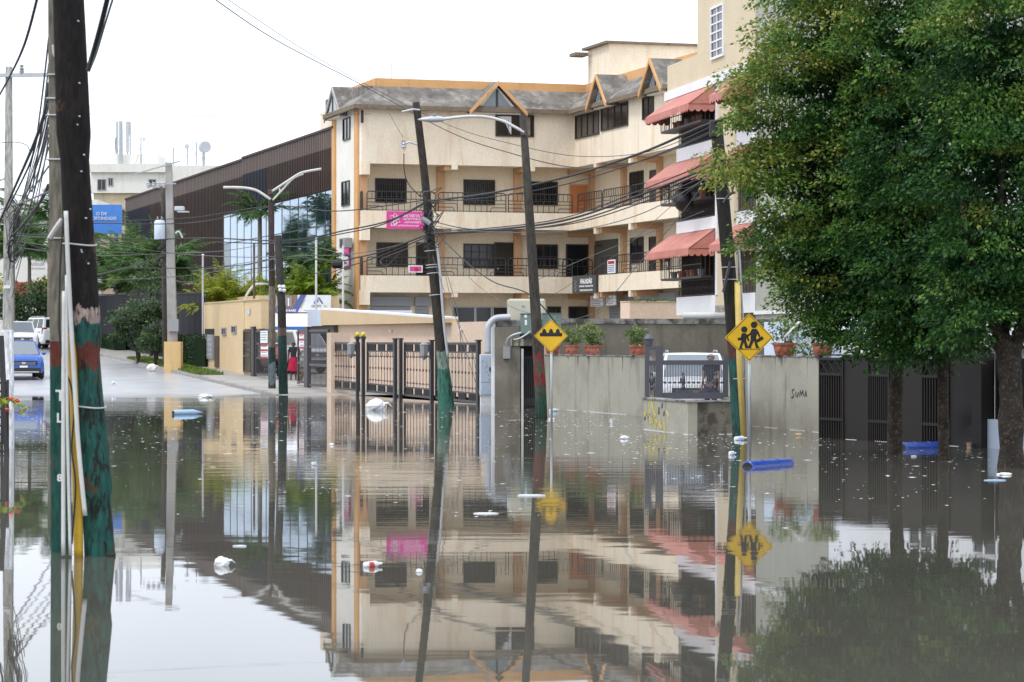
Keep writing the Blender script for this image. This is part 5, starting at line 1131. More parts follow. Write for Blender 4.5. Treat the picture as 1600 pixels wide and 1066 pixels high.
tree('slim street tree in the middle with a straight dark trunk', (1475, 718), d2, [(1474, 640, 0), (1472, 560, 0), (1466, 480, 0), (1455, 380, 0)], [.112, .10, .095, .09, .07],
     [([(1467, 500, 0), (1440, 420, -.2), (1410, 330, -.4), (1400, 200, 0)], [.06, .05, .04, .015]), ([(1460, 430, 0), (1490, 330, .2), (1510, 200, 0), (1520, 60, 0)], [.06, .05, .04, .015])],
     [E(1430, -80, d2, 130, 100, 1.4, 70), E(1420, 60, d2, 120, 110, 1.4, 80), E(1440, 230, d2 - .5, 100, 110, 1.2, 95), E(1430, 380, d2 - .4, 85, 80, 1.1, 66), E(1400, 480, d2 - .3, 60, 45, .9, 30), E(1455, 515, d2 - .2, 55, 50, .8, 44), E(1405, 522, d2 - .3, 40, 34, .7, 22), E(1505, 500, d2, 55, 45, .8, 34)],
     tint=.36, seed=8, side=lambda q: .2 * max(0, min(1, (q[2] - 5) / 3)), inner=[E(1430, 160, d2 + .8, 110, 290, 1.0, 140), E(1430, 430, d2 + .3, 80, 90, .8, 70), E(1490, 350, d2 + .9, 70, 150, .6, 70)])  # tint rises with height: the lit crown top put into leaf colour
tree('thick mossy street tree at the right edge with spreading limbs', (1580, 730), d3, [(1580, 650, 0), (1578, 590, 0), (1574, 560, 0), (1566, 530, 0)], [.225, .205, .20, .19, .16],
     [([(1576, 575, 0), (1560, 520, .1), (1545, 480, 0), (1520, 400, 0), (1500, 300, 0)], [.14, .11, .09, .07, .03]), ([(1578, 575, 0), (1590, 530, 0), (1605, 490, 0), (1640, 380, 0), (1660, 200, 0)], [.15, .12, .1, .08, .03]), ([(1570, 545, 0), (1572, 480, .2), (1565, 380, .2), (1570, 200, 0)], [.1, .08, .06, .02])],
     [E(1570, -90, d3, 140, 110, 1.4, 70), E(1560, 80, d3, 130, 130, 1.5, 90), E(1550, 250, d3 - .4, 110, 110, 1.2, 100), E(1560, 390, d3 - .3, 100, 70, 1.1, 70), E(1510, 480, d3 - .3, 55, 60, .8, 40), E(1560, 480, d3 + .3, 50, 45, .8, 24), E(1640, 440, d3, 70, 80, 1.0, 40), E(1680, 200, d3, 110, 180, 1.4, 80)],
     tint=.33, seed=14, side=lambda q: .2 * max(0, min(1, (q[2] - 5) / 3)), inner=[E(1575, 150, d3 + .8, 120, 290, 1.0, 150), E(1550, 400, d3 + .3, 90, 80, .8, 60)])  # paler towards the top, again light put into the leaf tint
# --- shrubs in pots
for i, (o, c, wdt) in enumerate(POTS):
    h = wdt * (1.75 if i < 4 else 1.45); ells = [((c.x, c.y, c.z + h * .75), (wdt * 1.08, wdt * .85, h * .8), 44)]
    if i == 2: ells.append(((c.x + .1, c.y, c.z + .25), (wdt * 1.2, wdt * .7, .2), 10))
    P, D, S, T = clumps(ells, 16, .13, .085, .45 if i != 3 else .35, shell=(.3, 1.05), seed=40 + i, tvar=.3); leaf_mesh('foliage', 'leaf_pot', o, P, D, S, T, .5)
sh = thing('wall_shrub', px(1258, 556, 60.8), 'small green shrub growing behind the wall between the two right pots', 'shrub'); c = px(1258, 545, 60.8); P, D, S, T = clumps([((c.x, c.y, c.z), (.24, .2, .2), 20)], 16, .1, .08, .3, seed=61); leaf_mesh('foliage', 'leaf_pot', sh, P, D, S, T)
fp = thing('fern', px(1020, 470, 111), 'small dark green fern on the peach planter wall', 'plant')
P, D, S, T = [], [], [], []
for k in range(16):
    an = k * .8; dr = Vector((math.cos(an), math.sin(an) * .5, .25)); b = px(1021, 471, 111)
    for i in range(14): P.append(b + dr * .09 * i - Vector((0, 0, .004 * i * i * .5))); D.append((dr.x + random.uniform(-1, 1), dr.y + random.uniform(-1, 1), .1)); S.append(.16); T.append(random.uniform(.1, .6))
leaf_mesh('foliage', 'leaf_palm', fp, np.array(P), np.array(D), S, T, .3)
# --- small roadside trees, background trees, hedges
def smalltree(label, x, yb, d, ells, pts=None, tint=.35, mat='leaf_dark', ls=.16, per=60, rad=.42, seed=1, grp=None, name='roadside_tree', tr=.09):
    b = px(x, yb, d); o = thing(name, (b.x, b.y, gz(b.x, b.y)), label, 'tree', grp)
    for q in (pts or []): trunk('trunk', [px(a, b_, d) for a, b_ in q], [tr, tr * .8, tr * .5], o, 7)
    P, D, S, T = clumps(ells, per, rad, ls, tint, shell=(.35, 1.05), seed=seed, tvar=.3); leaf_mesh('crown', mat, o, P, D, S, T); return o
smalltree('dense rounded dark tree on the verge, left one of the pair', 216, 566, 131, [E(208, 508, 131, 34, 38, 1.2, 56), E(222, 488, 131, 26, 14, .9, 20)], [[(216, 568), (214, 550), (205, 530)], [(217, 560), (218, 540), (225, 515)]], seed=21, grp='roadside trees on the verge')
smalltree('dense rounded dark tree on the verge beside the utility pole', 243, 571, 127, [E(240, 532, 127, 21, 24, .9, 30), E(236, 486, 128, 28, 14, .9, 24), E(248, 478, 128, 20, 12, .8, 14)], [[(243, 573), (242, 555), (236, 535)], [(244, 562), (246, 540), (246, 500)]], seed=22, grp='roadside trees on the verge')
smalltree('loose grey green tree behind the verge trees', 236, 520, 140, [E(235, 432, 140, 26, 30, 1.2, 26)], [[(236, 560), (237, 500), (235, 440)]], tint=.6, seed=23)
smalltree('broad dark green bush overhanging the parked white cars', 45, 500, 168, [E(50, 478, 168, 42, 30, 2.0, 60), E(10, 470, 168, 30, 34, 2.0, 30), E(70, 455, 170, 30, 22, 1.6, 24), E(100, 480, 170, 40, 36, 2, 40)], [[(45, 540), (46, 500), (50, 470)]], seed=24, ls=.24, rad=.7, name='roadside_bush')
smalltree('orange yellow flowering shrub before the red band of the shop wall', 62, 455, 175, [E(64, 446, 175, 12, 10, .8, 10), E(4, 440, 175, 9, 14, .8, 8)], [[(62, 480), (63, 455), (64, 445)]], mat='leaf_areca', tint=.95, ls=.22, seed=25, name='flowering_shrub')
def hedge(label, x0, x1, y0, y1, seed, dep=.8):
    a0, a1 = FF.at(x0, .3), FF.at(x1, .3); zb = gd(FF, (a0 + a1) / 2); zt_ = FF.z((x0 + x1) / 2, y0, .3)
    o = thing('hedge', FF.p((a0 + a1) / 2, zb, .3), label, 'hedge', 'clipped hedges along the ribbed fence'); MB().fbox(FF, a0 + .1, a1 - .1, zb, zt_ - .1, .15, dep - .1).build('inner_growth', 'leaf_hedge', o)
    n = int((a1 - a0) * 700); g = np.random.default_rng(seed); a = g.uniform(a0, a1, n); z = g.uniform(zb, zt_, n); bb = np.where(g.random(n) < .6, dep, g.uniform(.1, dep, n)) + g.normal(size=n) * .04; z = np.where(bb < dep - .2, zt_ + g.normal(size=n) * .04, z)
    P = np.stack([FF.o.x + FF.A.x * a + FF.n.x * bb, FF.o.y + FF.A.y * a + FF.n.y * bb, z], 1); leaf_mesh('leaves', 'leaf_hedge', o, P, g.normal(size=(n, 3)) + np.array([FF.n.x, FF.n.y, .3]), g.uniform(.06, .13, n), np.clip(g.normal(.45, .25, n), 0, 1), .6)
hedge('clipped dark hedge below the ribbed fence left of the verge trees', 155, 193, 526, 556, 31); hedge('clipped dark hedge between utility pole and gatehouse', 284, 317, 526, 575, 32)
gr_o = MB(); n = 5200; g = np.random.default_rng(5); s_ = g.uniform(17, 38, n); t_ = g.uniform(-2.2, -1.0, n)
P = np.array([[P0.x + U.x * a + N.x * b, P0.y + U.y * a + N.y * b, 0] for a, b in zip(s_, t_)]); P[:, 2] = [gz(p[0], p[1]) + .12 for p in P]
go = leaf_mesh('grass', 'leaf_grass', None, P, g.normal(size=(n, 3)) * .5 + np.array([0, 0, 1.0]), g.uniform(.08, .2, n), np.clip(g.normal(.65, .25, n), 0, 1), .25); tag(go, 'short bright green grass on the kerbside verge', None, kind='stuff')
# --- palms
def palm(label, base, hgt, nf, fl, name='palm_tree', mat='leaf_palm', tint=.5, seed=1, lw=.05, ll=.7, rt=.16, up=.9, grp=None, stems=None):
    g = np.random.default_rng(seed); o = thing(name, base, label, 'palm', grp); base = Vector(base); P, D, S, T = [], [], [], []; rach = MB()
    for (dx, dy, hh) in (stems or [(0, 0, hgt)]):
        top = base + Vector((dx, dy, hh))
        if hh > .3: MB().tube([base + Vector((dx * .6, dy * .6, -.3)), base + Vector((dx * .8, dy * .8, hh * .5)), top], [rt, rt * .85, rt * .7], 8).build('trunk', 'palm_trunk', o, smooth=True)
        for k in range(nf):
            an = 2 * math.pi * (k + g.uniform(-.3, .3)) / nf; el = g.uniform(.25, 1.35) * up; L = fl * g.uniform(.8, 1.15); pts = []
            p = top.copy(); dr = Vector((math.cos(an) * math.cos(el), math.sin(an) * math.cos(el), math.sin(el))); ns = 14
            for i in range(ns + 1):
                pts.append(p.copy()); p += dr * (L / ns); dr = (dr - Vector((0, 0, .055 + .012 * i * .6))).normalized()
            rach.tube(pts, [.03 * (1 - .8 * i / ns) for i in range(ns + 1)], 4, False); t0 = tint + g.normal() * .15
            for i in range(2, ns):
                d_ = (pts[i + 1] - pts[i - 1]).normalized(); sd = d_.cross(Vector((0, 0, 1))); sd = sd.normalized() if sd.length > .01 else Vector((1, 0, 0))
                for s in (-1, 1):
                    for m_ in range(5):
                        P.append(pts[i].lerp(pts[i + 1], m_ / 5)); D.append(sd * s + d_ * .75 + Vector((0, 0, -.5 + g.normal() * .3))); S.append(ll * math.sin(math.pi * (i / ns) ** .7 * .85 + .35) * g.uniform(.75, 1.1)); T.append(min(1, max(0, t0 + g.normal() * .12)))
    rach.build('rachises', 'leaf_palm' if mat == 'leaf_palm' else 'leaf_areca', o); leaf_mesh('fronds', mat, o, np.array([tuple(p) for p in P]), np.array([tuple(p) for p in D]), S, T, .13 * (lw / .05), .1); return o
def pb_(x, y, d): p = px(x, y, d); return (p.x, p.y, gz(p.x, p.y))
for i, (x, d, ytop, fl, lab) in enumerate(((212, 150, 440, 3.3, 'tall feathery palm behind the ribbed fence, left of the utility pole'), (182, 158, 452, 3.0, 'lower feathery palm at the left of the palm group'), (252, 146, 432, 2.8, 'feathery palm partly behind the utility pole'), (46, 176, 400, 2.7, 'palm in front of the white shop wall'), (20, 150, 395, 2.4, 'palm behind the white based concrete pole'))):
    b = pb_(x, 0, d); palm(lab, b, px(0, ytop, d).z - b[2], 30, fl * 1.2, seed=50 + i, ll=.95, up=1.15, tint=.62 if i < 3 else .5)
for i, (x, d, ytop, fl, lab) in enumerate(((500, 127.2, 410, 1.7, 'palm close to the cream building before the glass wall'), (470, 129, 425, 1.5, 'short palm in front of the blue glass wall'), (406, 140, 335, 2.3, 'added tall palm with drooping fronds standing in for one mirrored in the glass wall'))):  # the tall one is added in place of a palm reflection in the glass
    b = pb_(x, 0, d); palm(lab, b, px(0, ytop, d).z - b[2], 15, fl, seed=60 + i, ll=.6, tint=.4)
# palms across the street (they also show mirrored in the glass wall)
for i, (x, y, h) in enumerate(((-30, 166, 8), (-36, 172, 9.5), (-44, 190, 9), (-27, 158, 6.5))):
    palm(['palm on the far left kerb behind the near poles', 'tallest palm on the far left kerb', 'farthest palm on the left kerb', 'short palm on the left kerb'][i], (x, y, gz(x, y)), h, 15, 2.8, seed=70 + i, tint=.45)
for i, (x, d, yb, sz, lab) in enumerate(((352, 129.5, 476, 1.5, 'bright yellow green areca palm above the gatehouse wall'), (336, 131, 480, 1.1, 'small yellow areca palm at the gatehouse corner'), (412, 130, 480, 1.3, 'yellow green areca palm right of the gatehouse'), (384, 131, 482, 1.2, 'areca palm over the middle of the gatehouse'), (490, 126.6, 462, 1.4, 'green areca palm behind the long signboard'), (452, 128, 462, 1.3, 'green areca palm above the canopy signboard'))):
    p = px(x, yb, d); b = (p.x, p.y, gz(p.x, p.y)); hh = p.z - b[2]
    palm(lab, b, hh, 13, sz * 1.6, 'areca_palm', 'leaf_areca', .8 if i < 4 else .5, 80 + i, .06, .5, .06, 1.1, 'areca palms over the gatehouse wall', [(0, 0, hh), (.35, .2, hh - .3), (-.35, .1, hh - .2)])
# flowering shrub and dark fence at the left edge
lf = thing('edge_fence', wp(2, 701), 'dark metal grid fence at the left edge of the photo', 'fence'); FLf = Face(wp(-60, 709).xy, (1, 0)); A0, A1 = FLf.at(-60), FLf.at(12); dl = wd(709)
q = MB().hexa([FLf.p(A0, -.4, .04), FLf.p(A1 + .03, -.4, .04), FLf.p(A1 + .03, -.4, -.04), FLf.p(A0, -.4, -.04), FLf.p(A0, -.34, .04), FLf.p(A1 + .03, -.34, .04), FLf.p(A1 + .03, -.34, -.04), FLf.p(A0, -.34, -.04)])
for k in range(9): q.fbox(FLf, A0, A1, .02 + k * .16, .06 + k * .16, -.02, .02)
for k in range(9): a = A0 + (A1 - A0) * k / 8; q.fbox(FLf, a - .02, a + .02, -.4, 1.38, -.03, .03)
q.build('grid', 'iron_dark', lf); MB().hexa([FLf.p(A1 - .04, -.4, .06), FLf.p(A1 + .04, -.4, .06), FLf.p(A1 + .04, -.4, -.06), FLf.p(A1 - .04, -.4, -.06), FLf.p(A1 - .16, 2.2, .06), FLf.p(A1 - .08, 2.2, .06), FLf.p(A1 - .08, 2.2, -.06), FLf.p(A1 - .16, 2.2, -.06)]).build('post', 'iron_dark', lf)
fs = thing('flowering_shrub', px(4, 640, 47), 'green shrub with red flowers at the left edge over the water', 'shrub'); MB().tube(bez([px(-14, 720, 47.5), px(-8, 640, 47), px(6, 618, 47), px(24, 632, 47)], 5), .012, 5).build('stem', 'bark', fs)
c = [px(-4, 622, 47), px(8, 628, 47), px(26, 640, 47), px(-10, 650, 47)]; P, D, S, T = clumps([((a.x, a.y, a.z), (.12, .1, .1), 6) for a in c], 7, .07, .09, .6, seed=91); leaf_mesh('foliage', 'leaf_areca', fs, P, D, S, T, .6)
for x, y in ((27, 626), (11, 640), (17, 623)): MB().blob(px(x, y, 46.8), (.045, .04, .03), 8, 5, .3, x).build('flower', 'petal_red', fs)
# ================================================================== POLES
def polepart(o, pts, rad, mat, n=12, nm='pole'): return MB().tube(pts, rad, n).build(nm, mat, o, smooth=True)
dn = wd(868)
np_ = thing('utility_pole', wp(157, 868), 'thick black creosoted wooden pole with green painted base in the foreground', 'utility pole')
polepart(np_, bez([px(160, 985, dn), px(156, 868, dn), px(147, 740, dn), px(136, 600, dn), px(128, 450, dn), px(117, 250, dn), px(107, 0, dn), px(98, -200, dn)], 6), [.172] + [.168, .166, .163, .16, .157, .153, .15, .147, .144, .142] * 4 + [.14, .14], 'pole_near', 20)
for y in (383, 636): 
    xc = np.interp(y, [0, 250, 450, 600, 740], [107, 117, 128, 136, 147]); p = px(xc, y, dn); MB().tube([p + Vector((math.cos(a) * .166, math.sin(a) * .166, .01 * math.sin(a * 2))) for a in np.linspace(0, 2 * math.pi, 25)], .008, 5).build('metal_strap', 'galv', np_)
for x, y in ((124, 130), (131, 242), (127, 268), (127, 391), (128, 394), (138, 412), (121, 195), (134, 341), (141, 327), (124, 182), (122, 33)): MB().lathe(px(x, y, dn - .152), [(.009, .03), (.010, .0), (.005, -.008)], 8, axis=(0, 1, 0)).build('bolt_head', 'galv', np_)
MB().tube([px(178 + 3 * math.sin(i), 866 + i * .4, dn - .1) for i in range(4)] + [px(170, 868, dn - .18)], .012, 5).build('cable_loop', 'rubber', np_)
dp = wd(862)
cp = thing('concrete_post', wp(94, 862), 'square concrete post with green base standing left of the thick black pole', 'utility pole')
def sq(x, y, w, d_, dd): p = px(x, y, dd); return [p + Vector((-w / 2, -d_ / 2, 0)), p + Vector((w / 2, -d_ / 2, 0)), p + Vector((w / 2, d_ / 2, 0)), p + Vector((-w / 2, d_ / 2, 0))]
MB().hexa(sq(97, 960, .19, .19, dp) + sq(86, -200, .135, .135, dp)).build('post', 'post_near', cp, bevel=.015)
for y in (118, 155, 181, 250, 373): p = px(87 + (y / 860) * 7, y, dp); MB().tube([p + Vector(v) for v in ((-.085, -.085, 0), (.085, -.085, 0), (.085, .085, .01), (-.085, .085, 0), (-.085, -.085, 0))], .008, 5).build('metal_strap', 'galv', cp)
MB().tube([px(78, 372, dp - .15), px(91, 352, dp - .2), px(97, 343, dp - .2)], .028, 7).build('conduit_elbow', 'pvc', cp); MB().tube([px(83, 70, dp - .1), px(84, 84, dp - .1), px(90, 96, dp - .1)], .014, 6).build('cable_stub', 'pvc', cp)
for nm, pts, r, mt in (('white_conduit', [(103, 330), (107, 430), (114, 560), (122, 690), (133, 806)], .022, 'pvc'), ('white_conduit', [(100, 455), (99, 650), (99, 868)], .020, 'pvc'), ('white_conduit', [(104, 430), (105, 640), (110, 868)], .016, 'pvc'), ('yellow_pipe', [(111, 520), (116, 620), (120, 740), (123, 872)], .046, 'yellow_pipe'), ('black_cable', [(99, 340), (94, 420), (93, 520), (101, 575), (110, 600), (116, 640), (112, 700), (118, 760), (112, 850)], .009, 'rubber')):
    MB().tube(bez([px(x, y, dn - .22 if nm != 'yellow_pipe' else dn - .12) for x, y in pts], 6), r, 8).build(nm, mt, cp, smooth=True)
text('T', .15, 'sign_white', cp, px(87, 626, dp - .10), (1, 0, 0), U3, bold=.004); text('L', .13, 'sign_white', cp, px(88, 660, dp - .105), (1, 0, 0), U3, bold=.003); text('8', .10, 'sign_white', cp, px(89, 752, dp - .112), (1, 0, 0), U3, bold=.003)
dl = wd(701)
lp = thing('utility_pole', wp(12, 701), 'concrete pole with white painted base and steel crossarm at the far left', 'utility pole')
MB().hexa(sq(12, 760, .23, .23, dl) + sq(14, 104, .12, .12, dl)).build('pole', 'pole_white', lp, bevel=.02); MB().bar(px(-30, 118, dl - .12), px(76, 117, dl - .12), .07, .07).build('crossarm', 'galv', lp)
for x in (34, -8): MB().lathe(px(x, 116, dl - .12), [(.045, 0), (.05, .06), (.03, .08), (.055, .1), (.03, .13), (.04, .17), (.015, .19)], 8).build('insulator', 'box_grey', lp)
MB().tube([px(20 + 7 * math.cos(a), 392 + 17 * math.sin(a), dl - .2 - .01 * a) for a in np.linspace(0, 25, 90)], .018, 5).build('cable_coil', 'rubber', lp); MB().box(px(8, 0, dl).x, px(18, 0, dl).x, dl - .16, dl - .14, px(0, 451, dl).z, px(0, 446, dl).z).build('label_plate', 'sign_white', lp)
rr = random.Random(3)
for i in range(16):
    x, y = rr.uniform(8, 40), rr.uniform(300, 380); MB().tube(bez([px(x, y, dl - .2), px(x + rr.uniform(-10, 14), y + rr.uniform(10, 40), dl - .25), px(14 + rr.uniform(-5, 8), y + rr.uniform(30, 90), dl - .2)], 5), rr.choice((.006, .009, .012)), 4).build('loose_wire', rr.choice(('cable', 'cable_grey')), lp)
# utility pole by the verge
du = 122.0
up_ = thing('utility_pole', px(271, 577, du), 'weathered concrete pole on an ochre block beside the verge trees', 'utility pole')
MB().hexa(sq(270, 545, .46, .4, du) + sq(263.5, 254, .3, .26, du)).build('pole', 'pole_concrete', up_, bevel=.02); MB().box(px(258, 0, du).x, px(284, 0, du).x, du - .42, du + .42, .5, px(0, 534, du).z).build('base_block', 'ochre_block', up_)
MB().bar(px(205, 274, du - .3), px(281, 252, du - .2), .06, .06).build('crossarm', 'steel', up_); MB().bar(px(228, 288, du - .25), px(275, 287, du - .25), .06).build('lower_arm', 'steel', up_)
for x in (232, 240, 248, 256): MB().lathe(px(x, 294, du - .3), [(.05, 0), (.09, .07), (.05, .1), (.09, .15), (.05, .19), (.08, .24), (.03, .28)], 8).build('insulator', 'galv', up_)
tb = MB().lathe(px(249.5, 375, du - .4), [(.24, 0), (.26, .03), (.26, .85), (.2, .93), (.05, .95)], 16).build('transformer_can', 'light_blue_panel', up_, smooth=True)
for s in (-.1, .1): MB().lathe(px(249.5, 345, du - .4) + Vector((s, 0, 0)), [(.03, 0), (.05, .08), (.03, .12), (.045, .2)], 8).build('bushing', 'box_grey', tb)
MB().box(px(265, 0, du).x, px(280.5, 0, du).x, du - .5, du - .24, px(0, 518, du).z, px(0, 499, du).z).build('meter_box', 'box_grey', up_)
lh = MB().box(px(274, 0, du).x, px(289, 0, du).x, du - .4, du + .0, px(0, 330, du).z, px(0, 323, du).z).build('flood_light', 'antenna_white', up_, bevel=.04); MB().box(px(279, 0, du).x, px(296, 0, du).x, du - .4, du, px(0, 332.5, du).z, px(0, 330.5, du).z).build('light_bracket', 'galv', lh)
MB().tube(bez([px(274, 365, du - .3), px(280, 362, du - .3), px(285, 372, du - .3)], 4), .05, 6).build('lamp_neck', 'antenna_white', up_)
tp_ = thing('utility_pole', px(258, 566, du + .8), 'thin dark wooden pole right behind the weathered concrete pole', 'utility pole'); polepart(tp_, [px(258, 570, du + .8), px(256, 330, du + .8), px(254, 292, du + .8)], [.13, .12, .11], 'pole_wood', 8)
for i in range(8): MB().blob(px(254 + rr.uniform(-8, 6), 390 + rr.uniform(-22, 34), du + .4), (.12, .1, .10), 7, 4, .4, i).build('splice_clutter', 'cable', tp_)
# pair of poles on the pavement
da = wd(613.5); pa_ = thing('lamp_pole', wp(425, 613.5), 'slim worn street lamp pole with two bent arms by the gate', 'street lamp')
polepart(pa_, [px(425, 622, da), px(425, 450, da), px(423, 296, da)], [.155, .13, .115], 'pole_lamp', 10); MB().box(px(419.5, 0, da).x, px(427, 0, da).x, da - .13, da + .13, px(0, 304, da).z, px(0, 296, da).z).build('cap_clamp', 'door_brown', pa_)
for pts, r in (([(423, 312), (413, 305), (400, 297.5), (385, 294), (368, 293), (349, 293)], .055), ([(425, 299), (445, 286), (465, 273), (477, 268.5), (502, 264)], .05), ([(426, 313), (440, 298), (458, 279), (474, 272)], .04)): MB().tube(bez([px(x, y, da - .1) for x, y in pts], 5), r, 7).build('lamp_arm', 'pvc', pa_, smooth=True)
MB().bar(px(437, 294, da - .1), px(437, 302, da - .1), .05).build('arm_brace', 'pvc', pa_)
db = wd(617); pb2 = thing('utility_pole', wp(442.5, 617), 'shorter dark wooden pole right of the slim lamp pole', 'utility pole'); polepart(pb2, [px(443, 626, db), px(440, 480, db), px(434, 368, db)], [.185, .165, .14], 'pole_thin', 10)
for i, (x, y) in enumerate(((437, 448), (443, 448), (438, 453), (444, 454))): MB().blob(px(x, y, db - .2), (.085, .07, .075), 8, 5, .05, i).build('white_insulator', 'plastic_white', pb2)
for x, yt, yb, lab, mt in ((397, 380, 500, 'rusty thin service pole above the gatehouse', 'door_brown'), (494, 370, 478, 'thin pale service pole before the glass wall', 'pvc'), (536, 384, 480, 'thin service pipe at the corner of the cream building', 'pvc')):
    o = thing('service_pole', px(x, yb, 118), lab, 'pole'); MB().tube([px(x, yb + 30, 118), px(x, yt, 118)], .05, 6).build('pipe', mt, o)
# leaning pole in the middle
dm = wd(632); lm = thing('utility_pole', wp(697, 632), 'thick leaning wooden pole tangled in cables in the middle, green base', 'utility pole')
polepart(lm, bez([px(701, 660, dm), px(697, 632, dm), px(694, 590, dm), px(687, 520, dm), px(675, 400, dm), px(664, 280, dm), px(650, 160, dm)], 5), [.30, .285, .27, .25, .225, .2, .19, .175, .165, .15, .14, .13, .125, .12], 'pole_lean', 16)
MB().tube(bez([px(682, 380, dm - .2), px(687, 420, dm - .25), px(693, 500, dm - .3), px(700, 560, dm - .3)], 5), .045, 7).build('conduit', 'galv', lm, smooth=True)
for y in (392, 414, 418, 427, 461): 
    xc = np.interp(y, [280, 400, 520], [664, 675, 687]); MB().tube([px(xc, y, dm) + Vector((math.cos(a) * .225, math.sin(a) * .225, .02 * math.cos(a))) for a in np.linspace(0, 6.3, 15)], .015, 4).build('metal_strap', 'galv', lm)
for pts in ([(652, 226), (640, 222), (634, 224)], [(634, 224), (629, 218), (627, 228), (631, 236), (634, 226)], [(628, 175), (645, 171), (656, 172)]): MB().tube([px(x, y, dm - .1) for x, y in pts], .035, 6).build('cutout_arm', 'galv', lm)
MB().lathe(px(631, 232, dm - .1), [(.03, 0), (.07, .05), (.04, .1), (.07, .15), (.04, .2), (.06, .25)], 8).build('fuse_insulator', 'galv', lm)
MB().tube([px(659, 341, dm - .4), px(672, 350, dm - .4)], .09, 10).build('splice_can', 'box_grey', lm)
for i in range(40):
    x, y = 668 + rr.uniform(-14, 14), 345 + rr.uniform(-50, 35); MB().tube(bez([px(x, y, dm - .35), px(x + rr.uniform(-16, 16), y + rr.uniform(-16, 20), dm - .45), px(668 + rr.uniform(-6, 12), y + rr.uniform(-14, 20), dm - .35)], 4), rr.choice((.008, .012, .018)), 4).build('loose_wire', rr.choice(('cable', 'cable', 'cable_grey')), lm)
for i in range(6): MB().blob(px(667 + rr.uniform(-7, 9), 350 + rr.uniform(-30, 24), dm - .25), (.13, .1, .13), 7, 5, .4, i).build('splice_clutter', 'cable', lm)
# pole with the long lamp arm
dk = wd(655); lk = thing('lamp_pole', wp(846, 655), 'wooden pole with long curved lamp arm and red flaking paint beside the speed bump sign', 'street lamp')
polepart(lk, [px(847, 680, dk), px(844, 600, dk), px(834, 440, dk), px(825, 300, dk), px(817, 180, dk)], [.165, .155, .135, .115, .095], 'pole_red', 12)
MB().tube(bez([px(819, 207, dk - .1), px(805, 199, dk - .1), px(785, 189, dk - .1), px(760, 183, dk - .1), px(730, 182, dk - .1), px(692, 186, dk - .1)], 5), .04, 8).build('lamp_arm', 'pvc', lk, smooth=True); MB().box(px(814, 0, dk).x, px(822, 0, dk).x, dk - .13, dk + .1, px(0, 212, dk).z, px(0, 203, dk).z).build('arm_clamp', 'door_brown', lk)
hd = MB().lathe(px(698, 186, dk - .1), [(.03, 0), (.06, .1), (.085, .25), (.08, .45), (.05, .65), (.01, .78)], 10, axis=(-1, 0, -.02)).build('lamp_head', 'galv', lk, smooth=True); MB().lathe(px(679, 183, dk - .1), [(.05, 0), (.05, .06), (.03, .09)], 10).build('photocell', 'box_green', hd)
# pole under the tree with yellow pipe
dq = wd(686); lq = thing('utility_pole', wp(1156, 686), 'dark wooden pole with green base behind the school sign', 'utility pole')
polepart(lq, [px(1160, 720, dq), px(1156, 686, dq), px(1149, 560, dq), px(1137, 400, dq), px(1126, 270, dq), px(1119, 190, dq)], [.165, .16, .155, .15, .14, .13], 'pole_green', 14)
MB().tube([px(1152, 440, dq - .12), px(1155, 560, dq - .15), px(1163, 700, dq - .18)], .065, 10).build('yellow_pipe', 'yellow_pale', lq, smooth=True); MB().tube([px(1154, 380, dq + .1), px(1163, 540, dq), px(1168, 700, dq - .1)], .025, 6).build('grey_pipe', 'galv', lq)
for y in (311, 418, 437, 592): MB().tube([px(np.interp(y, [270, 400, 560, 686], [1126, 1137, 1150, 1157]), y, dq) + Vector((math.cos(a) * .17 + .02, math.sin(a) * .17, 0)) for a in np.linspace(0, 6.3, 15)], .01, 4).build('metal_strap', 'galv', lq)
MB().bar(px(1141, 409, dq - .2), px(1130, 457, dq - .25), .05).build('loose_bracket', 'iron_dark', lq); MB().tube(bez([px(1130, 317, dq - .2), px(1138, 306, dq - .2), px(1147, 300, dq - .25)], 4), .03, 6).build('hook', 'iron_dark', lq)
MB().lathe(px(1119, 214, dq), [(.15, 0), (.15, .32), (.13, .36)], 12).build('top_cap', 'black', lq)
# ================================================================== ROAD SIGNS
def sign(x, y, half, d, label, ybase):
    o = thing('road_sign', wp(x, ybase), label, 'road sign'); c = px(x, y, d - .06); h = half / FPX * d
    def dia(k, y0, t): return [(c.x - h * k, c.y + y0, c.z), (c.x, c.y + y0, c.z - h * k), (c.x + h * k, c.y + y0, c.z), (c.x, c.y + y0, c.z + h * k)], (0, t, 0)
    p, t = dia(1, 0, -.006); pl = MB().prism(p, t).build('plate', 'sign_yellow', o)
    bd = MB(); 
    k0, k1 = .945, .92
    for i in range(4):
        P_ = [Vector((c.x + h * k * math.cos(a), c.y - .0075, c.z + h * k * math.sin(a))) for k, a in ((k0, i * math.pi / 2), (k0, (i + 1) * math.pi / 2), (k1, (i + 1) * math.pi / 2), (k1, i * math.pi / 2))]; bd.prism(P_, (0, -.002, 0))
    bd.build('border', 'black', pl)
    for s in (-1, 1): MB().lathe((c.x, c.y - .006, c.z + s * h * .86), [(.012, .0), (.012, -.008), (.005, -.012)], 8, axis=(0, 1, 0)).build('bolt', 'galv', pl)
    MB().tube([px(x + 1, ybase + 30, d), px(x + .3, y - half * .8, d)], .032, 8).build('post', 'galv', o, smooth=True)
    return o, c, h, pl
dS1 = wd(658); o, c, h, pl = sign(861, 525, 26.5, dS1, 'yellow diamond speed bump warning sign on a thin steel post', 658)
q = [(-.66, -.12), (.66, -.12), (.66, .07), (.52, .10)]
for cxx in (.40, 0, -.40): q += [(cxx + .13, .12), (cxx + .09, .27), (cxx + .03, .33), (cxx - .03, .33), (cxx - .09, .27), (cxx - .13, .12), (cxx - .2, .08)]
q += [(-.66, .07)]
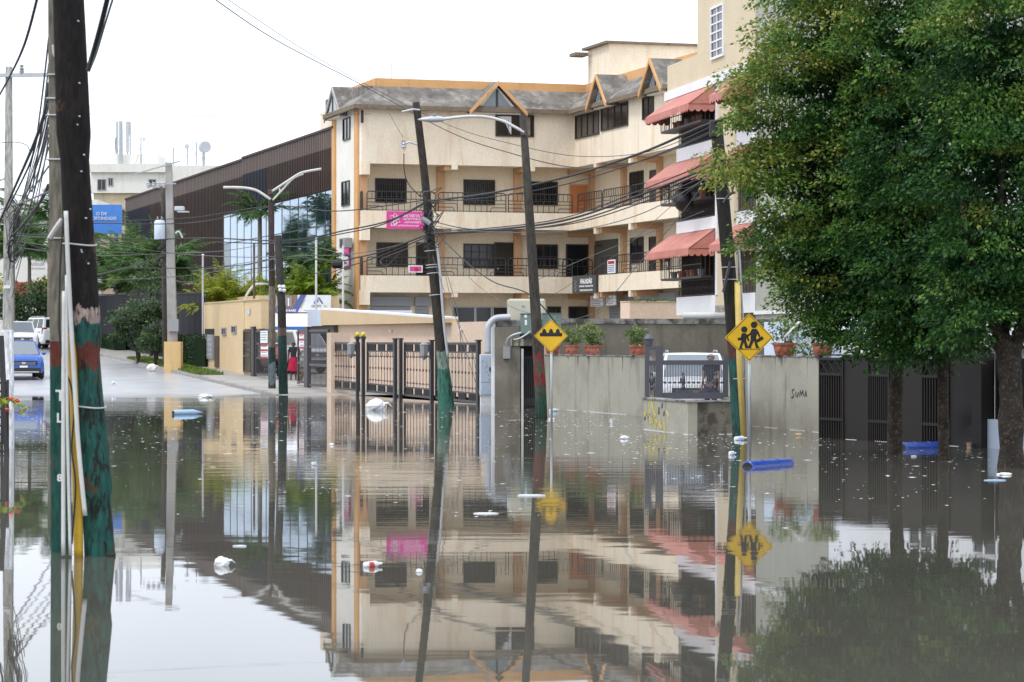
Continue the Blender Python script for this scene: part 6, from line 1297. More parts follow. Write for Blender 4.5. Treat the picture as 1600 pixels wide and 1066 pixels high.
MB().prism([(c.x + a * h, c.y - .0065, c.z + b * h + .04) for a, b in q], (0, -.003, 0)).build('symbol', 'black', pl)
dS2 = wd(690); o, c, h, pl = sign(1170.5, 527.5, 38, dS2, 'yellow diamond school children warning sign on a thin steel post', 690)
def sy(pts): MB().prism([(c.x + a * h, c.y - .0065, c.z + b * h) for a, b in pts], (0, -.003, 0)).build('symbol', 'black', pl)
def head(a, b, r): sy([(a + r * math.cos(k * math.pi / 8), b + r * math.sin(k * math.pi / 8)) for k in range(16)])
head(.20, .52, .135); head(-.20, .33, .13)
sy([(.12, .36), (.30, .36), (.40, .22), (.47, .02), (.40, .0), (.33, .16), (.29, .0), (.30, -.16), (.40, -.40), (.44, -.44), (.28, -.44), (.20, -.14), (.08, -.38), (.10, -.44), (-.06, -.44), (.06, -.12), (.06, .12), (-.02, .16), (-.10, .08), (-.06, .02)])
sy([(-.30, .18), (-.14, .18), (-.04, .06), (.02, -.14), (-.05, -.16), (-.10, .0), (-.12, -.16), (-.02, -.40), (.0, -.44), (-.16, -.44), (-.22, -.2), (-.30, -.40), (-.26, -.46), (-.42, -.46), (-.32, -.16), (-.30, -.04), (-.34, .04)])
sy([(.28, -.10), (.54, .06), (.60, -.06), (.34, -.22)]); sy([(-.48, -.02), (-.28, .02), (-.28, -.12), (-.46, -.12)]); sy([(-.42, -.47), (.44, -.465), (.44, -.49), (-.42, -.495)])
# ================================================================== OVERHEAD CABLES
CAB = []
def cable(label, pts, r=.012, mat='cable', sag=0, grp='overhead cables'):
    P = [px(*p) for p in pts]
    if len(P) == 2: Q = arc(P[0], P[1], sag, 22)
    else: Q = bez(P, 8)
    o = MB().tube(Q, r, 5).build('overhead_cable', mat); tag(o, label, 'cable', grp); CAB.append((grp, Q[len(Q) // 2].z, r, label, o)); return o
A = (672, 378, dm - .3); B = (668, 312, dm - .3)
L1 = 'cable from middle pole to pole under tree'; L2 = 'cable left of the leaning middle pole'; L3 = 'cable between lamp poles and left poles'; L4 = 'drop wire beside the leaning middle pole'; L5 = 'wire crossing the open sky'; L6 = 'cable beside the near concrete post'; L7 = 'thin grey wire in front of the right wing ground floor'
for pts, r in (([(668, 314, dm - .3), (760, 303, 75), (880, 278, 68), (1000, 240, 61), (1112, 192, 55), (1200, 168, 52)], .032), ([(668, 316, dm - .3), (760, 309, 75), (880, 289, 68), (1000, 252, 61), (1112, 206, 55)], .016), ([(672, 365, dm - .3), (760, 360, 75), (880, 345, 68), (1000, 305, 61), (1118, 258, 55)], .03), ([(672, 366, dm - .3), (760, 362, 75), (880, 350, 68), (1000, 312, 61), (1118, 262, 55)], .02), ([(672, 362, dm - .3), (760, 357, 75), (880, 341, 68), (1000, 298, 61), (1118, 250, 55)], .016), ([(673, 345, dm - .3), (745, 359, 75), (880, 352, 68), (1000, 318, 61), (1118, 268, 55)], .016), ([(673, 352, dm - .3), (740, 361, 75), (880, 362, 68), (1000, 335, 61), (1118, 270, 55)], .012)): cable(L1, pts, r, 'cable' if r > .014 else 'cable_grey', grp='cables to the pole under the tree')
for pts, r in (([(668, 314, dm - .3), (610, 344, 88), (540, 360, 94), (445, 376, db), (300, 372, 114), (150, 382, 118)], .028), ([(668, 316, dm - .3), (600, 350, 88), (530, 366, 94), (445, 380, db), (330, 378, 112)], .022), ([(668, 312, dm - .3), (600, 322, 88), (520, 330, 94), (425, 322, da), (300, 340, 114), (190, 345, 120)], .02), ([(672, 365, dm - .3), (600, 392, 88), (560, 402, 92), (520, 408, 96), (445, 398, db)], .026), ([(672, 368, dm - .3), (600, 398, 88), (545, 416, 93), (500, 428, 98), (445, 410, db)], .018), ([(672, 366, dm - .3), (610, 386, 88), (540, 398, 93), (445, 402, db), (300, 424, 114)], .014), ([(660, 380, dm - .3), (600, 403, 88), (596, 412, 88), (605, 415, 88), (625, 395, 87)], .012)): cable(L2, pts, r, 'cable' if r > .016 else 'cable_grey', grp='cables left of the middle pole')
for pts, r in (([(445, 398, db), (380, 414, 110), (280, 419, 118), (150, 416, 118), (20, 372, 60)], .022), ([(445, 400, db), (380, 402, 110), (270, 396, 120), (150, 378, 100), (20, 368, 56)], .016), ([(440, 402, db), (360, 420, 112), (280, 432, 118), (155, 438, 110)], .014), ([(445, 376, db), (350, 392, 112), (262, 396, 121), (150, 400, 100), (20, 386, 56)], .014), ([(425, 322, da), (330, 344, 112), (262, 350, 121), (150, 349, 100), (16, 352, 52)], .022), ([(262, 375, 121), (150, 372, 100), (16, 365, 52)], .018), ([(256, 400, 121), (200, 418, 110), (150, 430, 90)], .03), ([(440, 420, db), (350, 432, 112), (280, 440, 118), (258, 412, 121)], .012), ([(256, 400, 121), (200, 395, 110), (140, 392, 70), (15, 376, 51)], .012), ([(445, 385, db), (500, 388, 100), (540, 400, 94)], .014), ([(445, 440, db), (480, 408, 100), (510, 405, 98)], .012)): cable(L3, pts, r, 'cable' if r > .016 else 'cable_grey', grp='cables between the left poles')
for pts, r in (([(672, 352, dm - .3), (720, 402, 80), (770, 440, 76), (830, 462, 72), (880, 520, 76)], .018), ([(690, 400, dm - .3), (715, 490, 84), (722, 570, 84)], .012), ([(688, 380, dm - .3), (705, 470, 84), (750, 620, 83)], .010), ([(684, 372, dm - .3), (740, 440, 80), (800, 480, 76), (855, 496, 72)], .009), ([(676, 400, dm - .3), (700, 470, 84), (740, 560, 83), (745, 632, 83)], .009), ([(835, 440, dk), (900, 410, 75), (1000, 370, 75), (1100, 330, 72)], .009), ([(1118, 262, 55), (1060, 340, 62), (1000, 410, 70), (940, 480, 76), (896, 500, 80)], .010), ([(1118, 264, 55), (1040, 330, 62), (960, 400, 70), (850, 470, 74)], .007), ([(631, 240, dm - .1), (632, 270, dm - .1), (640, 290, dm - .1), (658, 308, dm - .2)], .018), ([(630, 215, dm - .1), (618, 195, dm - .1), (608, 176, dm - .1)], .008)): cable(L4, pts, r, 'cable' if r > .014 else 'cable_grey', grp='drop wires around the middle pole')
for pts, r in (([(330, -5, 70), (430, 62, 85), (560, 130, 100), (700, 205, 90), (800, 240, 85), (900, 262, 80), (1000, 252, 70), (1118, 205, 55)], .016), ([(345, -8, 70), (470, 75, 85), (560, 126, 98), (700, 195, 90), (800, 225, 85), (900, 244, 80), (1010, 238, 70), (1118, 195, 55)], .010), ([(-20, 172, 90), (150, 178, 100), (400, 181, 110), (580, 178, 118)], .008)): cable(L5, pts, r, 'cable', grp='wires across the sky')
for pts, r in (([(60, -10, 26), (38, 70, 30), (15, 120, 40), (-10, 165, 45)], .022), ([(172, -20, 24), (160, 30, 24.4), (148, 75, 24.7), (138, 110, 24.8)], .035), ([(182, -20, 24), (165, 35, 24.4), (150, 85, 24.7), (139, 112, 24.8)], .014), ([(78, 150, dp), (55, 220, 32), (20, 300, 45), (-20, 390, 60)], .03), ([(78, 152, dp), (60, 205, 32), (45, 260, 40), (10, 330, 50)], .022), ([(76, 60, dp), (62, 180, 30), (50, 250, 40), (30, 330, 50)], .014), ([(76, 100, dp), (66, 190, 30), (55, 260, 38), (30, 360, 50)], .012), ([(76, 200, dp), (60, 270, 32), (45, 330, 42), (20, 400, 51)], .018), ([(76, 215, dp), (65, 280, 32), (52, 340, 42), (25, 420, 51)], .012), ([(76, 260, dp), (55, 290, 35), (30, 320, 45), (-10, 360, 55)], .014), ([(76, 290, dp), (60, 320, 34), (35, 352, 45), (16, 372, 51)], .03), ([(-10, 225, 50), (20, 222, 45), (40, 226, 42), (46, 235, 40)], .012), ([(76, 230, dp), (50, 330, 36), (40, 380, 44), (20, 400, 51)], .010), ([(-10, 330, 52), (20, 322, 48), (76, 300, dp)], .014), ([(76, 130, dp), (70, 170, 28), (63, 215, 32), (50, 300, 44)], .018)): cable(L6, pts, r * .75, 'cable' if r > .02 else 'cable_grey', grp='cables at the near concrete post')
for i in range(4): cable(L6, [(76, 140 + i * 22, dp), (62 - i, 215 + i * 18, 33), (38 - 2 * i, 300 + i * 10, 45), (12 - i, 352 + i * 8, 51)], .007 + .003 * (i % 3), 'cable_grey' if i % 2 else 'cable', grp='cables at the near concrete post')
cable(L7, [(834, 500, dk), (900, 498, 78), (960, 480, 90)], .008, 'cable_grey'); 
bk = thing('splice_box', px(527, 414, 93), 'black cylindrical cable splice hanging left of the cream building', 'splice box'); MB().lathe(px(519, 413, 93), [(.05, -.02), (.13, 0), (.16, .05), (.16, .34), (.1, .38)], 10, axis=(1, 0, 0)).build('case', 'black', bk, smooth=False)

ORD = ['highest', 'second highest', 'third highest', 'fourth highest', 'fifth highest', 'sixth highest', 'seventh highest', 'eighth highest', 'ninth highest', 'tenth highest', 'eleventh highest', 'twelfth highest']
for gname in sorted({c[0] for c in CAB}):
    cs = sorted((c for c in CAB if c[0] == gname), key=lambda c: -c[1]); m_ = len(cs)
    for i, (gg, z_, r_, lab, o) in enumerate(cs):
        if m_ == 1: continue
        wd_ = ORD[i] if i < 12 else ORD[m_ - 1 - i].replace('highest', 'lowest')
        o['label'] = ('thick ' if r_ > .019 else 'thin ') + lab + ', ' + wd_ + ' at mid span'
# ================================================================== VEHICLES
def car(name, label, cat, loc, fwd, L=4.6, W=1.86, H=1.68, paint='paint_white', cab=(.23, .05, -.40, -.47), wheel=.35, glassm='car_glass', grille='car_dark', rails=True, kind='suv', trim=True):
    o = thing(name, loc, label, cat); ORG[o.name] = Vector((0, 0, 0)); f = Vector(fwd).normalized(); o.rotation_euler = (0, 0, math.atan2(f.y, f.x)); w = W / 2
    if kind == 'van': secs = [(.50, .2, .38, .42, .86), (.49, .13, .5, .53, .95), (.44, .12, .56, .58, 1), (.2, .12, .58, .6, 1), (-.3, .12, .58, .6, 1), (-.48, .13, .58, .6, .98), (-.5, .2, .55, .58, .92)]
    elif kind == 'pickup': secs = [(.50, .24, .44, .50, .84), (.485, .2, .52, .56, .94), (.44, .18, .58, .61, .99), (.2, .18, .60, .63, 1), (-.1, .18, .60, .62, 1), (-.48, .2, .60, .61, .98), (-.5, .24, .58, .6, .94)]
    else: secs = [(.50, .22, .40, .44, .80), (.488, .16, .47, .51, .91), (.45, .14, .545, .575, .975), (.23, .14, .60, .625, 1), (-.1, .14, .61, .625, 1), (-.42, .14, .62, .635, .985), (-.485, .16, .6, .62, .94), (-.5, .22, .55, .6, .86)]
    vs, fs = [], []
    for (x, zl, zs, zh, k) in secs:
        h = [(w * k * .90, zl * H), (w * k, (zl + .07) * H), (w * k * 1.005, (zl + zs) / 2 * H), (w * k * .975, zs * H), (w * k * .84, (zh) * H)]
        ring = [(x * L, a, b) for a, b in h] + [(x * L, 0, (zh + .012) * H)] + [(x * L, -a, b) for a, b in reversed(h)]
        vs += ring
    m_ = 11
    for i in range(len(secs) - 1):
        for k in range(m_):
            k2 = (k + 1) % m_; fs.append((i * m_ + k, i * m_ + k2, (i + 1) * m_ + k2, (i + 1) * m_ + k))
    fs += [tuple(range(m_)), tuple(range((len(secs) - 1) * m_ + m_ - 1, (len(secs) - 1) * m_ - 1, -1))]
    body = MB().add(vs, fs).build('body', paint, o, smooth=False, bevel=.03)
    x0, x1, x2, x3 = [c * L for c in cab]; zb, zr = .60 * H, .985 * H; wb, wr = w * .93, w * .76
    B = [(x0, wb, zb), (x3, wb, zb), (x3, -wb, zb), (x0, -wb, zb)]; R = [(x1, wr, zr), (x2, wr, zr), (x2, -wr, zr), (x1, -wr, zr)]
    cabm = MB().add(B + R + [((x1 + x2) / 2, 0, H * 1.0)], [(0, 1, 5, 4), (1, 2, 6, 5), (2, 3, 7, 6), (3, 0, 4, 7), (4, 5, 8), (5, 6, 8), (6, 7, 8), (7, 4, 8)]).build('cabin', paint, o, bevel=.03)
    def inset(q, n, k0=.09, k1=.12, u0=0, u1=1):
        a, b, c, d = [Vector(p) for p in q]              # a,b bottom; c,d top (c above b)
        def P(u, v): return a.lerp(b, u).lerp(d.lerp(c, u), v)
        u0_, u1_ = u0 + k0 * (u1 - u0), u1 - k0 * (u1 - u0)
        pts = [P(u0_, k1), P(u1_, k1), P(u1_, 1 - k1), P(u0_, 1 - k1)]; N_ = (pts[1] - pts[0]).cross(pts[3] - pts[0]).normalized()
        if N_.dot(Vector(n)) < 0: N_ = -N_
        return [p + N_ * .006 for p in pts], N_ * .012
    def pane(nm, q, n, mt=None, **k): p, e = inset(q, n, **k); return MB().prism(p, e).build(nm, mt or glassm, cabm)
    ws = pane('windscreen', (B[3], B[0], R[0], R[3]), (1, 0, .5), k0=.05, k1=.07)
    pane('rear_window', (B[1], B[2], R[2], R[1]), (-1, 0, .3), k0=.09, k1=.16)
    for s, q in ((1, (B[0], B[1], R[1], R[0])), (-1, (B[3], B[2], R[2], R[3]))):
        for u0, u1 in (((.02, .36), (.38, .68), (.70, .96)) if kind != 'pickup' else ((.04, .5), (.52, .94))): pane('side_window', q, (0, s, .3), k0=.06, u0=u0, u1=u1)
    MB().bar((x0 - .03, -wb * .85, zb + .03), (x0 - .06, wb * .2, zb + .06), .02).build('wiper', 'rubber', cabm)
    for s in (-1, 1):
        MB().blob((x0 - .28 * 1, s * (w + .10), zb + .10), (.09, .10, .075), 8, 5, 0).build('mirror', paint, o, smooth=True)
        if rails: MB().tube([(x1 - .1, s * wr * .9, zr + .03), (x1 - .25, s * wr * .9, zr + .07), (x2 + .3, s * wr * .9, zr + .07), (x2 + .1, s * wr * .9, zr + .03)], .02, 5).build('roof_rail', 'steel', o)
        MB().hexa([(L * .497, s * w * .58, H * .425), (L * .462, s * w * .985, H * .445), (L * .40, s * w * .98, H * .46), (L * .46, s * w * .55, H * .45), (L * .492, s * w * .58, H * .505), (L * .455, s * w * .985, H * .535), (L * .40, s * w * .97, H * .53), (L * .46, s * w * .55, H * .51)]).build('headlight', 'lamp_glass', o)
        MB().hexa([(-L * .485, s * w * .72, H * .46), (-L * .46, s * w * .99, H * .46), (-L * .45, s * w * .97, H * .46), (-L * .47, s * w * .72, H * .46), (-L * .502, s * w * .72, H * .66), (-L * .475, s * w * .985, H * .66), (-L * .45, s * w * .95, H * .66), (-L * .47, s * w * .72, H * .66)]).build('tail_light', 'tail_red', o)
        for xx in (.31, -.30):
            c = (xx * L, s * (w - .10), wheel)
            t = MB().lathe(c, [(wheel * .6, -.11), (wheel * .96, -.11), (wheel, -.07), (wheel, .09), (wheel * .95, .125), (wheel * .62, .125)], 20, axis=(0, s, 0)).build('wheel', 'rubber', o, smooth=False)
            MB().lathe(c, [(wheel * .62, .08), (wheel * .62, .12), (wheel * .5, .105), (wheel * .12, .12), (wheel * .1, .13)], 16, axis=(0, s, 0)).build('rim', 'galv', t)
            MB().lathe((c[0], c[1] - s * .02, c[2] + .02), [(wheel * 1.14, 0), (wheel * 1.14, .115), (wheel * .9, .116)], 20, axis=(0, s, 0)).build('wheel_arch', 'car_dark', o)
    xf = L * .5
    gr_ = MB().box(xf - .08, xf + .022, -w * .64, w * .64, H * .35, H * .47).build('grille', grille, o, bevel=.01)
    for k in range(3): MB().box(xf + .022, xf + .03, -w * .55, w * .55, H * (.365 + .028 * k), H * (.372 + .028 * k)).build('grille_bar', 'steel' if trim else 'car_dark', gr_)
    MB().box(xf + .022, xf + .042, -.08, .08, H * .39, H * .435).build('badge', 'chrome', gr_)
    MB().box(xf - .16, xf + .016, -w * .80, w * .80, H * .145, H * .29).build('lower_bumper', 'car_dark', o, bevel=.02); MB().box(xf - .14, xf + .026, -w * .72, w * .72, H * .165, H * .195).build('skid_strip', 'galv', o)
    MB().box(xf + .0, xf + .028, -.17, .17, H * .295, H * .345).build('number_plate', 'sign_white', o); MB().box(-xf - .02, -xf + .02, -.26, .26, H * .42, H * .5).build('number_plate', 'sign_white', o)
    MB().box(-xf - .01, -xf + .1, -w * .8, w * .8, H * .16, H * .27).build('rear_bumper', 'car_dark' if kind != 'van' else paint, o, bevel=.02)
    return o
def onroad(x, d, dz=.012): p = px(x, 0, d); return (p.x, p.y, gz(p.x, p.y) + dz)
car('parked_car', 'bright blue car with dark grille behind the white based pole', 'car', onroad(30, 115.6), (.27, -.96), 4.6, 1.86, 1.69, 'paint_blue', glassm='car_glass_sky')
car('pickup_truck', 'white pickup behind the blue car', 'pickup', onroad(31, 149.5), (.24, -.97), 5.2, 1.86, 1.80, 'paint_white', (.2, .07, -.08, -.13), .38, 'car_glass_sky', kind='pickup', rails=False)
car('parked_suv', 'white off-roader seen from behind, parked beyond the pickup', 'car', onroad(65, 156), (-.55, .84), 4.8, 1.9, 1.88, 'paint_white', (.2, .05, -.44, -.485), .38)
pS = px(1082, 0, 69.2); car('parked_suv', 'white off-roader parked in the forecourt behind the thin bars', 'car', (pS.x, pS.y, .062), (-.03, -1), 4.8, 1.94, 1.73, 'paint_white', (.2, .03, -.44, -.485), .38, 'car_glass_sky', trim=True)
pV = px(452, 0, 119.5); car('delivery_van', 'white van parked inside the black compound gates', 'van', (pV.x, pV.y, gz(pV.x, pV.y) + .112), (.62, -.78), 4.6, 1.75, 1.98, 'paint_white', (.44, .30, -.46, -.49), .32, 'car_glass_sky', rails=False, kind='van')
# ================================================================== PEOPLE
def skin_mesh(V, Ed, R, mat, name, parent, sub=2):
    me = bpy.data.meshes.new(name); me.from_pydata([tuple(v) for v in V], Ed, []); o = bpy.data.objects.new(name, me); COL.objects.link(o)
    o.modifiers.new('skin', 'SKIN').use_smooth_shade = True
    for i, r in enumerate(R): me.skin_vertices[0].data[i].radius = (r, r) if not hasattr(r, '__len__') else r
    me.skin_vertices[0].data[0].use_root = True
    s = o.modifiers.new('sub', 'SUBSURF'); s.levels = sub; s.render_levels = sub
    bpy.context.view_layer.update(); dg = bpy.context.evaluated_depsgraph_get(); m2 = bpy.data.meshes.new_from_object(o.evaluated_get(dg)); bpy.data.objects.remove(o)
    m2.materials.clear(); m2.materials.append(M[mat]); m2.polygons.foreach_set('use_smooth', [True] * len(m2.polygons)); m2.name = name
    return link(name, m2, parent)
def person(label, loc, face, H, skin, hairm, shirt, lower, skirt=False, arms=None, cap=None):
    o = thing('person', loc, label, 'person'); ORG[o.name] = Vector((0, 0, 0)); o.rotation_euler = (0, 0, math.atan2(face[1], face[0]) + math.pi / 2)   # local -y is the front
    k = H / 1.7; S = lambda *p: Vector(p) * k
    J = dict(pel=S(0, 0, .92), sp=S(0, .01, 1.10), ch=S(0, .015, 1.30), nk=S(0, .01, 1.44), nk2=S(0, -.005, 1.50), hd=S(0, -.015, 1.57), ht=S(0, -.01, 1.655))
    for s, n in ((-1, 'l'), (1, 'r')):
        J['sh' + n] = S(s * .165, .015, 1.395); J['el' + n], J['wr' + n], J['pa' + n] = [S(s * a[0], a[1], a[2]) for a in arms[n]]
        J['hp' + n] = S(s * .09, 0, .86); J['kn' + n] = S(s * .10, -.02, .48); J['an' + n] = S(s * .105, .02, .09); J['to' + n] = S(s * .12, -.13, .035); J['he' + n] = S(s * .105, .05, .04)
    names = list(J); ix = {n: i for i, n in enumerate(names)}; rad = dict(pel=.125, sp=.11, ch=.125, nk=.062, nk2=.052, hd=.088, ht=.062)
    for n in 'lr': rad.update({'sh' + n: .062, 'el' + n: .042, 'wr' + n: .027, 'pa' + n: .034, 'hp' + n: .088, 'kn' + n: .058, 'an' + n: .038, 'to' + n: .03, 'he' + n: .036})
    Ed = [('pel', 'sp'), ('sp', 'ch'), ('ch', 'nk'), ('nk', 'nk2'), ('nk2', 'hd'), ('hd', 'ht')]
    for n in 'lr': Ed += [('ch', 'sh' + n), ('sh' + n, 'el' + n), ('el' + n, 'wr' + n), ('wr' + n, 'pa' + n), ('pel', 'hp' + n), ('hp' + n, 'kn' + n), ('kn' + n, 'an' + n), ('an' + n, 'to' + n), ('an' + n, 'he' + n)]
    body = skin_mesh([J[n] for n in names], [(ix[a], ix[b]) for a, b in Ed], [rad[n] * k for n in names], skin, 'body', o)
    ex = MB()
    for n in 'lr':                    # fingers and thumb
        w_, p_ = J['wr' + n], J['pa' + n]; dr = (p_ - w_).normalized(); sd = dr.cross(Vector((0, 1, 0.2))).normalized()
        for i, ln in enumerate((.055, .07, .075, .068)): b = p_ + sd * (i - 1.5) * .017 * k; ex.tube([b - dr * .01, b + dr * ln * .55 * k, b + dr * ln * .9 * k + Vector((0, .018, 0)) * k], [.0085 * k, .008 * k, .006 * k], 5)
        ex.tube([w_.lerp(p_, .5), w_.lerp(p_, .8) - sd * .04 * k, p_ - sd * .05 * k + dr * .03 * k], [.01 * k, .009 * k, .007 * k], 5)
    ex.blob(J['hd'] + S(0, -.095, -.005), (.014 * k, .02 * k, .022 * k), 6, 5, 0)     # nose
    for s in (-1, 1): ex.blob(J['hd'] + S(s * .088, .005, 0), (.012 * k, .02 * k, .03 * k), 6, 5, 0)
    ex.build('hands_and_ears', skin, body, smooth=True)
    fm = MB()
    for s in (-1, 1): fm.blob(J['hd'] + S(s * .034, -.084, .022), (.013 * k, .008 * k, .007 * k), 6, 4, 0)
    fm.bar(J['hd'] + S(-.028, -.083, -.045), J['hd'] + S(.028, -.083, -.045), .008, .009); fm.build('eyes_and_mouth', 'hair_black', body)
    hv, hf = [], []; n_, m_ = 14, 7          # hair cap, open at the face
    for i in range(m_ + 1):
        th = math.pi * .58 * i / m_
        for q in range(n_):
            a = 2 * math.pi * q / n_; fr = max(0, -math.sin(a)); t2 = th * (1 - .42 * fr)
            hv.append(J['hd'] + S(.10 * math.sin(t2) * math.cos(a), .105 * math.sin(t2) * math.sin(a) + .012, .03 + .085 * math.cos(t2)))
    for i in range(m_):
        for q in range(n_): q2 = (q + 1) % n_; hf.append((i * n_ + q, i * n_ + q2, (i + 1) * n_ + q2, (i + 1) * n_ + q))
    MB().add(hv, hf).build('cap' if cap else 'hair', cap or hairm, o, smooth=True)
    T = ['pel', 'sp', 'ch', 'nk']; Tr = [.142, .128, .142, .07]; V = [J[n] for n in T]; R_ = list(Tr); E_ = [(0, 1), (1, 2), (2, 3)]
    for n in 'lr':
        V += [J['sh' + n], J['sh' + n].lerp(J['el' + n], .62)]; R_ += [.075, .062]; b = len(V); E_ += [(2, b - 2), (b - 2, b - 1)]
    skin_mesh(V, E_, [r * k for r in R_], shirt, 'top', o)
    if skirt:
        sv, sf = [], []; n_ = 24
        for i, (z, r) in enumerate(((1.02, .145), (.92, .185), (.75, .215), (.58, .245), (.42, .285), (.40, .28))):
            for q in range(n_): a = 2 * math.pi * q / n_; rr_ = r * (1 + (.07 * i / 5) * math.sin(a * 7)); sv.append(S(rr_ * math.cos(a), rr_ * .8 * math.sin(a), z + (.02 * math.sin(a * 5) if i > 3 else 0)))
        for i in range(5):
            for q in range(n_): q2 = (q + 1) % n_; sf.append((i * n_ + q, i * n_ + q2, (i + 1) * n_ + q2, (i + 1) * n_ + q))
        MB().add(sv, sf).build('skirt', lower, o, smooth=True)
    else:
        V = [J['pel'] + S(0, 0, .03)]; R_ = [.145]; E_ = []
        for n in 'lr':
            b = len(V); V += [J['hp' + n], J['kn' + n], J['an' + n] + S(0, 0, .02)]; R_ += [.102, .076, .062]; E_ += [(0, b), (b, b + 1), (b + 1, b + 2)]
        skin_mesh(V, E_, [r * k for r in R_], lower, 'trousers', o)
    for n in 'lr': MB().bar(J['he' + n] + S(0, .03, -.03), J['to' + n] + S(0, -.03, -.024), .085 * k, .02 * k).build('sandal', 'rubber', o)
    return o
HANG = {n: ((.215, .02, 1.13), (.235, -.03, .88), (.24, -.05, .80)) for n in 'lr'}
HIP = {'l': ((.22, .02, 1.13), (.235, -.02, .89), (.24, -.03, .81)), 'r': ((.34, .06, 1.16), (.19, -.06, 1.02), (.13, -.09, 1.0))}
FOLD = {n: ((.24, -.03, 1.14), (.08, -.20, 1.13), (.0, -.21, 1.15)) for n in 'lr'}
p = px(458.5, 0, 111.8); person('woman in black top and red skirt standing with a hand on her hip', (p.x, p.y, gz(p.x, p.y) + .10), (.1, -1), 1.66, 'skin_dark', 'hair_black', 'cloth_black', 'cloth_red', True, HIP)
p = px(431.5, 0, 112.6); person('person in striped top, navy trousers and white cap half hidden behind the poles', (p.x, p.y, gz(p.x, p.y) + .10), (.6, -.8), 1.62, 'skin_tan', 'hair_black', 'cloth_stripe', 'cloth_navy', False, FOLD, 'plastic_white')
p = px(1111, 0, 66.2); person('grey haired man in dark shirt before the off-roader in the forecourt', (p.x, p.y, .062), (-.5, -.85), 1.72, 'skin_tan', 'hair_grey', 'cloth_black', 'cloth_navy', False, HANG)
# ================================================================== FLOATING THINGS
def drum(x0, x1, y, label, tilt, r=.17):
    p, q = wp(x0, y), wp(x1, y); c = (p + q) / 2; o = thing('floating_drum', (c.x, c.y, 0), label, 'plastic drum', 'blue drums afloat'); ax = Vector((q.x - p.x, tilt, 0)); L = ax.length; ax = ax.normalized(); b = c - ax * L / 2 + Vector((0, 0, -.035))
    MB().lathe(b, [(r * .80, 0), (r * .98, .02), (r, .05), (r, L * .3), (r * 1.05, L * .31), (r * 1.05, L * .34), (r, L * .35), (r, L * .65), (r * 1.05, L * .66), (r * 1.05, L * .69), (r, L * .7), (r, L - .05), (r * .98, L - .02), (r * .8, L)], 22, axis=ax).build('barrel', 'drum_blue', o, smooth=False)
    MB().lathe(b, [(r * .78, -.012), (r * .78, .004)], 20, axis=ax).build('open_end', 'black', o); return o
drum(1163, 1238, 727, 'blue plastic drum floating in front of the school sign', 1.1, .135); drum(1408, 1472, 700, 'blue plastic drum floating between the two thin trunks', .35, .155)
bt = thing('floating_tube', wp(292, 647.5), 'pale blue plastic tube floating on the left', 'plastic tube'); a, b = wp(271, 648), wp(316, 647); MB().lathe(a + Vector((0, 0, .05)), [(.075, 0), (.085, .03), (.085, (b - a).length * .7), (.03, (b - a).length * .9), (.015, (b - a).length)], 12, axis=(b - a)).build('tube', 'plastic_blue', bt, smooth=True); MB().lathe(a + Vector((0, 0, .05)), [(.06, -.015), (.06, .0)], 10, axis=(b - a)).build('open_end', 'black', bt)
LIT = (('plastic_bag', 588, 641, (.30, .26, .24), 'large white plastic bag bulging on the water before the iron gates', 'plastic_white'), ('plastic_bag', 347, 884, (.075, .06, .06), 'crumpled white bag floating in the left foreground', 'plastic_white'), ('foam_cup', 583, 886, (.09, .035, .03), 'white and red drink carton floating in the foreground', 'plastic_white'), ('plastic_bag', 320, 621.5, (.26, .2, .10), 'white foam lump floating near the kerb', 'plastic_white'), ('foam_box', 490, 727, (.05, .04, .04), 'small white foam box amid drifting scraps', 'plastic_white'),
       ('plastic_bottle', 1158, 688, (.14, .06, .05), 'white bottle floating at the foot of the school sign', 'plastic_white'), ('foam_cup', 1145, 711, (.07, .05, .05), 'white foam cup floating below the school sign', 'plastic_white'), ('foam_lump', 1247, 681, (.09, .06, .04), 'brownish foam lump near the grey wall', 'wood_plank'), ('foam_cup', 956, 661, (.05, .05, .09), 'white cup bobbing near the left street wall', 'plastic_white'), ('plastic_bag', 975, 686, (.09, .06, .05), 'torn white bag floating before the forecourt wall', 'plastic_white'),
       ('foam_sheet', 828, 775, (.20, .05, .015), 'thin white foam sheet floating in mid water', 'plastic_white'), ('paper_cup', 1514, 700, (.05, .05, .09), 'brown paper cup floating beside the brown gate', 'wood_plank'), ('plastic_lid', 1428, 714, (.06, .05, .02), 'small pale plastic lid floating by the slim trunk', 'plastic_white'), ('folded_paper', 1570, 742, (.12, .09, .025), 'white folded paper floating at the thick trunk', 'plastic_white'), ('blue_wrapper', 1556, 751, (.17, .06, .012), 'blue wrapper floating below the thick trunk', 'plastic_blue'),  # the small pale piece by the slim trunk is a plastic lid
       ('plastic_bag', 237, 583, (.24, .2, .17), 'white and blue rubbish bag lying by the kerb', 'plastic_white'), ('plastic_bottle', 178, 607, (.09, .08, .09), 'small white and blue jug at the water edge', 'plastic_white'), ('foam_lump', 518, 696, (.05, .04, .03), 'small white foam crumb before the iron gates', 'plastic_white'), ('foam_lump', 655, 894, (.03, .02, .02), 'tiny white crumb near the leaning pole reflection', 'plastic_white'), ('foam_cup', 866, 643, (.14, .06, .04), 'white foam tray near the speed bump sign post', 'plastic_white'), ('foam_sheet', 760, 803, (.16, .04, .012), 'pale scrap drifting in the middle of the water', 'plastic_white'), ('foam_sheet', 375, 854, (.07, .03, .01), 'flat white scrap left of centre in the foreground', 'plastic_white'), ('foam_lump', 862, 656, (.08, .05, .04), 'white crumb beside the speed bump sign post', 'plastic_white'))
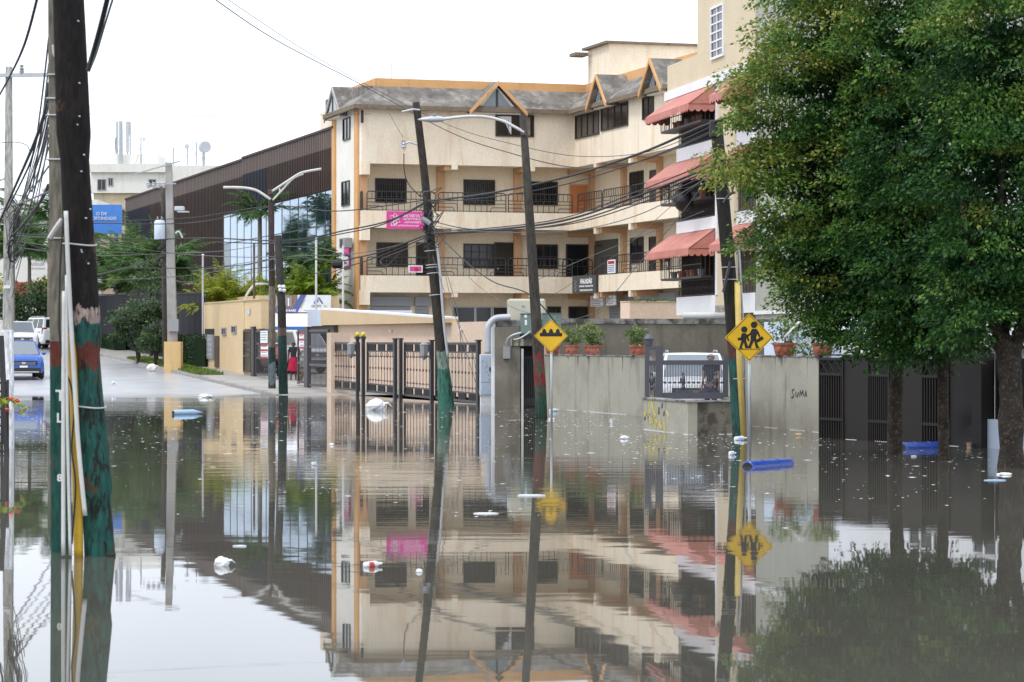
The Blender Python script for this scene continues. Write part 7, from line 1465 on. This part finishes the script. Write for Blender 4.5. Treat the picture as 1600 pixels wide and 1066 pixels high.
for i, (nm, x, y, r, lab, mt) in enumerate(LIT):
    if nm == 'plastic_bag' and x == 237: p = px(x, 582, 122.5); p.z = gz(p.x, p.y) + .14
    elif x == 178: p = px(x, y, 108.5); p.z = gz(p.x, p.y) + .09
    else: p = wp(x, y)
    o = thing(nm, p, lab, 'litter', 'litter afloat on the flood'); c = p + Vector((0, 0, r[2] * .4))
    if nm in ('plastic_bag', 'foam_lump', 'folded_paper'):
        mb = MB().blob(c, r, 14, 9, .16, i); mb.build('crumpled_film', mt, o)
        if nm == 'plastic_bag': MB().tube([c + Vector((r[0] * .6, 0, r[2] * .3)), c + Vector((r[0] * 1.2, -.02, r[2] * .5)), c + Vector((r[0] * 1.6, .02, -.0))], [r[2] * .3, r[2] * .16, r[2] * .05], 6).build('handle_loop', mt, o)
    elif nm in ('foam_cup', 'paper_cup', 'plastic_bottle'):
        if r[2] > r[0]: MB().lathe(p, [(r[0] * .75, -.02), (r[0], r[2]), (r[0] * 1.1, r[2]), (r[0] * 1.1, r[2] + .012), (r[0] * .85, r[2])], 12).build('cup', mt, o)
        else: MB().lathe(c - Vector((r[0], 0, 0)), [(r[1] * .7, 0), (r[1] * .9, .02), (r[1] * .9, r[0] * 1.3), (r[1] * .35, r[0] * 1.7), (r[1] * .3, r[0] * 2)], 10, axis=(1, .3, .1)).build('cup', mt, o); MB().lathe(c - Vector((r[0] * .4, 0, 0)), [(r[1] * .92, 0), (r[1] * .92, r[0] * .5)], 10, axis=(1, .3, .1)).build('print_band', 'red_paint' if x == 583 else 'plastic_blue', o)
    else:
        b = MB(); b.prism([c + Vector((r[0] * math.cos(a) * random.uniform(.75, 1.1), r[1] * math.sin(a) * random.uniform(.7, 1.1) * 2, -.005)) for a in np.linspace(0, 2 * math.pi, 9)[:-1]], (0, 0, max(.012, r[2]))).build('scrap', mt, o)
# uncountable specks of foam and scum
rr = random.Random(77); sc = MB()
def speck(x, y, s, asp=1):
    p = wp(x, y); n = rr.randint(5, 7); h = s * rr.uniform(.10, .24)
    ring = [p + Vector((math.cos(k * 2 * math.pi / n) * s * asp * rr.uniform(.6, 1.2), math.sin(k * 2 * math.pi / n) * s * rr.uniform(.6, 1.3) * 1.5, -.004)) for k in range(n)]; sc.add(ring + [p + Vector((0, 0, h))], [(k, (k + 1) % n, n) for k in range(n)])
for i in range(2000):
    y = 626 + abs(rr.gauss(0, 1)) * 55; x = rr.uniform(20, 1560)
    if x > 1150 and rr.random() < .5: continue
    if y < 640 and x > 780: y += 28
    if x > 1040: y += 34
    if x > 1300: y += 18
    if y > 1060: continue
    speck(x, y, rr.uniform(.008, .021) * (1.5 if rr.random() < .05 else 1), rr.choice((1.5, 2.5, 4, 6)))
for (cx_, cy_, sx, sy_, n) in ((520, 765, 50, 3, 40), (790, 802, 50, 3, 30), (900, 665, 60, 6, 46), (1180, 690, 60, 10, 36), (700, 650, 120, 10, 60), (250, 650, 110, 14, 60), (450, 660, 90, 22, 50), (1030, 690, 60, 8, 36)):
    for i in range(n): speck(cx_ + rr.gauss(0, 1) * sx, max(630 if cx_ < 800 else 655, cy_ + rr.gauss(0, 1) * sy_), rr.uniform(.008, .022), rr.choice((1, 2, 3)))
for F_, xa, xb in ((F1, 866, 1002), (F3, 1172, 1280), (F4, 1322, 1524), (FS1, 1006, 1074), (FS2, 1077, 1140)):     # thin pale broken strips where the walls meet the water
    a = F_.at(xa)
    while a < F_.at(xb):
        e = a + rr.uniform(.1, .6); w_ = rr.uniform(.006, .018)
        if rr.random() < .75: sc.fbox(F_, a, e, -.004, .004 + w_ * .3, .001, .004 + w_)
        a = e + rr.uniform(0, .1)
so_ = sc.build('floating_scum', 'litter_pale'); tag(so_, 'scattered pale specks of foam and litter on the flood water', None, kind='stuff')
